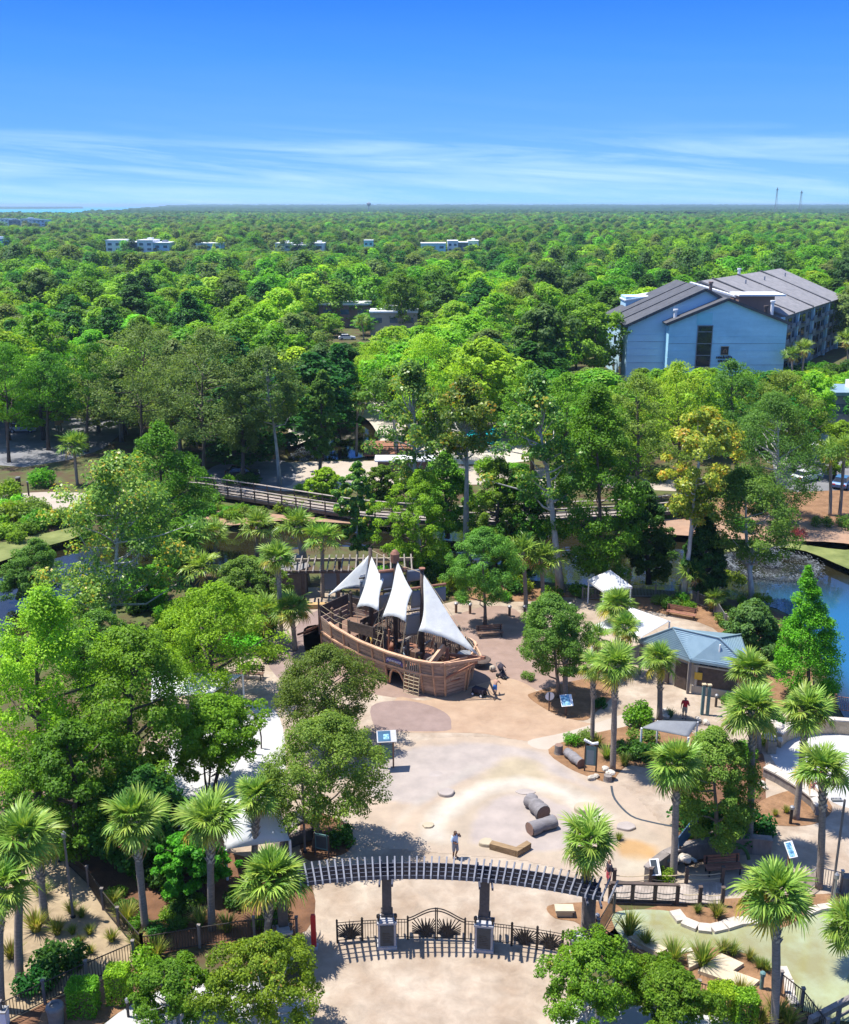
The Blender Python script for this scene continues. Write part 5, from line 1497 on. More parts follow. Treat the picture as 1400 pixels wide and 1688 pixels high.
# the big fore-and-aft sails: corners measured on upright planes beside the ship's axis
def tri_sail(corners, name='sail', bulge=.05, inset=.09, n=10, seed=0):
    """corners: head, fore corner, foot..; (px, py, offset towards the viewer)"""
    P = [SLc(RP(x, y, STERN - SN * o, SN)) for x, y, o in corners]
    nrm = Vector((0, -1, 0)); rows = []
    for j in range(n + 1):
        k = j / n
        if len(P) == 4:
            a = P[0].lerp(P[3], k); c = P[0].lerp(P[1], k / .5) if k < .5 else P[1].lerp(P[2], (k - .5) / .5)
        else:
            a = P[0].lerp(P[2], k); c = P[0].lerp(P[1], k)
        wd = c - a; hgt = (P[0] - P[-1]).length
        a = a + wd * (inset * sin(pi * k)); c = c - wd * (inset * (sin(pi * k) if len(P) == 3 else sin(pi * (k / .5 if k < .5 else (k - .5) / .5))))
        rows.append([a.lerp(c, q / n) + Vector((0, 0, .07 * hgt * sin(pi * q / n) * k ** 4)) + nrm * bulge * (sin(pi * q / n) * sin(pi * min(1, k * .85 + .1))) + Vector((0, 0, .03 * sin(q * 2.6 + k * 3) * sin(pi * q / n))) for q in range(n + 1)])
    b = MB(); b.smooth = True; b.sheet(rows); o = b.build(name, MATS['canvas_sail'], ship)
    so = o.modifiers.new('thick', 'SOLIDIFY'); so.thickness = .02
    return P
tri_sail([(608, 916, .0), (606, 968, .5), (538, 984, 1.5)], 'aft_sail', .04, .02)
s1 = tri_sail([(613, 918, .1), (633, 955, .9), (625, 1008, 2.3), (588, 1002, 2.3)], 'lower_sail')
s2 = tri_sail([(656, 926, .1), (680, 974, .9), (670, 1026, 2.3), (630, 1018, 2.3)], 'middle_sail')
s3 = tri_sail([(699, 948, .1), (790, 1081, .3), (690, 1040, 2.2)], 'fore_sail', .08)
# rigging
def rope_(pts, m='rope', r=.022):
    b = MB(); b.tube(pts, r, 5); return b.build('rope', MATS[m], ship)
m0, m1, m2 = (Vector((MA[i], 0, MT[i])) for i in range(3))
tip = s3[1] + Vector((.15, 0, -.05))
rope_([m0 - Vector((0, 0, .1)), m1 - Vector((0, 0, .7))]); rope_([m1 - Vector((0, 0, .8)), m2 - Vector((0, 0, .3))]); rope_([m2 - Vector((0, 0, .2)), tip])
rope_([m2 - Vector((0, 0, 1.2)), Vector((11.3, 1.7, 2.9)), tip]); rope_([Vector((9.6, 2.5, 4.2)), Vector((11.3, 1.7, 3.0)), Vector((12.6, .8, 2.6))])
for a, c in ((s1[2], (6.2, -2.4, 2.7)), (s1[3], (4.6, -2.5, 2.9)), (s2[2], (8.5, -2.6, 2.7)), (s2[3], (7.0, -2.6, 2.75)), (s3[2], (9.7, -2.4, 2.65)), (s2[1], (8.6, -2.6, 2.7))):
    rope_([a, Vector(c)], 'rope', .018)
for z in (3.6, 4.1): rope_([Vector((.1, -1.75, z + .4)), Vector((1.9, -2.0, z)), Vector((3.5, -2.4, z + .1))], 'rope', .014)
# shrouds: rope ladders from the rails up to the masts
for i, sd, ds in ((1, 1, .4), (2, 1, .5), (1, -1, -.2)):
    top = Vector((MA[i], sd * .1, MT[i] * .74)); b = MB()
    feet = [hull(MA[i] + ds + o, sd, float(np.interp(MA[i] + ds + o, *RZ)), -.05) for o in (-.7, -.2, .3, .8)]
    for f in feet: b.tube([top, f], .02, 4)
    for k in range(1, 9): b.tube([top.lerp(f, k / 9) for f in feet], .016, 4)
    b.build('shroud', MATS['rope'], ship)
# more of the play gear seen between the rails
for k in range(26):
    s_, w_ = rg_.uniform(4.2, 11.6), rg_.uniform(-1.9, 1.9); h_ = rg_.uniform(.5, 1.9)
    b = MB(); m_ = rg_.choice(('timber_dark', 'timber_dark', 'timber_brown', 'black_metal', 'grey_metal', 'timber_red'))
    if k % 3: b.box((s_, w_, 1.25 + h_ / 2), (rg_.uniform(.08, .16), rg_.uniform(.08, .16), h_))
    else: b.bar((s_, w_, 1.4 + h_ * .4), (s_ + rg_.uniform(-1, 1), w_ + rg_.uniform(-.8, .8), 1.5 + h_), .08)
    b.build('play_post' if k % 3 else 'play_bar', MATS[m_], ship)
# bowsprit and beak
b = MB(); b.bar((11.2, -.1, 2.55), tip + Vector((.35, 0, .02)), .2, .2); b.build('bowsprit', MATS['timber_red'], ship)
for sd in (-1, 1):
    b = MB(); b.bar(hull(11.9, sd, 2.72, .06), tip + Vector((.1, .0, -.12)), .1, .2); b.build('beak_rail', MATS['hull_trim'], ship)
    b = MB(); b.bar(hull(12.2, sd, 1.6, .04), tip + Vector((-.3, .0, -.5)), .08, .14); b.build('beak_rail', MATS['timber_red'], ship)
b = MB(); b.bar(hull(11.2, -1, 2.7, -.1), Vector((11.4, -1.0, 3.6)), .2, .5); b.build('bow_fin', MATS['hull_trim'], ship)
b = MB(); b.lathe((12.3, .35, 2.5), [(.5, 0), (.62, .2), (.5, .32)], 14); b.build('bow_tub', MATS['grey_metal'], ship)
# slide at the stern
b = MB(); b.smooth = True
sl = [Vector((-.1 - 2.6 * k, -.4 - .5 * k, 2.5 - 2.0 * k + .35 * k * k)) for k in [i / 8 for i in range(9)]]
for o in (-.55, .55): b.tube([p + Vector((0, o, .28)) for p in sl], .09, 6)
b.sheet([[p + Vector((0, -.5, 0)) for p in sl], [p + Vector((0, .5, 0)) for p in sl]]); b.build('slide', MATS['timber_red'], ship)
b = MB(); b.tube([(-.02, -1.8, 2), (-.02, -1.8, 5.0)], .07, 8); b.build('stern_pole', MATS['timber_dark'], ship)
b = MB(); b.box((5.4, -.3, .6), (.14, .14, 1.1)); b.box((5.2, 1.0, .45), (1.5, .3, .3)); b.build('under_deck_post', MATS['black_metal'], ship)
# things standing near the bow
p = G(793, 1098)
t = empty('spinner_seat', p, 0, 'round dark spinner on a post in the shade of the bow', 'play equipment')
b = MB(); b.lathe((0, 0, 0), [(.1, 0), (.1, .5)], 8); b.build('post', MATS['grey_metal'], t)
b = MB(); b.lathe((0, 0, .5), [(.75, 0), (.8, .06), (.7, .14)], 18); b.build('disc', MATS['timber_dark'], t)

# ------------------------------------------------------------------ buildings of the park
def hip_roof(t, hx, hy, z, rise, ridge, m='roof_blue', seams=12, over=.6):
    X, Y = hx + over, hy + over; rx = ridge / 2
    A = [(-X, -Y, z), (X, -Y, z), (X, Y, z), (-X, Y, z)]; R = [(-rx, 0, z + rise), (rx, 0, z + rise)]
    b = MB(); b.add(A + R + [(p[0], p[1], p[2] - .16) for p in A], [(0, 1, 5, 4), (1, 2, 5), (2, 3, 4, 5), (3, 0, 4), (6, 7, 1, 0), (7, 8, 2, 1), (8, 9, 3, 2), (9, 6, 0, 3), (9, 8, 7, 6)])
    b.build('roof', MATS[m], t)
    return A, R
RZb = 2.75
cl, cn_, cr_, cb_ = G(1052, 1056, RZb), G(1139, 1088, RZb), G(1240, 1104, RZb), G(1222, 1046, RZb)
pk1, pk2 = G(1110, 1035, 4.5), G(1186, 1052, 4.5)
o0 = (cl + cn_ + cr_ + cb_) / 4; o0.z = 0
t = empty('restroom_building', o0, 0, 'small park building with pale blue lapped metal hip roof among palms', 'building')
cl, cn_, cr_, cb_, pk1, pk2 = [p - o0 for p in (cl, cn_, cr_, cb_, pk1, pk2)]
dn = Vector((0, 0, -.18))
b = MB(); b.add([cl, cn_, cr_, cb_, pk1, pk2] + [p + dn for p in (cl, cn_, cr_, cb_)], [(0, 1, 4), (1, 2, 5, 4), (2, 3, 5), (3, 0, 4, 5), (6, 7, 1, 0), (7, 8, 2, 1), (8, 9, 3, 2), (9, 6, 0, 3), (9, 8, 7, 6)]); b.build('roof', MATS['roof_blue'], t)
for a_, c_, ta, tc in ((cl, cn_, pk1, pk1), (cn_, cr_, pk1, pk2), (cr_, cb_, pk2, pk2), (cb_, cl, pk2, pk1)):
    up_ = (c_ - a_).cross(ta - a_).normalized()
    for i in range(1, 14):
        p, q = a_.lerp(ta, i / 14), c_.lerp(tc, i / 14)
        if (p - q).length < .3: continue
        b = MB(); b.bar(p + up_ * .015, q + up_ * .015, .06, .05, up=up_); b.build('roof_lap', MATS['roof_blue'], t)
for a_, c_ in ((cl, pk1), (cn_, pk1), (cr_, pk2), (cb_, pk2), (pk1, pk2)):
    b = MB(); b.bar(a_ + Vector((0, 0, .04)), c_ + Vector((0, 0, .04)), .17, .07); b.build('hip_cap', MATS['roof_blue'], t)
ctr = (cl + cn_ + cr_ + cb_) / 4
wl_, wn_, wr_, wb_ = [ctr + (p - ctr) * .80 for p in (cl, cn_, cr_, cb_)]
b = MB(); b.prism([(p.x, p.y) for p in (wl_, wn_, wr_, wb_)], 0, RZb - .2); b.build('wall', MATS['wall_beige'], t)
fd = (wr_ - wn_); FL = fd.length; fd.normalize(); fo_ = Vector((fd.y, -fd.x, 0))
def fbox(name, m, k, z, w, h, d=.06, face=None):
    o_, dd, oo = face or (wn_, fd, fo_); c = o_ + dd * k + oo * (d / 2 + .005)
    b = MB(); b.box((c.x, c.y, z), (w, d, h), atan2(dd.y, dd.x)); return b.build(name, MATS[m], t)
fbox('dark_panel', 'timber_dark', FL * .52, 1.42, FL * .80, 1.5)
fbox('trim', 'wall_beige', FL * .5, 2.24, FL * .96, .12, .12)
fbox('low_wall', 'wall_beige', FL * .5, .32, FL * .98, .64, .12)
for k in (.08, .96): fbox('pilaster', 'wall_beige', FL * k, 1.4, .16, 1.6, .12)
for k in (.22, .42, .62, .82): fbox('window', 'glass_dark', FL * k, 2.43, FL * .17, .2)
fbox('yellow_sign', 'sign_yellow', FL * .13, 1.45, .55, .55, .14)
ed = (wn_ - wl_); EL = ed.length; ed.normalize(); eo = Vector((ed.y, -ed.x, 0))
fbox('door', 'timber_dark', EL * .75, 1.05, 1.0, 2.1, .06, (wl_, ed, eo)); fbox('door', 'timber_dark', EL * .35, 1.05, 1.0, 2.1, .06, (wl_, ed, eo))
for k in (.02, .5, .98):
    p = ctr + (cl.lerp(cn_, k) - ctr) * .96; b = MB(); b.box((p.x, p.y, RZb / 2 - .1), (.2, .2, RZb - .2)); b.build('porch_post', MATS['timber_grey'], t)
p = cn_.lerp(cr_, .6).lerp(pk1.lerp(pk2, .8), .45); b = MB(); b.tube([p, p + Vector((0, 0, .6))], .06, 8); b.build('vent_pipe', MATS['white_paint'], t)

def membrane(name, corners, m, label, cat='canopy', group=None, sag=.35, post='white_paint', n=10, heights=None):
    """a stretched canopy between posts; corners (px, py, z)"""
    P = [G(x, y, z) for x, y, z in corners]
    c = sum(P, Vector()) / len(P)
    t = empty(name, (c.x, c.y, 0), 0, label, cat, group)
    rows = []
    for j in range(n + 1):
        v = j / n
        a, e = P[0].lerp(P[3], v), P[1].lerp(P[2], v)
        rows.append([a.lerp(e, q / n) + Vector((0, 0, -sag * 4 * (sin(pi * q / n) * sin(pi * v)) / 4 * (1 if sag > 0 else 1))) for q in range(n + 1)])
    b = MB(); b.smooth = True; b.sheet([[p - t.location for p in r] for r in rows]); o = b.build('membrane', MATS[m], t)
    so = o.modifiers.new('thick', 'SOLIDIFY'); so.thickness = .03
    for p in P:
        if p.z > 1.0:
            b = MB(); b.tube([(p.x - t.location.x, p.y - t.location.y, 0), (p.x - t.location.x, p.y - t.location.y, p.z)], .07, 8); b.build('post', MATS[post], t)
    return t
membrane('white_canopy', [(372, 1400, 1.9), (478, 1385, 2.1), (455, 1312, 3.2), (345, 1318, 3.2)], 'canvas_white', 'big white arched canopy behind the left front palms', sag=-1.0)
membrane('white_canopy', [(250, 1152, 2.0), (350, 1142, 2.2), (400, 1112, 2.6), (250, 1106, 2.4)], 'canvas_white', 'white canopy half hidden between the left trees', sag=-.4)
membrane('white_canopy', [(978, 1032, 2.6), (1042, 1002, 3.0), (1104, 1024, 2.7), (1058, 1050, 2.6)], 'canvas_white', 'flat white canopy behind the blue roof', sag=.1)
membrane('grey_shade_sail', [(1058, 1200, 1.7), (1085, 1188, 1.9), (1150, 1190, 1.9), (1135, 1215, 1.7)], 'shade_fabric', 'dark grey shade sail among plants in front of the restroom', sag=-.25)
p = G(1003, 1000)
t = empty('white_tent', p, radians(20), 'small white pyramid tent on posts at the lagoon bank', 'tent')
s = 1.35
for x in (-s, s):
    for y in (-s, s):
        b = MB(); b.box((x, y, 1.15), (.09, .09, 2.3)); b.build('post', MATS['white_paint'], t)
b = MB(); b.add([(-s - .1, -s - .1, 2.25), (s + .1, -s - .1, 2.25), (s + .1, s + .1, 2.25), (-s - .1, s + .1, 2.25), (0, 0, 3.5), (-s - .1, -s - .1, 2.05), (s + .1, -s - .1, 2.05), (s + .1, s + .1, 2.05), (-s - .1, s + .1, 2.05)], [(0, 1, 4), (1, 2, 4), (2, 3, 4), (3, 0, 4), (5, 6, 1, 0), (6, 7, 2, 1), (7, 8, 3, 2), (8, 5, 0, 3)])
b.build('canopy', MATS['canvas_white'], t)
# dark curved hood beside the white canopy
p = G(492, 1385); t = empty('tunnel_hood', p, radians(35), 'curved grey brown tunnel hood beside the big white canopy', 'play equipment')
b = MB(); b.smooth = True
rows = [[Vector((1.3 * cos(pi * k / 12) * r, y, 1.5 * sin(pi * k / 12) * r)) for k in range(13)] for y, r in ((-.5, 1), (-.5, .86), (.6, .86), (.6, 1), (-.5, 1))]
b.sheet(rows); b.build('hood', MATS['plastic_grey'], t); b = MB(); b.box((0, .05, .06), (2.4, 1.0, .12)); b.build('base', MATS['timber_dark'], t)
# bent wooden poles on the left walk
for x, y, ty, lab in ((418, 1243, 1202, 'left one of two thin bent poles on the pale walk'), (431, 1234, 1196, 'right one of two thin bent poles on the pale walk')):
    p = G(x, y); h = RD(x, ty, p.y).z
    b = MB(); b.tube([(0, 0, -.05), (.03, 0, h * .5), (-.06, 0, h)], .05, 6); b.tube([(-.06, 0, h), (-.5, 0, h + .25)], .04, 6); o = b.build('bent_pole', MATS['timber_dark']); o.location = p; tag(o, lab, 'pole', 'bent poles')
p = G(392, 1196); b = MB(); b.smooth = True; b.tube([(1.3 * cos(pi * k / 10), .2 * sin(k), 1.5 * sin(pi * k / 10)) for k in range(11)], .07, 6); o = b.build('wooden_hoop', MATS['rope']); o.location = p; tag(o, 'arched tan hoop on the walk under the left trees', 'play equipment')

# pavilion with pale beams behind the ship
c = G(560, 985)
t = empty('pavilion', c, radians(2), 'long dark pavilion with pale open beam roof behind the ship', 'pavilion')
PL, PD, PHt = 6.3, 3.2, 3.0
for x in (-PL, -PL / 2, 0, PL / 2, PL):
    for y in (-PD / 2, PD / 2):
        b = MB(); b.box((x, y, PHt / 2), (.3, .3, PHt)); b.build('post', MATS['timber_dark'], t)
for y in (-PD / 2, PD / 2):
    b = MB(); b.box((0, y, PHt + .12), (PL * 2 + 1, .22, .26)); b.build('beam', MATS['stone_wall' if y > 0 else 'timber_dark'], t)
for i in range(22):
    x = -PL - .3 + (PL * 2 + .6) * i / 21
    b = MB(); b.bar((x, -PD / 2 - .6, PHt + .33), (x, PD / 2 + .6, PHt + .33), .12, .16); b.build('rafter', MATS['timber_grey'], t)
b = MB(); b.box((2.0, PD / 2 - .12, 1.2), (PL * 1.2, .1, 1.8)); b.build('back_wall', MATS['wall_grey'], t)
b = MB(); b.box((0, -PD / 2 - .9, .22), (PL * 1.6, .6, .44)); b.build('planter_wall', MATS['splash_orange'], t)
c = G(476, 975); t = empty('grey_roofed_shed', c, radians(25), 'small shed with sloping grey roof left of the pavilion', 'shed')
b = MB(); b.box((0, 0, 1.1), (2.6, 3.0, 2.2)); b.build('wall', MATS['timber_grey'], t)
b = MB(); b.slab([(-1.6, -2.0, 2.1), (1.6, -2.0, 2.9), (1.6, 2.0, 2.9), (-1.6, 2.0, 2.1)], .12); b.build('roof', MATS['roof_grey'], t)

# ------------------------------------------------------------------ boardwalk over the lagoon
def boardwalk(px, z, w, label, cat='boardwalk', rail=True, t=None):
    pl, q = band_poly([(x, y) for x, y in px], .1)
    q = [G(*PX(Vector((p.x, p.y, 0)))[:2], z) for p in q]
    # resample evenly
    out = [q[0]]; acc = 0
    for a, c in zip(q, q[1:]):
        d = (c - a).length
        while acc + d >= .4:
            k = (.4 - acc) / d; a = a.lerp(c, k); out.append(a); d = (c - a).length; acc = 0
        acc += d
    t = empty('boardwalk', (out[0].x, out[0].y, 0), 0, label, cat)
    o0 = t.location.copy()
    b = MB(); nor = []
    for i, p in enumerate(out):
        d = (out[min(i + 1, len(out) - 1)] - out[max(i - 1, 0)]).normalized(); nor.append((Vector((-d.y, d.x, 0)), d))
    for i, p in enumerate(out[:-1]):
        nn, d = nor[i]; e = out[i + 1] - d * .02
        b.slab([p - nn * w / 2 - o0, e - nor[i + 1][0] * w / 2 - o0, e + nor[i + 1][0] * w / 2 - o0, p + nn * w / 2 - o0], .06)
    o = b.build('deck_boards', MATS['deck_board'], t); o['kind'] = 'stuff'
    for sd in (-1, 1):
        L = [p + nor[i][0] * sd * w / 2 - o0 for i, p in enumerate(out)]
        for zz, ww, hh in ((1.12, .28, .06), (.62, .06, .12), (.25, .06, .12), (-.2, .1, .34)):
            b = MB()
            seg = L[::4] + [L[-1]]
            for a, c in zip(seg, seg[1:]):
                if (c - a).length > .05: b.bar(a + Vector((0, 0, zz)), c + Vector((0, 0, zz)), ww, hh)
            b.build('hand_rail' if zz > 1 else ('fascia' if zz < 0 else 'rail'), MATS['timber_dark' if zz < 1 else 'deck_board'], t)
        for p in L[::5]:
            b = MB(); b.box((p.x, p.y, p.z + .5), (.15, .15, 1.3)); b.build('post', MATS['timber_dark'], t)
        for p in L[::10]:
            b = MB(); b.box((p.x, p.y, p.z / 2 - 1.2), (.24, .24, p.z + 2.0)); b.build('pile', MATS['timber_dark'], t)
    return t
boardwalk([(318, 805), (345, 807), (420, 818), (500, 831), (580, 843), (660, 850), (760, 856), (860, 852), (960, 847), (1060, 842), (1160, 830)], .9, 2.5, 'long curving timber boardwalk with railings across the lagoon')

# deck, roof and small things across the lagoon
c = G(640, 748); t = empty('viewing_deck', c, radians(3), 'brown timber deck with dark railing over the fountain pond', 'deck')
b = MB(); b.box((0, 1.5, .5), (7.2, 9, .2)); b.build('deck', MATS['timber_red'], t)
b = MB()
for x in (-3.5, -2.3, -1.1, .1, 1.3, 2.5, 3.5): b.box((x, -2.9, 1.1), (.12, .12, 1.2))
for y in range(6): b.box((-3.5, -2.9 + 1.6 * y + .8, 1.1), (.12, .12, 1.2))
b.build('rail_posts', MATS['black_metal'], t)
b = MB(); b.box((0, -2.9, 1.74), (7.3, .16, .1)); b.box((-3.5, 1.5, 1.74), (.16, 9, .1)); b.box((0, -2.9, 1.2), (7.3, .06, .06)); b.build('rail', MATS['black_metal'], t)
b = MB()
for x in (-3.2, 0, 3.2): b.box((x, -2.6, -.3), (.3, .3, 1.5))
b.build('piles', MATS['timber_dark'], t)
c = G(668, 782); t = empty('low_roofed_shelter', c, radians(1), 'low dark shelter with a pale flat roof right of the deck', 'shelter')
b = MB(); b.box((0, 0, 1.05), (7.2, 2.4, 2.1)); b.build('wall', MATS['timber_dark'], t)
b = MB(); b.box((0, 0, 2.2), (8.0, 3.0, .22)); b.build('roof', MATS['roof_white'], t)
c = G(508, 752, WZ); t = empty('fountain', c, 0, 'white fountain splash on the small pond left of the deck', 'fountain')
b = MB()
for i in range(260):
    a = rnd.uniform(0, 6.28); k = rnd.random(); r = .15 + 3.0 * k; z = max(.03, 1.3 * (1 - (k * 2 - .5) ** 2) * rnd.uniform(.2, 1))
    q = Vector((r * cos(a), r * sin(a), z)); s_ = rnd.uniform(.06, .2)
    b.add([q + Vector((s_, 0, 0)), q + Vector((0, s_, .02)), q + Vector((-s_, 0, 0)), q + Vector((0, 0, s_ * 1.4))], [(0, 1, 2, 3)])
b.build('spray', MATS['spray'], t)
b = MB(); b.lathe((0, 0, -.1), [(.4, 0), (.4, .2), (.2, .3)], 12); b.build('nozzle', MATS['plastic_grey'], t)
c = G(1272, 932, WZ); t = empty('fountain', c, 0, 'wide fountain ring of white spray on the right arm of the lagoon', 'fountain')
b = MB()
for i in range(3600):
    a = rnd.uniform(0, 6.28)
    if i < 700: k = rnd.random() ** 1.4; r = .1 + 1.0 * k; z = 1.7 * (1 - k) * rnd.random()
    elif i < 2900: r = rnd.gauss(4.4, .42); z = rnd.random() ** 3 * .5
    else: r = rnd.uniform(1, 4.2); z = 1.5 * (1 - (r / 4.4) ** 2) * rnd.uniform(.6, 1)
    q = Vector((r * cos(a), r * sin(a), max(.02, z))); s_ = rnd.uniform(.05, .15)
    b.add([q + Vector((s_, 0, 0)), q + Vector((0, s_, .01)), q + Vector((-s_, 0, 0)), q + Vector((0, 0, s_ * .8))], [(0, 1, 2, 3)])
b.build('spray', MATS['spray'], t)
b = MB(); b.lathe((0, 0, -.1), [(.5, 0), (.5, .2), (.2, .3)], 12); b.build('nozzle', MATS['plastic_grey'], t)
rocks(565, 690, 'heap of pale boulders at the head of the fountain pond', 16, 1.3)
rocks(600, 672, 'pale boulders on the slope right of the far palm', 10, 1.1)
# ------------------------------------------------------------------ the hotel beyond the lagoon
hotel = empty('hotel', (60, 215, 0), 0, 'pale blue hotel with grey pitched roofs and dark tall window beyond the trees', 'hotel')
hotel.location = (0, 0, 0)
def hp(b, name, m): return b.build(name, MATS[m], hotel)
def gable_block(Y, xl, xr, ze, xa, za, depth, wallm, name='wall', over=.5, roofm='roof_dark'):
    b = MB()
    f = [(xl, Y, 0), (xr, Y, 0), (xr, Y, ze), (xa, Y, za), (xl, Y, ze)]; k = [(x, Y + depth, z) for x, y, z in f]
    b.add(f + k, [(0, 1, 2, 3, 4), (9, 8, 7, 6, 5), (1, 6, 7, 2), (5, 0, 4, 9), (2, 7, 8, 3), (3, 8, 9, 4)]); hp(b, name, wallm)
    for (x0, z0, x1, z1) in ((xl, ze, xa, za), (xa, za, xr, ze)):
        dx, dz = x1 - x0, z1 - z0; L = sqrt(dx * dx + dz * dz)
        if x0 == xl: ax, az = x0 - dx / L * over * 1.6, z0 - dz / L * over * 1.6; bx, bz = x1, z1
        else: ax, az = x0, z0; bx, bz = x1 + dx / L * over * 1.6, z1 + dz / L * over * 1.6
        b = MB(); b.slab([(ax, Y - over, az + .2), (bx, Y - over, bz + .2), (bx, Y + depth + .3, bz + .2), (ax, Y + depth + .3, az + .2)], .3); hp(b, 'roof', roofm)
        b = MB(); b.bar((ax, Y - over - .06, az + .12), (bx, Y - over - .06, bz + .12), .1, .55, up=(0, 0, 1)); hp(b, 'verge_board', 'roof_dark')
g1l, g1a, g1r = RD(1104, 533, 203), RD(1200, 494, 203), RD(1298, 537, 203)
g2l, g2a = RD(1036, 536, 206), RD(1163, 478, 206)
gable_block(203, g1l.x, g1r.x, g1l.z, g1a.x, g1a.z, 13, 'wall_blue')
gable_block(206, g2l.x, 2 * g2a.x - g2l.x - 1.5, g2l.z, g2a.x, g2a.z, 24, 'wall_pale')
# dark rows of shingles stepping up the left slope
for k in (.28, .62):
    p0 = Vector((g2l.x, 206, g2l.z)).lerp(Vector((g2a.x, 206, g2a.z)), 0)
    b = MB(); y = 206 + 24 * k
    b.bar(Vector((g2l.x - .3, y, g2l.z + .32)), Vector((g2a.x, y, g2a.z + .42)), .35, .22); hp(b, 'roof_step', 'roof_dark')
# tall dark window bay and its sills
w0, w1 = RD(1151, 537, 202.9), RD(1171, 592, 202.9)
b = MB(); b.box(((w0.x + w1.x) / 2, 202.98, w0.z / 2 - .0), (w1.x - w0.x, .1, w0.z)); hp(b, 'window', 'glass_dark')
b = MB()
for i in range(5): b.box(((w0.x + w1.x) / 2, 202.9, 1.5 + i * 2.3), (w1.x - w0.x, .08, .14))
for x in (w0.x, w1.x): b.box((x, 202.9, w0.z / 2), (.14, .12, w0.z))
b.box(((w0.x + w1.x) / 2, 202.9, w0.z), (w1.x - w0.x + .2, .12, .16)); hp(b, 'window_frame', 'wall_grey')
q0, q1 = RD(1150, 516, 202.95), RD(1174, 535, 202.95)
b = MB(); b.box(((q0.x + q1.x) / 2, 202.97, (q0.z + q1.z) / 2), (q1.x - q0.x, .06, q0.z - q1.z)); hp(b, 'wall_panel', 'wall_teal')
for z in (1.4, 2.8, 4.2, 5.6, 7.0, 8.4, 9.8):
    b = MB(); b.box(((g1l.x + g1r.x) / 2, 202.97, z), (g1r.x - g1l.x, .05, .04)); hp(b, 'siding_joint', 'wall_blue' if z not in (4.2, 8.4) else 'wall_grey')
    b = MB(); b.box(((g2l.x + g1l.x) / 2, 205.97, z), (g1l.x - g2l.x, .05, .04)); hp(b, 'siding_joint', 'wall_pale' if z not in (4.2, 8.4) else 'wall_grey')
# the sign: a dark square with a pale mark over two dark lines of lettering
c = RD(1195, 578, 202.8)
s = hotel
b = MB(); b.box((c.x, 202.85, c.z), (1.45, .16, 1.5)); sg = hp(b, 'sign', 'bronze_metal')
b = MB(); b.box((c.x, 202.80, c.z + .82), (1.6, .1, .1)); b.box((c.x, 202.80, c.z - .82), (1.6, .1, .1)); o = b.build('sign_frame', MATS['rope'], sg)
b = MB(); b.tube([(c.x - .3, 202.74, c.z - .45), (c.x - .22, 202.74, c.z + .15), (c.x + .05, 202.74, c.z + .35), (c.x + .3, 202.74, c.z + .1), (c.x + .3, 202.74, c.z - .4)], .09, 5); b.tube([(c.x - .02, 202.74, c.z + .3), (c.x - .02, 202.74, c.z - .4)], .06, 5); b.build('emblem', MATS['bank_sand'], sg)
b = MB()
for row, (wd, zz) in enumerate(((3.1, -1.35), (2.4, -2.05))):
    x = c.x - wd / 2 + .1; r2 = random.Random(row)
    while x < c.x + wd / 2:
        h = r2.choice((.32, .32, .46)); b.box((x, 202.8, c.z + zz + h / 2 - .16), (.2, .1, h * 1.25)); 
        if r2.random() < .6: b.box((x + .11, 202.8, c.z + zz + r2.choice((-.12, .05, .14))), (.2, .1, .14))
        x += .32
b.build('letters', MATS['bronze_metal'], sg)
# roof plant, chimneys, the brown lift tower with its white flat roof
a, e = RD(1219, 488, 214), RD(1275, 520, 214)
b = MB(); b.box(((a.x + e.x) / 2, 217.1, a.z / 2), (e.x - a.x, 6, a.z)); hp(b, 'tower', 'wall_brown')
c2 = RD(1258, 486, 213); 
b = MB(); b.box(((a.x + e.x) / 2 + .8, 216.6, a.z + .2), (e.x - a.x + 2.2, 7, .36)); hp(b, 'flat_roof', 'roof_white')
p0, p1 = RD(1138, 466, 222), RD(1225, 492, 216)
b = MB(); b.bar(p0, p1, 1.2, .35); hp(b, 'flat_roof', 'roof_white')
a, e = RD(1040, 487, 226), RD(1102, 508, 226)
b = MB(); b.box(((a.x + e.x) / 2 - 1, 229, e.z / 2 + 1.2), (e.x - a.x, 6, e.z + 2.4)); hp(b, 'stair_tower', 'wall_pale')
b = MB(); b.slab([(a.x - 1.2, 225.8, e.z + 1.6), (e.x - 1, 225.8, e.z + 3.1), (e.x - 1, 232.5, e.z + 3.1), (a.x - 1.2, 232.5, e.z + 1.6)], .25); hp(b, 'flat_roof', 'roof_white')
for px, py, Y, h, m in ((1113, 526, 205, 2.2, 'white_paint'), (1272, 520, 207, 3.2, 'white_paint'), (1262, 520, 207, 2.2, 'timber_dark'), (1171, 482, 212, 2.4, 'wall_brown'), (1218, 456, 250, 2.2, 'white_paint')):
    q = RD(px, py, Y); b = MB(); b.lathe((q.x, q.y, q.z - .6), [(.35, 0), (.35, h), (.5, h), (.5, h + .35)], 8); hp(b, 'roof_vent', m)
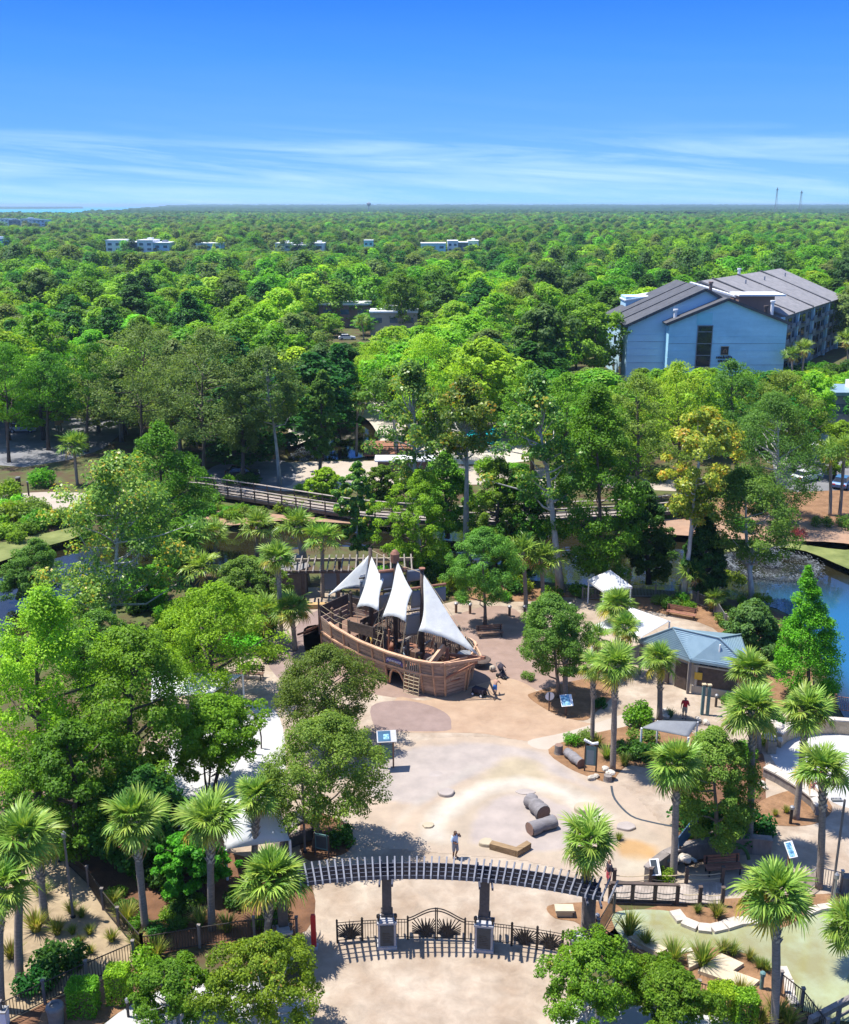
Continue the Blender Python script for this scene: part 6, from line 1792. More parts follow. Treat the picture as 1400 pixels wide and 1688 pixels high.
# long right wing
E0, E1 = Vector((73.5, 214, 12.5)), Vector((103, 259, 12.5)); R0, R1 = Vector((59.5, 226, 18.4)), Vector((91, 270, 18.4))
b = MB(); e0, e1 = E0.copy(), E1.copy(); nrm = (E1 - E0).normalized(); out = Vector((nrm.y, -nrm.x, 0))
fl = lambda v: Vector((v.x, v.y, 0))
B0, B1 = R0 * 2 - E0, R1 * 2 - E1
B0.z = B1.z = 12.5
b.add([fl(E0), fl(E1), E1, E0, fl(B1), B1, R1, fl(B0), B0, R0], [(0, 1, 2, 3), (1, 4, 5, 6, 2), (7, 0, 3, 9, 8), (4, 7, 8, 5)]); hp(b, 'wall', 'wall_grey')
b = MB(); b.slab([E0 + out * .9 + Vector((0, 0, .05)), E1 + out * .9 + nrm * .8 + Vector((0, 0, .05)), R1 + nrm * .8 + Vector((0, 0, .35)), R0 + Vector((0, 0, .35))], .35); hp(b, 'roof', 'roof_grey')
b = MB(); b.slab([R0 + Vector((0, 0, .35)), R1 + nrm * .8 + Vector((0, 0, .35)), B1 + nrm * .8, B0], .35); hp(b, 'roof', 'roof_grey')
for k in (.12, .42, .72):
    b = MB(); b.bar((E0.lerp(E1, k)) + out * .95 + Vector((0, 0, .32)), R0.lerp(R1, k) + Vector((0, 0, .68)), .5, .35); hp(b, 'roof_step', 'roof_dark')
for k, c_ in ((.3, 0), (.55, .2), (.85, .4)):
    q = E0.lerp(E1, k).lerp(R0.lerp(R1, k), .75); b = MB(); b.tube([q, q + Vector((0, 0, 1.5))], .16, 6); hp(b, 'roof_vent', 'wall_grey')
WINM = None
Lw = (E1 - E0).length; rzw = atan2(nrm.y, nrm.x)
for fl_ in range(4):
    z = 1.7 + fl_ * 3.0
    k = .05
    while k < .98:
        q = E0.lerp(E1, k); wide = 2.6 if int(k * 23) % 3 else 1.3
        if WINM is None:
            b = MB(); b.box((0, 0, 0), (1, .12, 1)); WINM = b.mesh('window', MATS['glass_dark'])
            b = MB(); b.box((0, 0, 0), (1, .9, .12)); b.box((0, -.42, .5), (1, .06, .9)); BALM = b.mesh('balcony', MATS['wall_grey'])
        o = link('window', WINM, None, hotel); o.location = (q.x + out.x * .04, q.y + out.y * .04, z); o.rotation_euler = (0, 0, rzw); o.scale = (wide, 1, 1.75)
        if wide > 2:
            o = link('balcony', BALM, None, hotel); o.location = (q.x + out.x * .5, q.y + out.y * .5, z - 1.05); o.rotation_euler = (0, 0, rzw); o.scale = (wide + .3, 1, 1)
        k += (wide + 1.7) / Lw
for k in (.0, .22, .47, .74, 1):
    q = E0.lerp(E1, k) + out * .3; b = MB(); b.box((q.x, q.y, 6.2), (.9, .7, 12.4), rzw); hp(b, 'wall_pier', 'wall_pale')
b = MB(); b.box((g2l.x - .04, 218, g2l.z / 2 - .1), (.06, 23.6, g2l.z - .2)); hp(b, 'side_cladding', 'wall_pale')
for fl_ in range(4):
    for y in (212, 219, 225):
        o = link('window', WINM, None, hotel); o.location = (g2l.x - .09, y, 1.7 + fl_ * 2.8); o.rotation_euler = (0, 0, pi / 2); o.scale = (2.2, 1, 1.7)

# ------------------------------------------------------------------ other roofs between the trees
def far_house(px, py, Y, w, d, h, label, rz=0, roofm='roof_white', wallm='wall_pale', name='apartment_building', storeys=3, blocks=1):
    q = RD(px, py, Y)                              # top left of the front at this pixel
    t = empty(name, (q.x + w / 2, Y + d / 2, 0), rz, label, 'building', 'buildings between the trees')
    hh = q.z
    rg = random.Random(px)
    x = -w / 2
    for i in range(blocks):
        ww = w / blocks; zz = hh - (0 if i % 2 == 0 else rg.uniform(.8, 1.8))
        b = MB(); b.box((x + ww / 2, 0, zz / 2), (ww - .02, d - (i % 2) * 1.5, zz)); b.build('wall', MATS[wallm if blocks == 1 else ('white_paint', 'wall_pale', 'white_paint', 'wall_grey')[(i + px) % 4]], t)
        b = MB(); b.box((x + ww / 2, 0, zz + .25), (ww + .4, d + .6, .5)); b.build('roof', MATS[roofm], t)
        if rg.random() < .7:
            b = MB(); b.box((x + ww * rg.uniform(.3, .7), rg.uniform(-d * .2, d * .2), zz + 1.0), (ww * .3, d * .3, 1.2)); b.build('roof_plant', MATS['wall_grey' if i % 2 else 'white_paint'], t)
        n = max(2, int(ww / 4))
        for s in range(storeys):
            for k in range(n):
                b = MB(); b.box((x + ww * (k + .5) / n, -d / 2 - .02 + (i % 2) * .75, zz - 2.0 - s * 3.0), (ww / n * .5, .1, 1.4)); b.build('window', MATS['glass_blue'], t)
        x += ww
    return t
far_house(174, 397, 640, 38, 18, 10, 'white apartment building with stepped flat roofs rising from the left woods', blocks=4)
far_house(323, 402, 640, 15, 14, 8, 'low white flat roof just right of the stepped white building', blocks=1)
far_house(454, 402, 660, 30, 16, 8, 'long white flat roofed building in the woods left of centre', blocks=3, roofm='roof_white')
far_house(694, 402, 640, 15, 14, 8, 'small flat white roof at the foot of the white tower block', blocks=1)
far_house(738, 398, 650, 19, 14, 8, 'white tower block with terraces rising from the woods right of centre', blocks=3)
far_house(600, 397, 700, 6, 8, 8, 'tiny white building showing in the woods between the flat roofs', blocks=1)
far_house(-6, 361, 1250, 56, 25, 10, 'pale blue roofed building at the left edge below the sea', blocks=4, roofm='roof_blue')
far_house(-25, 395, 600, 10, 10, 8, 'blue wall at the left edge of the woods', blocks=1, wallm='wall_blue', roofm='roof_blue')
far_house(610, 516, 285, 13, 8, 5, 'beige low building with pale flat roof in the gap left of the lime trees', blocks=1, wallm='wall_beige', storeys=1)
far_house(526, 503, 305, 15, 8, 4, 'long low pale roof left of the beige flat roofed building', blocks=1, wallm='wall_brown', storeys=1)
far_house(1366, 652, 150, 12, 7, 5, 'dark seamed roof at the right edge below the hotel', blocks=1, roofm='roof_blue', wallm='wall_grey', storeys=1)
far_house(1340, 740, 142, 14, 8, 3, 'low white canopy roof at the right edge behind the palms', blocks=1, wallm='wall_grey', storeys=1)
def tower(px, py, Y, label, r=1.2, dish=False):
    q = RD(px, py, Y); t = empty('radio_mast', (q.x, Y, 0), 0, label, 'mast')
    b = MB()
    for k in range(3):
        a = 2 * pi * k / 3; b.tube([(r * 2.5 * cos(a), r * 2.5 * sin(a), 0), (r * .5 * cos(a), r * .5 * sin(a), q.z)], .35, 4)
    n = 14
    for i in range(n):
        z = q.z * i / n; rr = r * (2.5 - 2 * i / n)
        for k in range(3):
            a, c = 2 * pi * k / 3, 2 * pi * (k + 1) / 3
            b.bar((rr * cos(a), rr * sin(a), z), (rr * .95 * cos(c), rr * .95 * sin(c), z + q.z / n), .25)
    b.build('lattice', MATS['grey_metal'], t)
    b = MB(); b.box((0, 0, q.z - 6), (r * 2.4, r * 2.4, 2)); b.build('antenna_platform', MATS['grey_metal'], t)
tower(1282, 309, 2900, 'tall lattice radio mast on the right horizon', 2)
tower(1322, 314, 3000, 'shorter lattice radio mast at the far right of the horizon', 2.4)
q = RD(608, 333, 3400); t = empty('water_tower', (q.x, 3400, 0), 0, 'tiny dark water tower above the treeline left of centre', 'tower')
b = MB(); b.lathe((0, 0, 0), [(1.6, 0), (1.4, q.z - 12)], 8); b.build('stem', MATS['grey_metal'], t); b = MB(); b.lathe((0, 0, q.z - 13), [(1.5, 0), (7, 4), (7, 9), (1, 13)], 12); b.build('tank', MATS['wall_grey'], t)

# ------------------------------------------------------------------ cars
def car(px, py, rz, m, label):
    t = empty('parked_car', G(px, py), rz, label, 'car', 'cars parked beyond the lagoon')
    prof = [(-2.2, .35), (-2.25, .75), (-2.0, .95), (-1.35, 1.0), (1.0, .98), (2.05, .82), (2.25, .6), (2.2, .3)]
    b = MB(); n = len(prof)
    vs = [(x, -.88, z) for x, z in prof] + [(x, .88, z) for x, z in prof]
    b.add(vs, [tuple(range(n))[::-1], tuple(range(n, 2 * n))] + [(i, (i + 1) % n, n + (i + 1) % n, n + i) for i in range(n)]); b.build('body', MATS[m], t)
    b = MB(); b.add([(-1.75, -.82, .98), (1.0, -.82, .97), (.35, -.66, 1.42), (-1.3, -.66, 1.44), (-1.75, .82, .98), (1.0, .82, .97), (.35, .66, 1.42), (-1.3, .66, 1.44)], [(0, 1, 2, 3), (7, 6, 5, 4), (1, 5, 6, 2), (4, 0, 3, 7)]); b.build('windows', MATS['glass_dark'], t)
    b = MB(); b.slab([(-1.35, -.68, 1.46), (.4, -.68, 1.44), (.4, .68, 1.44), (-1.35, .68, 1.46)], .05); b.build('roof', MATS[m], t)
    for x in (-1.35, 1.4):
        for y in (-.86, .86):
            w = MB(); w.tube([(x, y - .1, .33), (x, y + .1, .33)], .33, 12); w = w.build('wheel', MATS['rubber'], t)
            h = MB(); h.tube([(x, y + (.105 if y > 0 else -.105), .33), (x, y + (.125 if y > 0 else -.125), .33)], .19, 10); h.build('hub_cap', MATS['grey_metal'], w)
    for y in (-.6, .6):
        b = MB(); b.box((2.2, y, .68), (.1, .35, .16)); b.build('headlight', MATS['white_paint'], t)
        b = MB(); b.box((-2.23, y, .75), (.06, .35, .16)); b.build('tail_light', MATS['red_paint'], t)
car(572, 560, .15, 'car_white', 'white car parked in the gap left of the lime trees')
car(1388, 802, 1.0, 'car_blue', 'blue car parked at the right edge behind the palms')
car(38, 712, .1, 'car_silver', 'silver car under the trees at the left parking lot')
car(400, 787, .2, 'car_dark', 'dark car in the shaded lot left of the far shelter')
car(1330, 792, .6, 'car_white', 'white car in the right lot behind the grey green tree')
# far side signs by the parking lot
for px, py, lab in ((97, 716, 'left of two orange signs on posts by the left parking lot'), (102, 712, 'right of two orange signs on posts by the left parking lot')):
    t = empty('orange_sign', G(px, py), 0, lab, 'sign', 'orange signs'); b = MB(); b.box((0, 0, .9), (.12, .12, 1.8)); b.build('post', MATS['timber_dark'], t); b = MB(); b.box((0, -.08, 1.8), (.9, .06, .7)); b.build('board', MATS['splash_orange'], t)
t = empty('dark_bin', G(31, 800), 0, 'brown post bin beside the left path', 'bin'); b = MB(); b.lathe((0, 0, 0), [(.3, 0), (.32, 1.0)], 10); b.build('drum', MATS['timber_brown'], t); b = MB(); b.lathe((0, 0, 1.0), [(.36, 0), (.3, .12)], 10); b.build('lid', MATS['plastic_grey'], t)
t = empty('path_post', G(48, 818), 0, 'thin dark post at the end of the left path', 'post'); b = MB(); b.box((0, 0, .9), (.16, .16, 1.8)); b.build('shaft', MATS['timber_dark'], t); b = MB(); b.box((0, 0, 1.84), (.22, .22, .08)); b.build('cap', MATS['grey_metal'], t)

# ------------------------------------------------------------------ people
def person(loc, rz, label, H=1.75, skin='skin', hair='hair_dark', top='cloth_pale', bottom='cloth_grey', J=None, skirt=.46, sleeves=True):
    """one continuous skinned body, clothes as shells over it"""
    t = empty('person', loc, rz, label, 'person')
    s = H / 1.75
    P = dict(pel=(0, 0, .95), bel=(0, 0, 1.10), che=(0, 0, 1.30), nek=(0, 0, 1.47), hd0=(0, -.01, 1.56), hd1=(0, -.02, 1.70),
             lsh=(.17, 0, 1.41), lel=(.25, .02, 1.14), lwr=(.27, -.06, .90), lha=(.27, -.09, .81),
             rsh=(-.17, 0, 1.41), rel=(-.25, .02, 1.14), rwr=(-.27, -.06, .90), rha=(-.27, -.09, .81),
             lhi=(.095, 0, .90), lkn=(.10, -.02, .49), lan=(.10, .02, .09), lto=(.11, -.14, .04),
             rhi=(-.095, 0, .90), rkn=(-.10, -.02, .49), ran=(-.10, .02, .09), rto=(-.11, -.14, .04))
    if J: P.update(J)
    R = dict(pel=.135, bel=.125, che=.15, nek=.062, hd0=.085, hd1=.088, lsh=.075, lel=.047, lwr=.033, lha=.036, rsh=.075, rel=.047, rwr=.033, rha=.036,
             lhi=.095, lkn=.062, lan=.042, lto=.035, rhi=.095, rkn=.062, ran=.042, rto=.035)
    E = [('pel', 'bel'), ('bel', 'che'), ('che', 'nek'), ('nek', 'hd0'), ('hd0', 'hd1'), ('che', 'lsh'), ('lsh', 'lel'), ('lel', 'lwr'), ('lwr', 'lha'), ('che', 'rsh'), ('rsh', 'rel'), ('rel', 'rwr'), ('rwr', 'rha'),
         ('pel', 'lhi'), ('lhi', 'lkn'), ('lkn', 'lan'), ('lan', 'lto'), ('pel', 'rhi'), ('rhi', 'rkn'), ('rkn', 'ran'), ('ran', 'rto')]
    # five fingers on each hand
    for h, sd in (('l', 1), ('r', -1)):
        a, c = Vector(P[h + 'wr']), Vector(P[h + 'ha']); d = (c - a).normalized(); sdv = d.cross(Vector((0, 1, 0)) if abs(d.y) < .8 else Vector((0, 0, 1))).normalized()
        nv = d.cross(sdv)
        for i, (o, L) in enumerate(((-.027, .075), (-.009, .085), (.009, .08), (.026, .062))):
            k1, k2 = f'{h}f{i}a', f'{h}f{i}b'
            P[k1] = tuple(c + nv * o + d * L * .55); P[k2] = tuple(c + nv * o * 1.1 + d * L + sdv * .015); R[k1] = .0095; R[k2] = .008
            E += [(h + 'ha', k1), (k1, k2)]
        k1 = h + 'th'; P[k1] = tuple(c - d * .01 + nv * -.055 + sdv * .01); R[k1] = .011; E.append((h + 'ha', k1))
    keys = list(P); me = bpy.data.meshes.new('body')
    me.from_pydata([Vector(P[k]) * s for k in keys], [(keys.index(a), keys.index(b)) for a, b in E], [])
    o = bpy.data.objects.new('body_build', me); COL.objects.link(o)
    sk = o.modifiers.new('skin', 'SKIN'); sk.use_smooth_shade = True
    for i, k in enumerate(keys): me.skin_vertices[0].data[i].radius = (R[k] * s, R[k] * s)
    me.skin_vertices[0].data[0].use_root = True
    sb = o.modifiers.new('sub', 'SUBSURF'); sb.levels = 1; sb.render_levels = 1
    dg = bpy.context.evaluated_depsgraph_get(); ev = o.evaluated_get(dg)
    body = bpy.data.meshes.new_from_object(ev); bpy.data.objects.remove(o)
    body.name = 'body'; body.materials.clear(); body.materials.append(MATS[skin])
    link('body', body, None, t)
    hc = Vector(P['hd1']) * s; hc0 = Vector(P['hd0']) * s; hips = Vector(P['pel']) * s; nk = Vector(P['nek']) * s
    def shell(name, keep, off, m):
        b = MB(); b.smooth = True; mp = {}; vs = []; fs = []
        for p in body.polygons:
            if keep(p.center):
                f = []
                for vi in p.vertices:
                    if vi not in mp: mp[vi] = len(vs); v = body.vertices[vi]; vs.append(v.co + v.normal * off)
                    f.append(mp[vi])
                fs.append(f)
        if fs: b.add(vs, fs); return b.build(name, MATS[m], t)
    axis = (nk - hips)
    def along(c): return (c - hips).dot(axis) / axis.length_squared
    lim = .27 * s
    shell('shirt', lambda c: -.12 < along(c) < .98 and (abs(c.x - hips.x) < lim or c.z > (1.1 * s if sleeves else 9)) and (c - Vector(P['lwr']) * s).length > .2 * s and (c - Vector(P['rwr']) * s).length > .2 * s and c.z > .93 * hips.z, .018 * s, top)
    kz = skirt * s
    shell('shorts', lambda c: kz < c.z < hips.z * 1.06 and abs(c.x - hips.x) < .22 * s and (c - Vector(P['lwr']) * s).length > .16 * s and (c - Vector(P['rwr']) * s).length > .16 * s, .026 * s, bottom)
    shell('hair', lambda c: (c - hc).length < .15 * s and (c.z > hc.z + .02 * s or c.y > hc.y + .02 * s) and c.z > hc0.z - .03 * s, .016 * s, hair)
    # face
    b = MB()
    for x in (-.032, .032): b.lathe(((hc.x + x * s), hc.y - .082 * s, hc.z - .055 * s), [(.010 * s, -.005 * s), (.011 * s, .005 * s)], 6)
    b.bar((hc.x - .025 * s, hc.y - .083 * s, hc.z - .125 * s), (hc.x + .025 * s, hc.y - .083 * s, hc.z - .125 * s), .01 * s); b.build('eyes_and_mouth', MATS['hair_dark'], t)
    b = MB(); b.add([(hc.x - .012 * s, hc.y - .08 * s, hc.z - .09 * s), (hc.x + .012 * s, hc.y - .08 * s, hc.z - .09 * s), (hc.x, hc.y - .112 * s, hc.z - .09 * s), (hc.x, hc.y - .082 * s, hc.z - .045 * s)], [(0, 1, 2), (0, 2, 3), (2, 1, 3)])
    for x in (-.09, .09): b.box((hc.x + x * s, hc.y, hc.z - .07 * s), (.015 * s, .03 * s, .05 * s))
    b.build('nose_and_ears', MATS[skin], t)
    b = MB()
    for k in ('l', 'r'):
        a, c = Vector(P[k + 'an']) * s, Vector(P[k + 'to']) * s; d = (c - a); d.z = 0
        b.tube([(a.x, a.y, .045 * s), tuple(Vector((a.x, a.y, .04 * s)) + d * .6), tuple(Vector((a.x, a.y, .03 * s)) + d * 1.25)], [.05 * s, .05 * s, .034 * s], 7)
    b.build('shoes', MATS['cloth_dark'], t)
    return t
person(G(750, 1414), radians(38), 'person in white and blue shirt, hand raised to the face, beyond the pergola', skin='skin_dark', J=dict(lel=(.30, -.10, 1.28), lwr=(.16, -.22, 1.50), lha=(.13, -.22, 1.58), rel=(-.24, -.02, 1.15), rwr=(-.12, -.22, 1.05), rha=(-.05, -.24, 1.04), lkn=(.10, -.10, .5), lan=(.10, .06, .1), lto=(.11, -.1, .04)), skirt=.50)
person(G(816, 1146), radians(150), 'child with bare shoulders and blue shorts bending beside the stroller near the bow', 1.45, top='skin', bottom='cloth_blue', hair='rope', J=dict(che=(0, -.16, 1.26), nek=(0, -.24, 1.40), hd0=(0, -.30, 1.47), hd1=(0, -.36, 1.58), bel=(0, -.06, 1.10), lsh=(.16, -.2, 1.34), rsh=(-.16, -.2, 1.34), lel=(.26, -.38, 1.16), lwr=(.24, -.54, 1.02), lha=(.24, -.6, .96), rel=(-.26, -.38, 1.16), rwr=(-.24, -.54, 1.02), rha=(-.24, -.6, .96)), skirt=.56, sleeves=False)
person(G(1128, 1184), radians(-20), 'person in red top and pale shorts standing by the restroom wall', 1.65, top='cloth_red', bottom='cloth_khaki', J=dict(lel=(.28, -.16, 1.2), lwr=(.34, -.36, 1.28), lha=(.36, -.42, 1.32)))
person(G(1338, 1314), radians(30), 'small child in pink clothes on the long grey seat wall path', 1.15, top='cloth_pink', bottom='cloth_pink', J=dict(lel=(.34, -.05, 1.3), lwr=(.42, -.1, 1.5), lha=(.44, -.1, 1.58), rel=(-.34, -.05, 1.3), rwr=(-.40, -.1, 1.12), rha=(-.42, -.1, 1.05), lkn=(.16, -.1, .5), lan=(.22, .02, .09), lto=(.24, -.12, .04)))
person(G(1003, 1460), radians(-70), 'person in dark clothes half hidden by the pergola end and palm', 1.65, top='cloth_dark', bottom='cloth_pink')
# stroller
t = empty('stroller', G(829, 1118), radians(30), 'black pushchair with hood parked beside the bending child', 'stroller')
b = MB(); b.smooth = True
for p, r in (((0, -.3, .14), .14), ((-.26, .35, .16), .16), ((.26, .35, .16), .16)):
    b.tube([(p[0] - .04, p[1], p[2]), (p[0] + .04, p[1], p[2])], r, 12)
b.build('wheels', MATS['rubber'], t)
b = MB()
for x in (-.24, .24): b.bar((x, .35, .16), (x * .8, -.1, .7), .035); b.bar((x * .5, -.3, .14), (x * .9, .35, .75), .035); b.bar((x * .9, .35, .75), (x * .9, .62, 1.05), .035)
b.bar((-.22, .62, 1.05), (.22, .62, 1.05), .04); b.build('frame', MATS['grey_metal'], t)
b = MB(); b.smooth = True; b.sheet([[(x, -.2, .45), (x, .0, .42), (x, .25, .6), (x, .38, .95)] for x in (-.22, 0, .22)]); b.box((0, .05, .25), (.42, .5, .16)); b.build('seat', MATS['cloth_dark'], t)
b = MB(); b.smooth = True; b.sheet([[(.26 * cos(pi * k / 8), .38 - .42 * sin(a), .78 + .34 * sin(pi * k / 8) * cos(a * .6)) for k in range(9)] for a in (0, .4, .8, 1.2, 1.5)]); b.build('hood', MATS['cloth_dark'], t)
t = empty('bag', G(812, 1106), 0, 'pale brown backpack lying beside the pushchair', 'bag'); b = MB(); b.smooth = True; b.lathe((0, 0, 0), [(.2, 0), (.26, .15), (.22, .38), (.08, .46)], 10); b.build('sack', MATS['cloth_khaki'], t); b = MB(); b.tube([(-.1, -.22, .1), (-.12, -.3, .25), (-.1, -.2, .4)], .025, 5); b.build('strap', MATS['cloth_dark'], t)
# pull wagon in the ship's shade
t = empty('pull_wagon', G(790, 1146), radians(-35), 'dark folding wagon with a long handle in the shade of the bow', 'wagon')
b = MB(); b.box((0, 0, .42), (.95, .52, .3)); b.build('tub', MATS['cloth_dark'], t)
for x in (-.35, .35):
    for y in (-.3, .3):
        b = MB(); b.tube([(x, y - .04, .15), (x, y + .04, .15)], .15, 10); w = b.build('wheel', MATS['rubber'], t)
        b = MB(); b.tube([(x, y + .045 * (1 if y > 0 else -1), .15), (x, y + .06 * (1 if y > 0 else -1), .15)], .09, 8); b.build('hub', MATS['white_paint'], w)
b = MB(); b.bar((.5, 0, .3), (1.35, 0, .1), .04); b.bar((1.35, -.14, .1), (1.35, .14, .1), .05); b.build('handle', MATS['timber_dark'], t)
# ------------------------------------------------------------------ trees placed one by one
def tree_at(kind, bx, by, ty, cx, hw, label, seed, cat='tree', group=None, z=0.0, name=None, **kw):
    """foot pixel, top pixel row, crown middle column and half width in pixels"""
    p = G(bx, by, z); top = RD(cx, ty, p.y); H = top.z - z
    dep = PX((p.x, p.y, H * .6))[2]
    R = hw * dep / F
    args = dict(KINDS[kind]); args.update(kw)
    if dep > 118:                       # beyond the lagoon fewer, larger leaves tell as much
        args['nl'] = int(args['nl'] * .55); args['ls'] *= 1.35
    lean = (top.x - p.x, 0)
    m = make_tree(seed, H, R, lean=lean, **args)
    return put_tree(name or KNAME[kind], m, p, 0, 1, label, cat, group)
KINDS = {
    'dome':   dict(cb=.24, shape='dome', nc=190, cr=.16, nl=170, ls=.14, inner=.3, leaf='leaf_elm', bark='bark_grey', tr=.15, limbs=18, lobes=.22),
    'crepe':  dict(cb=.30, shape='wide', nc=140, cr=.15, nl=150, ls=.13, leaf='leaf_crepe', bark='bark_pale', tr=.09, stems=4, limbs=22, lobes=.35),
    'oak':    dict(cb=.14, shape='dome', nc=185, cr=.145, nl=115, ls=.19, inner=.15, leaf='leaf_oak', bark='bark_dark', tr=.28, limbs=22, lobes=.3),
    'bright': dict(cb=.10, shape='dome', nc=185, cr=.145, nl=115, ls=.18, inner=.15, leaf='leaf_bright', bark='bark_dark', tr=.24, limbs=20, lobes=.3),
    'tall':   dict(cb=.06, shape='tall', nc=190, cr=.18, nl=135, ls=.23, leaf='leaf_oak', bark='bark_dark', tr=.26, limbs=24, lobes=.3),
    'dark':   dict(cb=.06, shape='tall', nc=190, cr=.19, nl=135, ls=.24, leaf='leaf_dark', bark='bark_dark', tr=.25, limbs=20, lobes=.25),
    'sparse': dict(cb=.40, shape='tall', nc=60, cr=.20, nl=120, ls=.30, leaf='leaf_magnolia', bark='bark_pale', tr=.36, limbs=40, lobes=.4, inner=.1, wid=.7),
    'magnolia': dict(cb=.18, shape='dome', nc=130, cr=.17, nl=120, ls=.26, leaf='leaf_magnolia', bark='bark_pale', tr=.24, limbs=46, lobes=.4, inner=.1, wid=.7),
    'yellow': dict(cb=.38, shape='spread', nc=75, cr=.20, nl=170, ls=.27, leaf='leaf_magnolia_yellow', bark='bark_pale', tr=.26, limbs=40, lobes=.35, inner=.1, wid=.7),
    'grey':   dict(cb=.12, shape='dome', nc=170, cr=.16, nl=140, ls=.21, leaf='leaf_grey', bark='bark_pale', tr=.26, limbs=30, lobes=.3),
    'cone':   dict(cb=.02, shape='cone', nc=190, cr=.27, nl=230, ls=.15, leaf='leaf_cone', bark='bark_dark', tr=.16, limbs=0, lobes=.10, inner=.5),
    'pine':   dict(cb=.42, shape='pine', nc=60, cr=.22, nl=200, ls=.26, leaf='leaf_pine', bark='bark_dark', tr=.28, limbs=24, lobes=.4, inner=.1),
}
KNAME = dict(dome='dome_tree', crepe='multi_stem_tree', oak='broadleaf_tree', bright='broadleaf_tree', tall='tall_tree', dark='dark_tree', sparse='bare_limbed_tree', magnolia='open_branched_tree', yellow='yellow_leaved_tree', grey='mossy_oak_tree', cone='conical_tree', pine='pine_tree')
T = tree_at
T('dome', 518, 1400, 1172, 545, 104, 'grey green dome shaped tree nearest the gate, on the shaded kiosk bed', 1)
T('dome', 545, 1236, 1062, 530, 88, 'grey green dome shaped tree just in front of the ship hull', 2)
T('crepe', 430, 1700, 1545, 432, 98, 'bushy many stemmed tree at the lower left beside the gate', 3)
T('crepe', 290, 1690, 1588, 288, 80, 'bushy many stemmed tree between clipped shrubs and the lower left pale walk', 4)
T('crepe', 978, 1695, 1555, 978, 92, 'bushy many stemmed tree at the right gate pier', 5)
T('crepe', 1098, 1705, 1592, 1105, 80, 'bushy many stemmed tree between the stone slabs and lower right walk', 6)
T('bright', 62, 1330, 955, 70, 140, 'tall bright green tree at the left edge by the lagoon', 7, nc=270, shape='tall')
T('oak', 215, 1345, 1020, 222, 125, 'dense dark bottomed tree in the middle of the left clump', 8, nc=220)
T('bright', 345, 1150, 955, 358, 105, 'wide bright green tree left of the ship stern', 9)
T('bright', 345, 1310, 1142, 352, 92, 'loose thin stemmed tree over the left pale walk', 10, stems=4, tr=.07, nl=150, cb=.3)
T('oak', 130, 1420, 1180, 110, 110, 'dark leafy tree low at the left behind the short lamp post', 30, cb=.08)
T('dark', 225, 1420, 1265, 240, 95, 'dark shady tree behind the two left front palms', 31, cb=.1)
T('oak', 330, 1470, 1370, 310, 60, 'small leafy tree between the two left front palms', 32, cb=.2)
T('magnolia', 188, 1050, 735, 190, 128, 'large open branched tree with pale bare limbs over the left water', 11)
T('tall', 268, 905, 690, 262, 78, 'dark green upright tree at the left end of the boardwalk', 12)
T('dome', 800, 1030, 866, 797, 62, 'fine leaved tree right of the sails on the mulch bed', 14)
T('dome', 922, 1150, 975, 908, 66, 'fine leaved tree above the mulch island with the round sign', 15)
T('sparse', 690, 930, 588, 676, 80, 'very tall tree with pale bare trunk straight behind the main mast', 16)
T('sparse', 770, 935, 618, 765, 76, 'tall pale trunked tree right of the main mast beyond the ship', 17, cb=.62)
T('sparse', 925, 975, 606, 880, 84, 'tall leaning pale trunked tree right of centre beyond the bank', 18)
T('dark', 990, 975, 615, 985, 82, 'massive dark green tree at the bank right of centre', 19, nc=240, leaf='leaf_oak')
T('yellow', 1126, 990, 665, 1165, 72, 'slanting pale trunk tree with yellowing leaves on the right bank', 20)
T('grey', 1240, 990, 770, 1224, 88, 'drooping grey green tree at the right bank beside the fountain ring', 21, cb=.34, leaf='leaf_elm')
T('grey', 1290, 860, 640, 1275, 95, 'pale limbed grey green tree behind the drooping one at right', 22, leaf='leaf_elm')
T('dark', 1165, 985, 845, 1162, 42, 'small dark tree next to the slanting pale trunk', 23)
T('cone', 1333, 1150, 922, 1333, 58, 'bright green cone shaped tree beside the blue water', 24)
T('dark', 1243, 1090, 985, 1245, 52, 'dark needle leaved shrub tree behind the restroom roof', 25, leaf='leaf_pine', cb=.05)
T('dome', 1182, 1405, 1195, 1178, 82, 'grey green tree between the two right hand tall palms', 26, cb=.12)
T('oak', 680, 955, 770, 692, 62, 'leafy green tree filling the gap behind the crow nest', 27, leaf='leaf_bright')
T('oak', 815, 950, 748, 826, 58, 'leafy dark tree behind the fine leaved tree right of the sails', 28, leaf='leaf_oak')
T('magnolia', 590, 935, 755, 588, 34, 'slender dark tree rising in front of the boardwalk', 29, cb=.15, tr=.12, limbs=14, nl=170)
T('bright', 535, 822, 768, 536, 28, 'round yellow green bush tree behind the boardwalk', 33, cb=.05)
T('bright', 625, 828, 765, 630, 34, 'round dark yellow bush tree right of the slender boardwalk tree', 34, cb=.05, leaf='leaf_crepe')
T('sparse', 655, 752, 600, 640, 55, 'loose grey green tree left of the tall pale trunk', 36, leaf='leaf_elm', nl=150, cb=.5)
T('tall', 527, 800, 605, 532, 30, 'narrow dark tree beside the fountain pond', 37, leaf='leaf_elm', cb=.25, nl=150)
T('grey', 462, 800, 565, 436, 62, 'grey green oak left of the fountain pond', 38, cb=.42)
T('grey', 335, 800, 535, 338, 95, 'big grey green oak with dark tall trunk above the boardwalk end', 39, cb=.30, bark='bark_dark')
T('grey', 235, 770, 530, 235, 85, 'broad grey green oak behind the left open branched tree', 40, cb=.3, bark='bark_dark')
T('oak', 143, 745, 560, 150, 62, 'dark trunked oak by the left parking lot, right one', 41, cb=.40)
T('oak', 80, 742, 575, 75, 55, 'dark trunked oak by the left parking lot, middle one', 42, cb=.42)
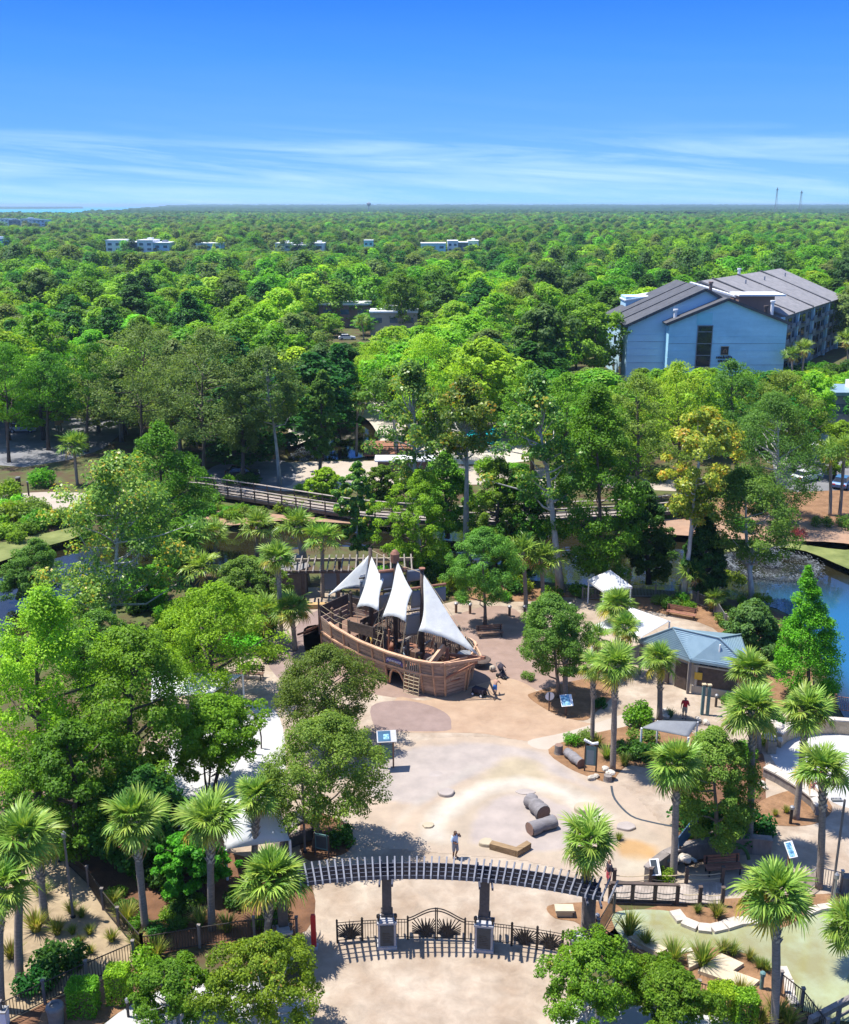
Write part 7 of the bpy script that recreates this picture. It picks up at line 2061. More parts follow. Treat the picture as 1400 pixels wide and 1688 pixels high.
T('bright', 15, 762, 560, 5, 70, 'dark trunked oak at the left edge of the parking lot', 43, cb=.36)
T('oak', 400, 795, 620, 400, 55, 'shadowy tree over the dark car', 44, cb=.3, leaf='leaf_grey')
T('bright', 705, 760, 545, 700, 80, 'lime green spreading tree left of centre beyond the deck', 45, cb=.3, leaf='leaf_lime')
T('bright', 640, 690, 560, 622, 55, 'lime green tree behind the boulder heap', 46, leaf='leaf_lime', cb=.3)
T('oak', 878, 780, 590, 872, 52, 'loose green tree behind the tall leaning trunk', 47)
T('oak', 930, 790, 610, 935, 66, 'mid green tree left of the massive dark tree', 48, leaf='leaf_oak')
T('oak', 1050, 830, 610, 1052, 72, 'green tree between the massive dark tree and the yellowing one', 49, leaf='leaf_elm')
T('oak', 1120, 800, 590, 1118, 70, 'pale green tree in front of the blue gable, left one', 50, leaf='leaf_lime', cb=.2)
T('oak', 1215, 790, 588, 1205, 72, 'pale green tree in front of the blue gable, right one', 51, leaf='leaf_elm', cb=.2)
T('oak', 1310, 780, 605, 1290, 74, 'pale green rounded tree in front of the hotel wing', 52, leaf='leaf_elm', cb=.2)
T('dark', 738, 885, 740, 734, 48, 'dark green tree between the two pale trunks', 53, leaf='leaf_oak')
T('dark', 1070, 960, 790, 1062, 48, 'dark lower tree right of the massive dark tree', 54)
T('dark', 865, 955, 760, 862, 52, 'dark tree below the leaning pale trunk', 55, leaf='leaf_oak')
T('bright', 30, 985, 885, 60, 62, 'weeping light grey green bush tree over the left water', 56, leaf='leaf_elm', droop=.35, cb=.2)
T('bright', 1375, 790, 690, 1390, 40, 'light green tree at the right edge by the blue car', 57)
T('oak', 300, 960, 850, 290, 45, 'green tree under the upright one at the boardwalk end', 58)
T('bright', 300, 1075, 985, 300, 62, 'bright thicket tree between the wide bright tree and the open branched one', 60, cb=.05)
T('oak', 150, 1110, 1005, 160, 70, 'leafy tree at the near bank under the open branched one', 61, cb=.05, leaf='leaf_elm')
T('oak', 240, 1000, 930, 246, 45, 'small thicket tree at the lagoon edge beside the pair of palms', 62, cb=.05, leaf='leaf_bright')
T('oak', 420, 1010, 915, 400, 60, 'grey green thicket tree between the left palms and the open branched tree', 59, leaf='leaf_elm')

# ------------------------------------------------------------------ cabbage palms
P_ = palm
P_(33, 1612, 38, 1385, 'palm with broad crown at the left edge above the sandy ground', rad=2.1)
P_(3, 1665, 2, 1462, 'palm cut by the left edge, nearest the corner', rad=1.8)
P_(75, 1520, 62, 1390, 'second palm crown behind the left edge palm', rad=1.5, n=30)
P_(240, 1532, 222, 1352, 'palm with boot covered neck right of the running fence', rad=2.05)
P_(350, 1532, 347, 1355, 'palm with pale shaggy neck left of the map board', rad=2.05)
P_(420, 1440, 424, 1315, 'slimmer palm in front of the white arched canopy', rad=1.65)
P_(440, 1572, 450, 1450, 'short wide palm at the left end of the pergola', rad=2.1, n=52)
P_(963, 1556, 968, 1388, 'palm standing through the right end of the pergola', rad=1.9)
P_(1276, 1690, 1278, 1478, 'big palm at the lower right over the shallow pond', rad=2.15, n=44)
P_(1408, 1600, 1402, 1525, 'palm cut by the right edge beside the shallow pond', rad=1.7)
P_(1110, 1444, 1115, 1262, 'palm at the splash floor edge left of the grey green tree', rad=2.0)
P_(1234, 1396, 1240, 1172, 'tall straight palm right of the grey green tree', rad=2.05)
P_(1312, 1350, 1330, 1172, 'palm with boot covered neck before the tan curved wall', rad=2.0)
P_(1350, 1464, 1356, 1272, 'palm beside the dark lamp post with side arm', rad=1.9)
P_(1250, 1240, 1236, 1108, 'palm with yellowing skirt behind the tall straight one', rad=2.0)
P_(1010, 1270, 1014, 1098, 'palm with rusty lower leaves on the palm bed, middle one', rad=2.0)
P_(976, 1228, 978, 1098, 'thin palm on the palm bed, left one', rad=1.35, n=28, tr=.13)
P_(1087, 1188, 1088, 1088, 'palm standing before the blue restroom roof', rad=1.85)
P_(932, 1152, 930, 1048, 'palm at the mulch island behind the blue panel', rad=1.9, n=34)
P_(1018, 1078, 1018, 1000, 'palm between the white tent and flat white canopy', rad=2.2, n=32)
P_(984, 1120, 985, 1052, 'small palm left of the flat white canopy', rad=1.6, n=26)
P_(1022, 1112, 1030, 1036, 'palm in front of the flat white canopy', rad=1.7, n=26)
P_(895, 995, 893, 920, 'palm with pale crown on the bank right of the sails', False, 2.1)
P_(867, 1000, 862, 910, 'thick trunked palm left of the pale crowned one', False, 1.9)
P_(465, 1072, 458, 922, 'tall palm left of the ship with a bare dark trunk', rad=2.1, n=34)
P_(487, 1072, 480, 1005, 'low palm with yellow skirt beside the ship stern', rad=2.3, n=36)
P_(505, 962, 492, 868, 'thick red brown trunked palm behind the ship', False, 2.3, tr=.34)
P_(532, 985, 532, 886, 'thinner palm next to the thick trunked one behind the ship', False, 2.0)
P_(423, 915, 424, 868, 'palm at the near bank below the boardwalk', False, 2.3)
P_(318, 960, 318, 880, 'palm left of a pair under the upright dark tree', False, 2.1)
P_(360, 950, 352, 880, 'palm right of a pair under the upright dark tree', False, 1.8)
P_(332, 985, 335, 935, 'low palm below the pair at the near bank', False, 2.1)
P_(440, 1062, 438, 1010, 'low bright palm at the left of the tall bare trunk', False, 2.0)
P_(128, 800, 122, 735, 'palm beside the left parking lot', False, 2.2, group='palms beyond the lagoon')
P_(588, 750, 590, 662, 'palm standing at the boulder heap beyond the pond', False, 2.2, group='palms beyond the lagoon')
P_(1368, 850, 1368, 745, 'left palm of the pair at the right lot', False, 1.9, group='palms beyond the lagoon')
P_(1384, 852, 1392, 742, 'right palm of the pair at the right lot', False, 1.9, group='palms beyond the lagoon')
P_(1320, 640, 1326, 575, 'palm against the hotel wing, right one', False, 2.2, group='palms beyond the lagoon')
P_(1305, 640, 1306, 586, 'palm against the hotel wing, left one', False, 2.0, group='palms beyond the lagoon')
P_(1398, 640, 1396, 560, 'palm at the right edge of the hotel', False, 2.3, group='palms beyond the lagoon')
P_(1145, 992, 1144, 945, 'small palm at the foot of the slanting pale trunk', False, 1.5)
P_(1178, 1010, 1178, 985, 'tiny palm by the bank fence', False, 1.0, tr=.1)
P_(690, 500, 690, 480, 'far palm showing pale in the woods left of the lime trees', False, 2.6, group='palms beyond the lagoon')
P_(600, 560, 596, 528, 'far palm beside the beige flat roofed building', False, 2.4, group='palms beyond the lagoon')

# ------------------------------------------------------------------ shrubs, grasses, clipped hedges
BUSH = {k: bush_mesh(i, n, ls, lf) for i, (k, n, ls, lf) in enumerate((('green', 1100, .17, 'leaf_oak'), ('bright', 1100, .16, 'leaf_bright'), ('elm', 1000, .16, 'leaf_elm'), ('dark', 1100, .2, 'leaf_dark'), ('yellow', 900, .18, 'leaf_crepe'), ('red', 700, .18, 'leaf_red')))}
GRASS = [grass_mesh(s) for s in (1, 2, 3)] + [grass_mesh(9, 90, 'leaf_aloe', .55, .07, .8)]
def bush(px, py, r, label, kind='green', h=1.0, z=0.0, cat='shrub', group='shrubs of the beds'):
    o = link('shrub', BUSH[kind]); o.location = G(px, py, z); o.scale = (r, r, r * h); o.rotation_euler = (0, 0, rnd.uniform(0, 6)); return tag(o, label, cat, group)
def grass(px, py, r, label, k=None, h=1.0, z=0.0, group='ornamental grass clumps'):
    k = rnd.randint(0, 2) if k is None else k
    o = link('spiky_plant' if k == 3 else 'grass_clump', GRASS[k]); o.location = G(px, py, z); o.scale = (r, r, r * h); o.rotation_euler = (0, 0, rnd.uniform(0, 6)); return tag(o, label, 'plant' if k == 3 else 'grass', group)
def hedge(px, py, sx, sy, sz, label, seed, rz=0):
    o = link('clipped_shrub', hedge_mesh(seed, sx, sy, sz)); o.location = G(px, py); o.rotation_euler = (0, 0, rz); return tag(o, label, 'shrub', 'clipped shrubs')
hedge(140, 1668, 1.25, 1.0, 1.55, 'clipped bright green block shrub beside the litter bin', 1)
hedge(198, 1648, 1.0, .9, 1.7, 'taller clipped green block shrub by the lower left pale walk', 2)
hedge(1188, 1675, 1.1, 1.0, 1.5, 'clipped green shrub left of the thin stone strip', 3)
hedge(1226, 1685, 1.0, .9, 1.5, 'clipped green shrub right of the thin stone strip', 4)
bush(242, 1600, .95, 'round green bush where the two left fences meet', 'bright')
grass(258, 1580, 1.2, 'spreading pale grass clump behind the round bush', None)
for x, y, r, l in ((20, 1580, 1.0, 'tall grass clump left of the left edge palm'), (60, 1535, 1.2, 'grey green grass clump right of the left edge palm'), (95, 1540, .9, 'grass clump on the sand below the lamp post'), (118, 1505, .7, 'grass clump at the lamp post foot'), (135, 1512, .6, 'small grass clump right of the lamp post'),
                   (120, 1540, .55, 'brown tipped grass tuft in the middle of the sand'), (132, 1556, .5, 'brown grass tuft below the middle one'), (148, 1540, .55, 'green grass tuft near the running fence'), (150, 1572, .5, 'grass tuft low on the sand'), (185, 1552, .7, 'grass clump just inside the running fence'), (70, 1480, 1.0, 'tall thin grass behind the left edge palm'),
                   (210, 1520, 1.15, 'tall grass clump left of the boot necked palm'), (188, 1490, .8, 'grass clump behind the running fence'), (330, 1525, 1.0, 'grass clump between the two left front palms'), (375, 1535, 1.0, 'grass clump right of the shaggy necked palm'), (225, 1560, .8, 'grass clump at the low fence corner')):
    grass(x, y, r, l)
for x, y, r, l, k in ((100, 1600, 1.3, 'dark blue green bush on the sandy slope', 'dark'), (60, 1630, 1.0, 'dark bush beside the picket fence at lower left', 'dark'), (300, 1500, .8, 'shaded bush under the left front palms', 'dark'), (40, 1350, 1.2, 'light bush at the left end of the path', 'bright'), (20, 1300, 1.0, 'yellow green bush at the left edge above the path', 'yellow'),
                      (270, 1450, 1.4, 'dark shrub in the shade of the left trees', 'dark'), (300, 1420, 1.2, 'shrub in front of the white arched canopy', 'green'), (565, 1390, .9, 'low shrub at the foot of the gate dome tree', 'dark')):
    bush(x, y, r, l, k)
for x, y, r, l in ((1037, 1540, 1.25, 'tall bright grass clump at the left corner of the shallow pond'), (1065, 1560, .9, 'grass clump on the near bank below the bright tall one'), (1110, 1585, 1.2, 'broad grass clump on the near bank of the shallow pond'), (1158, 1592, 1.3, 'tall grass clump left of the stepped slab'), (1182, 1512, .9, 'brown green grass clump behind the stone kerb'),
                   (1192, 1570, .75, 'short brown grass clump above the stepped slab, left one'), (1208, 1574, .75, 'short brown grass clump above the stepped slab, middle one'), (1236, 1582, .6, 'short brown grass clump above the stepped slab, right one'), (1251, 1595, .6, 'small grass tuft left of the big palm trunk'), (1262, 1600, .6, 'reddish grass tuft beside the big palm trunk'),
                   (1222, 1640, .9, 'pale grass clump behind the right clipped shrub'), (1280, 1680, 1.1, 'tall grass clump at the foot of the big lower right palm'), (1250, 1690, 1.0, 'grass clump left of the big palm foot'), (1300, 1690, 1.0, 'grass clump right of the big palm foot'), (1150, 1505, .5, 'small tuft on the mulch behind the kerb'),
                   (1020, 1385, .5, 'tuft by the orange splash spot')):
    grass(x, y, r, l)
bush(1092, 1450, .7, 'yellow green shrub beside the small dark panel', 'yellow')
for x, y, r, k, l in ((1045, 1190, 1.35, 'green', 'round green bush left of the restroom palm'), (945, 1225, .7, 'green', 'low green plant at the tip of the palm bed'), (965, 1222, .8, 'elm', 'low plants behind the green sign'), (1040, 1245, 1.0, 'dark', 'dark shrub right of the middle palm'), (1060, 1225, 1.1, 'elm', 'grey leaved shrub below the grey shade sail'),
                      (1065, 1250, 1.0, 'dark', 'dark low shrub at the right of the palm bed'), (1120, 1255, 1.0, 'elm', 'fine shrub beside the palm bed edge'), (1150, 1370, 1.6, 'dark', 'dark shrub in the shade behind the alcove wall, left one'), (1200, 1385, 1.6, 'dark', 'dark shrub in the shade behind the alcove wall, middle one'), (1240, 1375, 1.3, 'dark', 'dark shrub in the shade behind the alcove wall, right one'),
                      (1222, 1250, 1.0, 'green', 'green shrub behind the tall straight palm'), (1258, 1225, .8, 'green', 'flowering low shrub by the piled rocks'), (1205, 1165, .9, 'elm', 'shrub at the right corner of the restroom'), (1275, 1200, 1.2, 'dark', 'dark shrub behind the rocks on the curved wall'), (1195, 1030, 1.0, 'elm', 'pale shrub by the bank fence'),
                      (1205, 965, 1.3, 'yellow', 'yellow green bush on the bank beside the fountain ring'), (1085, 960, .9, 'yellow', 'small yellow bush on the bank left of the slanting trunk'), (870, 1120, .6, 'elm', 'low plant at the mulch island edge'), (990, 1165, .6, 'dark', 'low dark plant at the right of the mulch island')):
    bush(x, y, r, l, k)
for x, y, r, l in ((985, 1230, .9, 'fan leaved plant at the foot of the thin palm'), (1000, 1250, 1.0, 'fan leaved plant right of the green sign'), (1070, 1185, .8, 'spiky grey plant in front of the restroom, left one'), (1105, 1182, .8, 'spiky grey plant in front of the restroom, right one'), (1030, 1262, .9, 'spiky plant below the middle palm'), (1278, 1345, .45, 'small spiky plant on the terrace bed, left one'), (1296, 1340, .5, 'small spiky plant on the terrace bed, right one')):
    grass(x, y, r, l, 3 if 'grey' in l else None)
for x, y, r, k, l in ((20, 860, 2.2, 'yellow', 'yellow green bank shrub at the left edge'), (55, 870, 1.8, 'green', 'bank shrub right of the left edge one'), (75, 800, 2.2, 'green', 'round shrub beside the left path post'), (10, 820, 2.0, 'green', 'shrub at the left edge of the left path'), (45, 848, 1.3, 'red', 'dark red leaved shrub on the left bank, left one'), (70, 846, 1.1, 'red', 'dark red leaved shrub on the left bank, right one'),
                      (100, 862, 1.7, 'elm', 'grey green shrub on the left bank beside the red ones'), (205, 880, 2.0, 'green', 'leafy bank shrub behind the open branched tree'), (245, 885, 2.2, 'bright', 'bright bank shrub below the upright dark tree'), (375, 800, 1.2, 'green', 'shrub behind the boardwalk, left one'), (410, 800, 1.6, 'dark', 'shrub behind the boardwalk, second'), (500, 812, 1.2, 'bright', 'bright low shrub behind the boardwalk'),
                      (560, 826, 1.5, 'elm', 'blue green shrub behind the boardwalk, middle'), (1250, 830, 1.3, 'green', 'dark clipped bush on the far right bank'), (1355, 868, 1.2, 'elm', 'grass like bush on the right sand bank, left one'), (1395, 870, 1.3, 'elm', 'grass like bush on the right sand bank, right one'), (1315, 885, 1.0, 'red', 'brown red shrub on the right sand bank'), (1230, 875, 1.5, 'green', 'shrub at the far bank below the grey green tree'),
                      (380, 1005, 1.4, 'elm', 'leafy shrub on the near bank left of the pavilion'), (430, 960, 1.4, 'bright', 'bright shrub on the near bank by the low palm'), (410, 1060, 1.4, 'bright', 'bright shrub below the low bright palm'), (445, 1085, 1.2, 'yellow', 'yellow green shrub under the tall bare palm'), (250, 1000, 1.6, 'green', 'bank thicket shrub behind the wide bright tree'), (150, 1010, 1.8, 'elm', 'bank thicket shrub at the left water'),
                      (720, 985, 1.1, 'green', 'shrub behind the fore sail'), (760, 990, .9, 'elm', 'low shrub on the mulch bed behind the bow'), (830, 990, .8, 'green', 'low shrub right of the bow mulch'), (850, 975, 1.2, 'dark', 'dark shrub at the bank right of the bow'), (910, 985, 1.0, 'yellow', 'flowering shrub at the bank under the pale crowned palm'), (955, 985, 1.2, 'green', 'shrub left of the white tent'), (640, 965, 1.6, 'bright', 'leafy shrub behind the pavilion'), (590, 960, 1.2, 'green', 'shrub at the water behind the pavilion')):
    bush(x, y, r, l, k)

# undergrowth that nothing tells apart
def scatter(n, box, kinds, lab, r0, r1, seed, group):
    rg = random.Random(seed); i = 0; tries = 0
    while i < n and tries < n * 20:
        tries += 1
        px, py = rg.uniform(box[0], box[2]), rg.uniform(box[1], box[3])
        p = G(px, py)
        if lag_d(p.x, p.y) > -.8: continue
        bush(px, py, rg.uniform(r0, r1), lab, rg.choice(kinds), rg.uniform(.7, 1.1), group=group); i += 1
def lag_d(x, y): return float(inside_dist(LAGOON, np.array([[x]]), np.array([[y]]))[0, 0])
scatter(26, (-10, 845, 330, 905), ['green', 'elm', 'yellow', 'bright'], 'leafy shrub in the tangle along the far left bank', 1.2, 2.2, 1, 'far bank undergrowth')
scatter(22, (150, 795, 350, 850), ['green', 'elm', 'dark'], 'leafy shrub in the undergrowth left of the boardwalk end', 1.2, 2.2, 2, 'boardwalk end undergrowth')
scatter(22, (350, 838, 560, 862), ['green', 'elm', 'yellow'], 'low shrub on the bank under the boardwalk', .6, 1.2, 3, 'shrubs under the boardwalk')
scatter(34, (0, 985, 460, 1085), ['green', 'elm', 'bright', 'dark'], 'leafy shrub in the thicket on the near left bank', 1.0, 1.9, 4, 'near bank undergrowth')
scatter(26, (650, 905, 860, 975), ['green', 'elm', 'dark', 'yellow'], 'leafy shrub in the thicket behind the ship', .9, 1.6, 5, 'thicket behind the ship')
scatter(18, (1040, 830, 1180, 880), ['green', 'elm'], 'low shrub on the sand bank right of the boardwalk', .6, 1.2, 6, 'shrubs of the sand bank')
scatter(16, (640, 770, 1120, 835), ['green', 'dark', 'elm', 'bright'], 'leafy shrub in the strip behind the boardwalk', 1.2, 2.4, 7, 'strip behind the boardwalk')
scatter(16, (190, 1440, 480, 1540), ['dark', 'green'], 'low shrub on the shaded mulch under the left palms', .5, .9, 8, 'shrubs under the left palms')
scatter(16, (1285, 606, 1400, 650), ['green', 'dark', 'elm'], 'leafy shrub along the foot of the hotel wing', 1.6, 3.0, 10, 'shrubs below the hotel')
scatter(14, (1060, 955, 1290, 1010), ['elm', 'green', 'yellow'], 'low shrub along the right bank fence', .5, 1.0, 9, 'right bank shrubs')
# ------------------------------------------------------------------ the woods
FK = {}
def fkind(key, n, **kw):
    FK[key] = [make_tree(100 + 10 * len(FK) + i, 15.0, kw.get('R', 5.4), **{k: v for k, v in kw.items() if k != 'R'}) for i in range(n)]
base_ = dict(nc=120, cr=.19, nl=60, limbs=9, tr=.26, lobes=.42, nr=.30)
fkind('mid green', 3, shape='dome', ls=.50, leaf='leaf_oak', bark='bark_dark', cb=.2, **base_)
fkind('bright green', 2, shape='dome', ls=.50, leaf='leaf_bright', bark='bark_dark', cb=.2, **base_)
fkind('lime green', 1, shape='dome', ls=.50, leaf='leaf_lime', bark='bark_dark', cb=.2, **base_)
fkind('grey green', 2, shape='wide', ls=.46, leaf='leaf_grey', bark='bark_grey', cb=.25, **base_)
fkind('dark green', 2, shape='tall', ls=.50, leaf='leaf_dark', bark='bark_dark', cb=.1, R=4.6, **base_)
fkind('tall pine', 1, shape='pine', ls=.48, leaf='leaf_pine', bark='bark_dark', cb=.45, R=4.2, **base_)
KEEP = [(1290, 486, 1390, 606, 252),   # pixel windows that stay open and how far off the thing shown there stands
    (992, 446, 1386, 602, 204), (172, 391, 280, 412, 640), (322, 397, 366, 409, 640), (455, 397, 533, 411, 660), (694, 397, 796, 412, 640), (-10, 355, 72, 371, 1240), (600, 396, 612, 404, 700),
    (608, 508, 690, 532, 285), (528, 498, 606, 512, 305), (558, 542, 590, 560, 280),
    (-10, 700, 175, 770, 150), (370, 760, 480, 800, 128), (480, 640, 620, 760, 140), (590, 700, 690, 790, 125), (770, 704, 830, 738, 150), (1362, 640, 1410, 800, 142), (0, 800, 110, 850, 118), (340, 795, 1150, 870, 113), (1140, 815, 1410, 950, 105)]
HAND = []
for o in scene.objects:
    if o.get('category') in ('tree', 'palm tree'):
        cr_ = [c for c in o.children if c.name.startswith('crown')]
        r = 2.2
        if cr_ and o.get('category') == 'tree':
            r = max(cr_[0].dimensions.x, cr_[0].dimensions.y) * .5 if cr_[0].dimensions.x > 0 else 5
        HAND.append((o.location.x, o.location.y, r))
HANDA = np.array(HAND)
def blocked(x, y, H, R):
    """would the tree hide one of the open windows? returns the greatest height allowed"""
    px0, py0, dep = PX((x, y, H))
    hw = R * F / dep
    pyb = PX((x, y, 0))[1]
    for x0, y0, x1, y1, D in KEEP:
        if y < D - 2 and px0 + hw * 1.05 > x0 and px0 - hw * 1.05 < x1 and py0 < y1 and pyb > y0:
            return RD(px0, y1 + 3, y).z
    return H
def in_hotel(x, y):
    if 36 < x < 76 and 199 < y < 234: return True
    q = Vector((x, y, 0)) - Vector((E0.x, E0.y, 0)); a = q.dot(nrm); c = q.dot(Vector((-nrm.y, nrm.x, 0)))
    return -4 < a < Lw + 4 and -4 < c < 36
def forest_points(d0, d1, sp, margin):
    pts = []
    y = d0
    row = 0
    while y < d1:
        half = .43 * y + margin
        n = int(2 * half / sp)
        for i in range(n + 1):
            pts.append((-half + i * sp + (sp / 2 if row % 2 else 0) + rnd.uniform(-.38, .38) * sp, y + rnd.uniform(-.38, .38) * sp))
        y += sp * .87; row += 1
    return pts
LG = LAGOON
def lag(x, y): return float(inside_dist(LG, np.array([[x]]), np.array([[y]]))[0, 0])
def pick_kind(px, py, rg):
    """which sort of tree grows in this part of the woods"""
    w = {'mid green': 4, 'bright green': 3, 'lime green': .6, 'grey green': 1.2, 'dark green': 1.3, 'tall pine': .5}
    if py > 500 and 120 < px < 560: w.update({'grey green': 6, 'bright green': 1.2})
    if 80 < px < 480 and 420 < py <= 520: w.update({'bright green': 5, 'dark green': 2.5, 'grey green': .4})
    if 600 < px < 900 and py > 460: w.update({'lime green': 4, 'bright green': 5, 'grey green': .5})
    if 860 < px < 1010: w.update({'tall pine': 2.0, 'dark green': 3})
    if py < 425: w.update({'grey green': 3.2, 'mid green': 5, 'bright green': .7, 'lime green': .12, 'dark green': 2.6, 'tall pine': 1.0})
    if px > 900 and 360 < py < 440: w.update({'bright green': 2.2, 'mid green': 5, 'grey green': 1.2})
    g_ = sin(px / 37 + 2.1 * sin(py / 23)) * sin(py / 17 + 1.3 * sin(px / 61)) + .35 * sin(px / 13 + py / 7)
    if g_ > .25:
        for q in ('dark green', 'grey green', 'tall pine'): w[q] *= 2.6
    elif g_ < -.25:
        for q in ('bright green', 'lime green'): w[q] *= 2.2
    ks = list(w); return rg.choices(ks, [w[k] for k in ks])[0]
cand = []
for x, y in forest_points(116, 440, 10.4, 12):
    px, py, dep = PX((x, y, 0))
    if y < 128 and lag(x, y) > -2.5: continue
    if y < 132 and (py > 800): continue
    if in_hotel(x, y): continue
    dd = np.hypot(HANDA[:, 0] - x, HANDA[:, 1] - y)
    if (dd < np.minimum(HANDA[:, 2] * .75 + 2.0, 6.5)).any(): continue
    H = rnd.uniform(11.5, 18); R = rnd.uniform(5.2, 7.9)
    k = pick_kind(px, PX((x, y, H))[1], rnd)
    if k == 'tall pine': H = rnd.uniform(18, 22)
    hm = blocked(x, y, H, R)
    if hm < H:
        hm = min(hm, blocked(x, y, hm, R))
        if hm < 5.5: continue
        R *= max(.55, hm / H); H = hm
    cand.append((y, x, H, R, k))
cand.sort()
def region(px, d):
    row = 'front' if d < 165 else ('second' if d < 200 else ('middle' if d < 240 else 'back'))
    if px > 1005: w = 'in front of the hotel' if d < 203 else 'behind the hotel'
    else: w = 'at the far left' if px < 90 else ('behind the left parking lot' if px < 180 else ('behind the broad grey green oak' if px < 290 else ('behind the big grey green oak' if px < 430 else ('above the fountain pond' if px < 620 else ('behind the lime green trees' if px < 760 else ('behind the leaning pale trunk' if px < 900 else 'just left of the hotel'))))))
    return row, w
def size_word(H, R, k):
    if 'pine' in k: return 'tall'
    return ('low ' if H < 12 else ('tall ' if H > 16 else 'medium ')) + ('broad' if R > 6.9 else ('slender' if R < 5.7 else 'round'))
made = 0
rest = []
for y, x, H, R, k in cand:
    if made < 290:
        px = PX((x, y, 0))[0]
        if -60 < px < 1460:
            m = rnd.choice(FK[k]); row, w = region(px, y)
            ref = 4.6 if k == 'dark green' else (4.2 if k == 'tall pine' else 5.4)
            put_tree('woodland_tree', m, (x, y, 0), rnd.uniform(0, 6.28), (R / ref, R / ref, H / 15.0), f'{size_word(H, R, k)} {k.replace("tall ", "")} tree, {row} rows {w}', 'tree', 'trees of the woods')
            made += 1
    else: rest.append((x, y, H, R, k))
# the woods farther off: one mass, instanced on points
pts = [(x, y, H, R, k) for x, y, H, R, k in rest]
for d0, d1, sp in ((440, 800, 11.0), (800, 1400, 12.0), (1400, 2700, 14.0)):
    for x, y in forest_points(d0, d1, sp, 12):
        H = (13.2 + 2.2 * sin(x / 47 + 2 * sin(y / 83)) * sin(y / 61 + x / 140)) * rnd.uniform(.8, 1.32); R = rnd.uniform(4.6, 8.6) * sp / 10.6
        if in_hotel(x, y): continue
        px, py, dep = PX((x, y, H))
        hm = blocked(x, y, H, R)
        if hm < H:
            if hm < 6: continue
            H = hm
        pts.append((x, y, H, R, pick_kind(px, py, rnd)))
protos = bpy.data.collections.new('woods_sources')
order = []
def proto(key, n, **kw):
    for i in range(n):
        tr_, cw = make_tree(300 + len(order) * 7, 15.0, 5.4, **kw)
        o = bpy.data.objects.new('woods_%02d' % len(order), cw); protos.objects.link(o); order.append(key)
lo = dict(nc=26, cr=.36, nl=72, ls=.85, nr=.18, inner=.55, flat=.9, limbs=0, tr=.2, lobes=.3, cb=.12, bark='bark_dark')
proto('mid green', 2, shape='dome', leaf='leaf_oak', **lo)
proto('bright green', 2, shape='dome', leaf='leaf_bright', **lo)
proto('lime green', 1, shape='dome', leaf='leaf_lime', **lo)
proto('grey green', 2, shape='wide', leaf='leaf_grey', **lo)
proto('dark green', 2, shape='tall', leaf='leaf_dark', **lo)
proto('tall pine', 1, shape='pine', leaf='leaf_pine', **lo)
me = bpy.data.meshes.new('far_woods')
me.vertices.add(len(pts)); me.vertices.foreach_set('co', np.array([(p[0], p[1], 0) for p in pts], np.float32).ravel())
ai = me.attributes.new('kind_index', 'INT', 'POINT'); ai.data.foreach_set('value', np.array([rnd.choice([i for i, q in enumerate(order) if q == p[4]]) for p in pts], np.int32))
asx = me.attributes.new('size', 'FLOAT_VECTOR', 'POINT'); asx.data.foreach_set('vector', np.array([(p[3] / 5.4, p[3] / 5.4, p[2] / 15) for p in pts], np.float32).ravel())
ar = me.attributes.new('turn', 'FLOAT_VECTOR', 'POINT'); ar.data.foreach_set('vector', np.array([(0, 0, rnd.uniform(0, 6.28)) for p in pts], np.float32).ravel())
fw = link('far_woods', me); tag(fw, 'the far woods stretching to the horizon beyond the hotel', 'woods', kind='stuff')
ng = bpy.data.node_groups.new('far_woods', 'GeometryNodeTree')
ng.interface.new_socket('Geometry', in_out='INPUT', socket_type='NodeSocketGeometry'); ng.interface.new_socket('Geometry', in_out='OUTPUT', socket_type='NodeSocketGeometry')
gi = ng.nodes.new('NodeGroupInput'); go = ng.nodes.new('NodeGroupOutput')
ci = ng.nodes.new('GeometryNodeCollectionInfo'); ci.inputs['Collection'].default_value = protos; ci.inputs['Separate Children'].default_value = True; ci.inputs['Reset Children'].default_value = True
ip = ng.nodes.new('GeometryNodeInstanceOnPoints'); ip.inputs['Pick Instance'].default_value = True
def attr_(nm, tp):
    n = ng.nodes.new('GeometryNodeInputNamedAttribute'); n.data_type = tp; n.inputs['Name'].default_value = nm; return n.outputs['Attribute']
ng.links.new(gi.outputs[0], ip.inputs['Points']); ng.links.new(ci.outputs[0], ip.inputs['Instance'])
ng.links.new(attr_('kind_index', 'INT'), ip.inputs['Instance Index'])
e2r = ng.nodes.new('FunctionNodeEulerToRotation'); ng.links.new(attr_('turn', 'FLOAT_VECTOR'), e2r.inputs[0]); ng.links.new(e2r.outputs[0], ip.inputs['Rotation'])
ng.links.new(attr_('size', 'FLOAT_VECTOR'), ip.inputs['Scale'])
ng.links.new(ip.outputs[0], go.inputs[0])
fw.modifiers.new('woods', 'NODES').node_group = ng
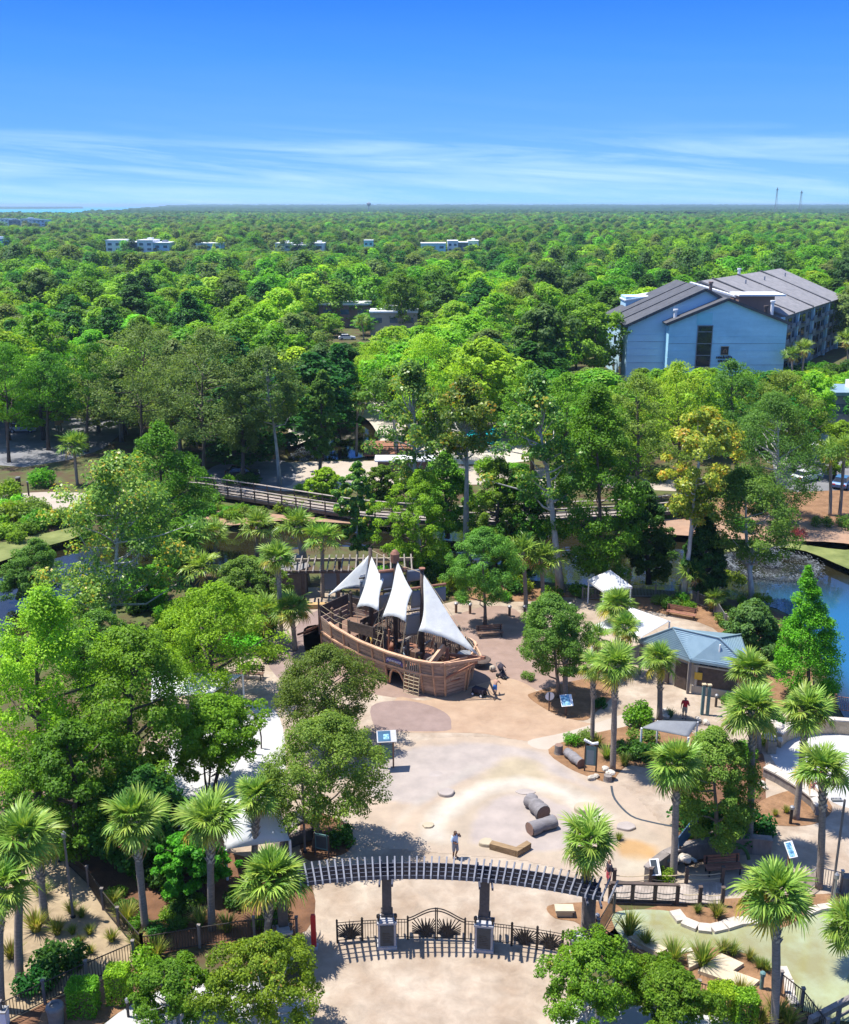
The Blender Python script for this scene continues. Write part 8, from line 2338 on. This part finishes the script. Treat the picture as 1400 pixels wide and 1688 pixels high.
# beyond that only the tops of the canopy read: a bumpy carpet of crowns
mat('canopy_far', (.018, .046, .014), .95, .45, .045, col2=(.045, .10, .022), det=3, contrast=(.35, .68), spec=0)
nr_, ncol = 210, 520
dd_ = np.exp(np.linspace(log(2600), log(11000), nr_)); uu = np.linspace(-.50, .50, ncol)
DX = dd_[:, None] * uu[None]; DY = np.repeat(dd_[:, None], ncol, 1)
hz = 8 + 9 * rng.random((nr_, ncol)) ** 1.6 + 3 * np.sin(DX / 190 + 2 * np.sin(DY / 260)) + 2 * np.sin(DX / 61 + DY / 90) + np.clip((DY - 4200) / 6800, 0, 1) * 24
# on the left the land ends and the sea begins; two low islands lie beyond
UU = DX / DY
seam = DY > 3150 + 160 * np.sin(DX / 310) + 9000 * np.clip((UU + .33) / .12, 0, 1) ** 2.0
hz = np.where(seam, -6, hz)
isl = (DY > 9500) & (DX < -.155 * DY) & (np.sin(DX / 900 + 1) > -.25)
hz = np.where(isl, 17 + 3 * rng.random((nr_, ncol)), hz)
jx = rng.normal(0, 1, DX.shape) * dd_[:, None] * .0006
cv = np.stack([(DX + jx).ravel(), DY.ravel(), hz.ravel()], 1)
ii = (np.arange(nr_ - 1)[:, None] * ncol + np.arange(ncol - 1)[None]).ravel()
ce = np_mesh('horizon_canopy', cv, np.stack([ii, ii + 1, ii + ncol + 1, ii + ncol], 1), None, (MATS['canopy_far'],))
tag(link('horizon_canopy', ce), 'the treetops along the horizon', 'woods', kind='stuff')
print('individual woodland trees', made, 'instanced', len(pts), 'objects', len(scene.objects))

# ------------------------------------------------------------------ the air between here and the horizon
b = MB(); b.box((0, 21500, 22.5), (64000, 49000, 51))
hz_o = b.build('haze', [bpy.data.materials.new('air')]); tag(hz_o, kind='stuff')
am = hz_o.data.materials[0]; am.use_nodes = True; an = am.node_tree; an.nodes.clear()
pv = an.nodes.new('ShaderNodeVolumePrincipled'); pv.inputs['Color'].default_value = (.55, .78, 1.0, 1); pv.inputs['Density'].default_value = .0001; pv.inputs['Anisotropy'].default_value = .3
ao = an.nodes.new('ShaderNodeOutputMaterial'); an.links.new(pv.outputs[0], ao.inputs['Volume'])

tri = {}  # a count for the log
for o in scene.objects:
    if o.type == 'MESH': tri[o.data.name] = sum(len(p.vertices) - 2 for p in o.data.polygons) if len(o.data.polygons) < 200 else len(o.data.polygons) * 2
print('distinct triangles', sum(tri.values()))
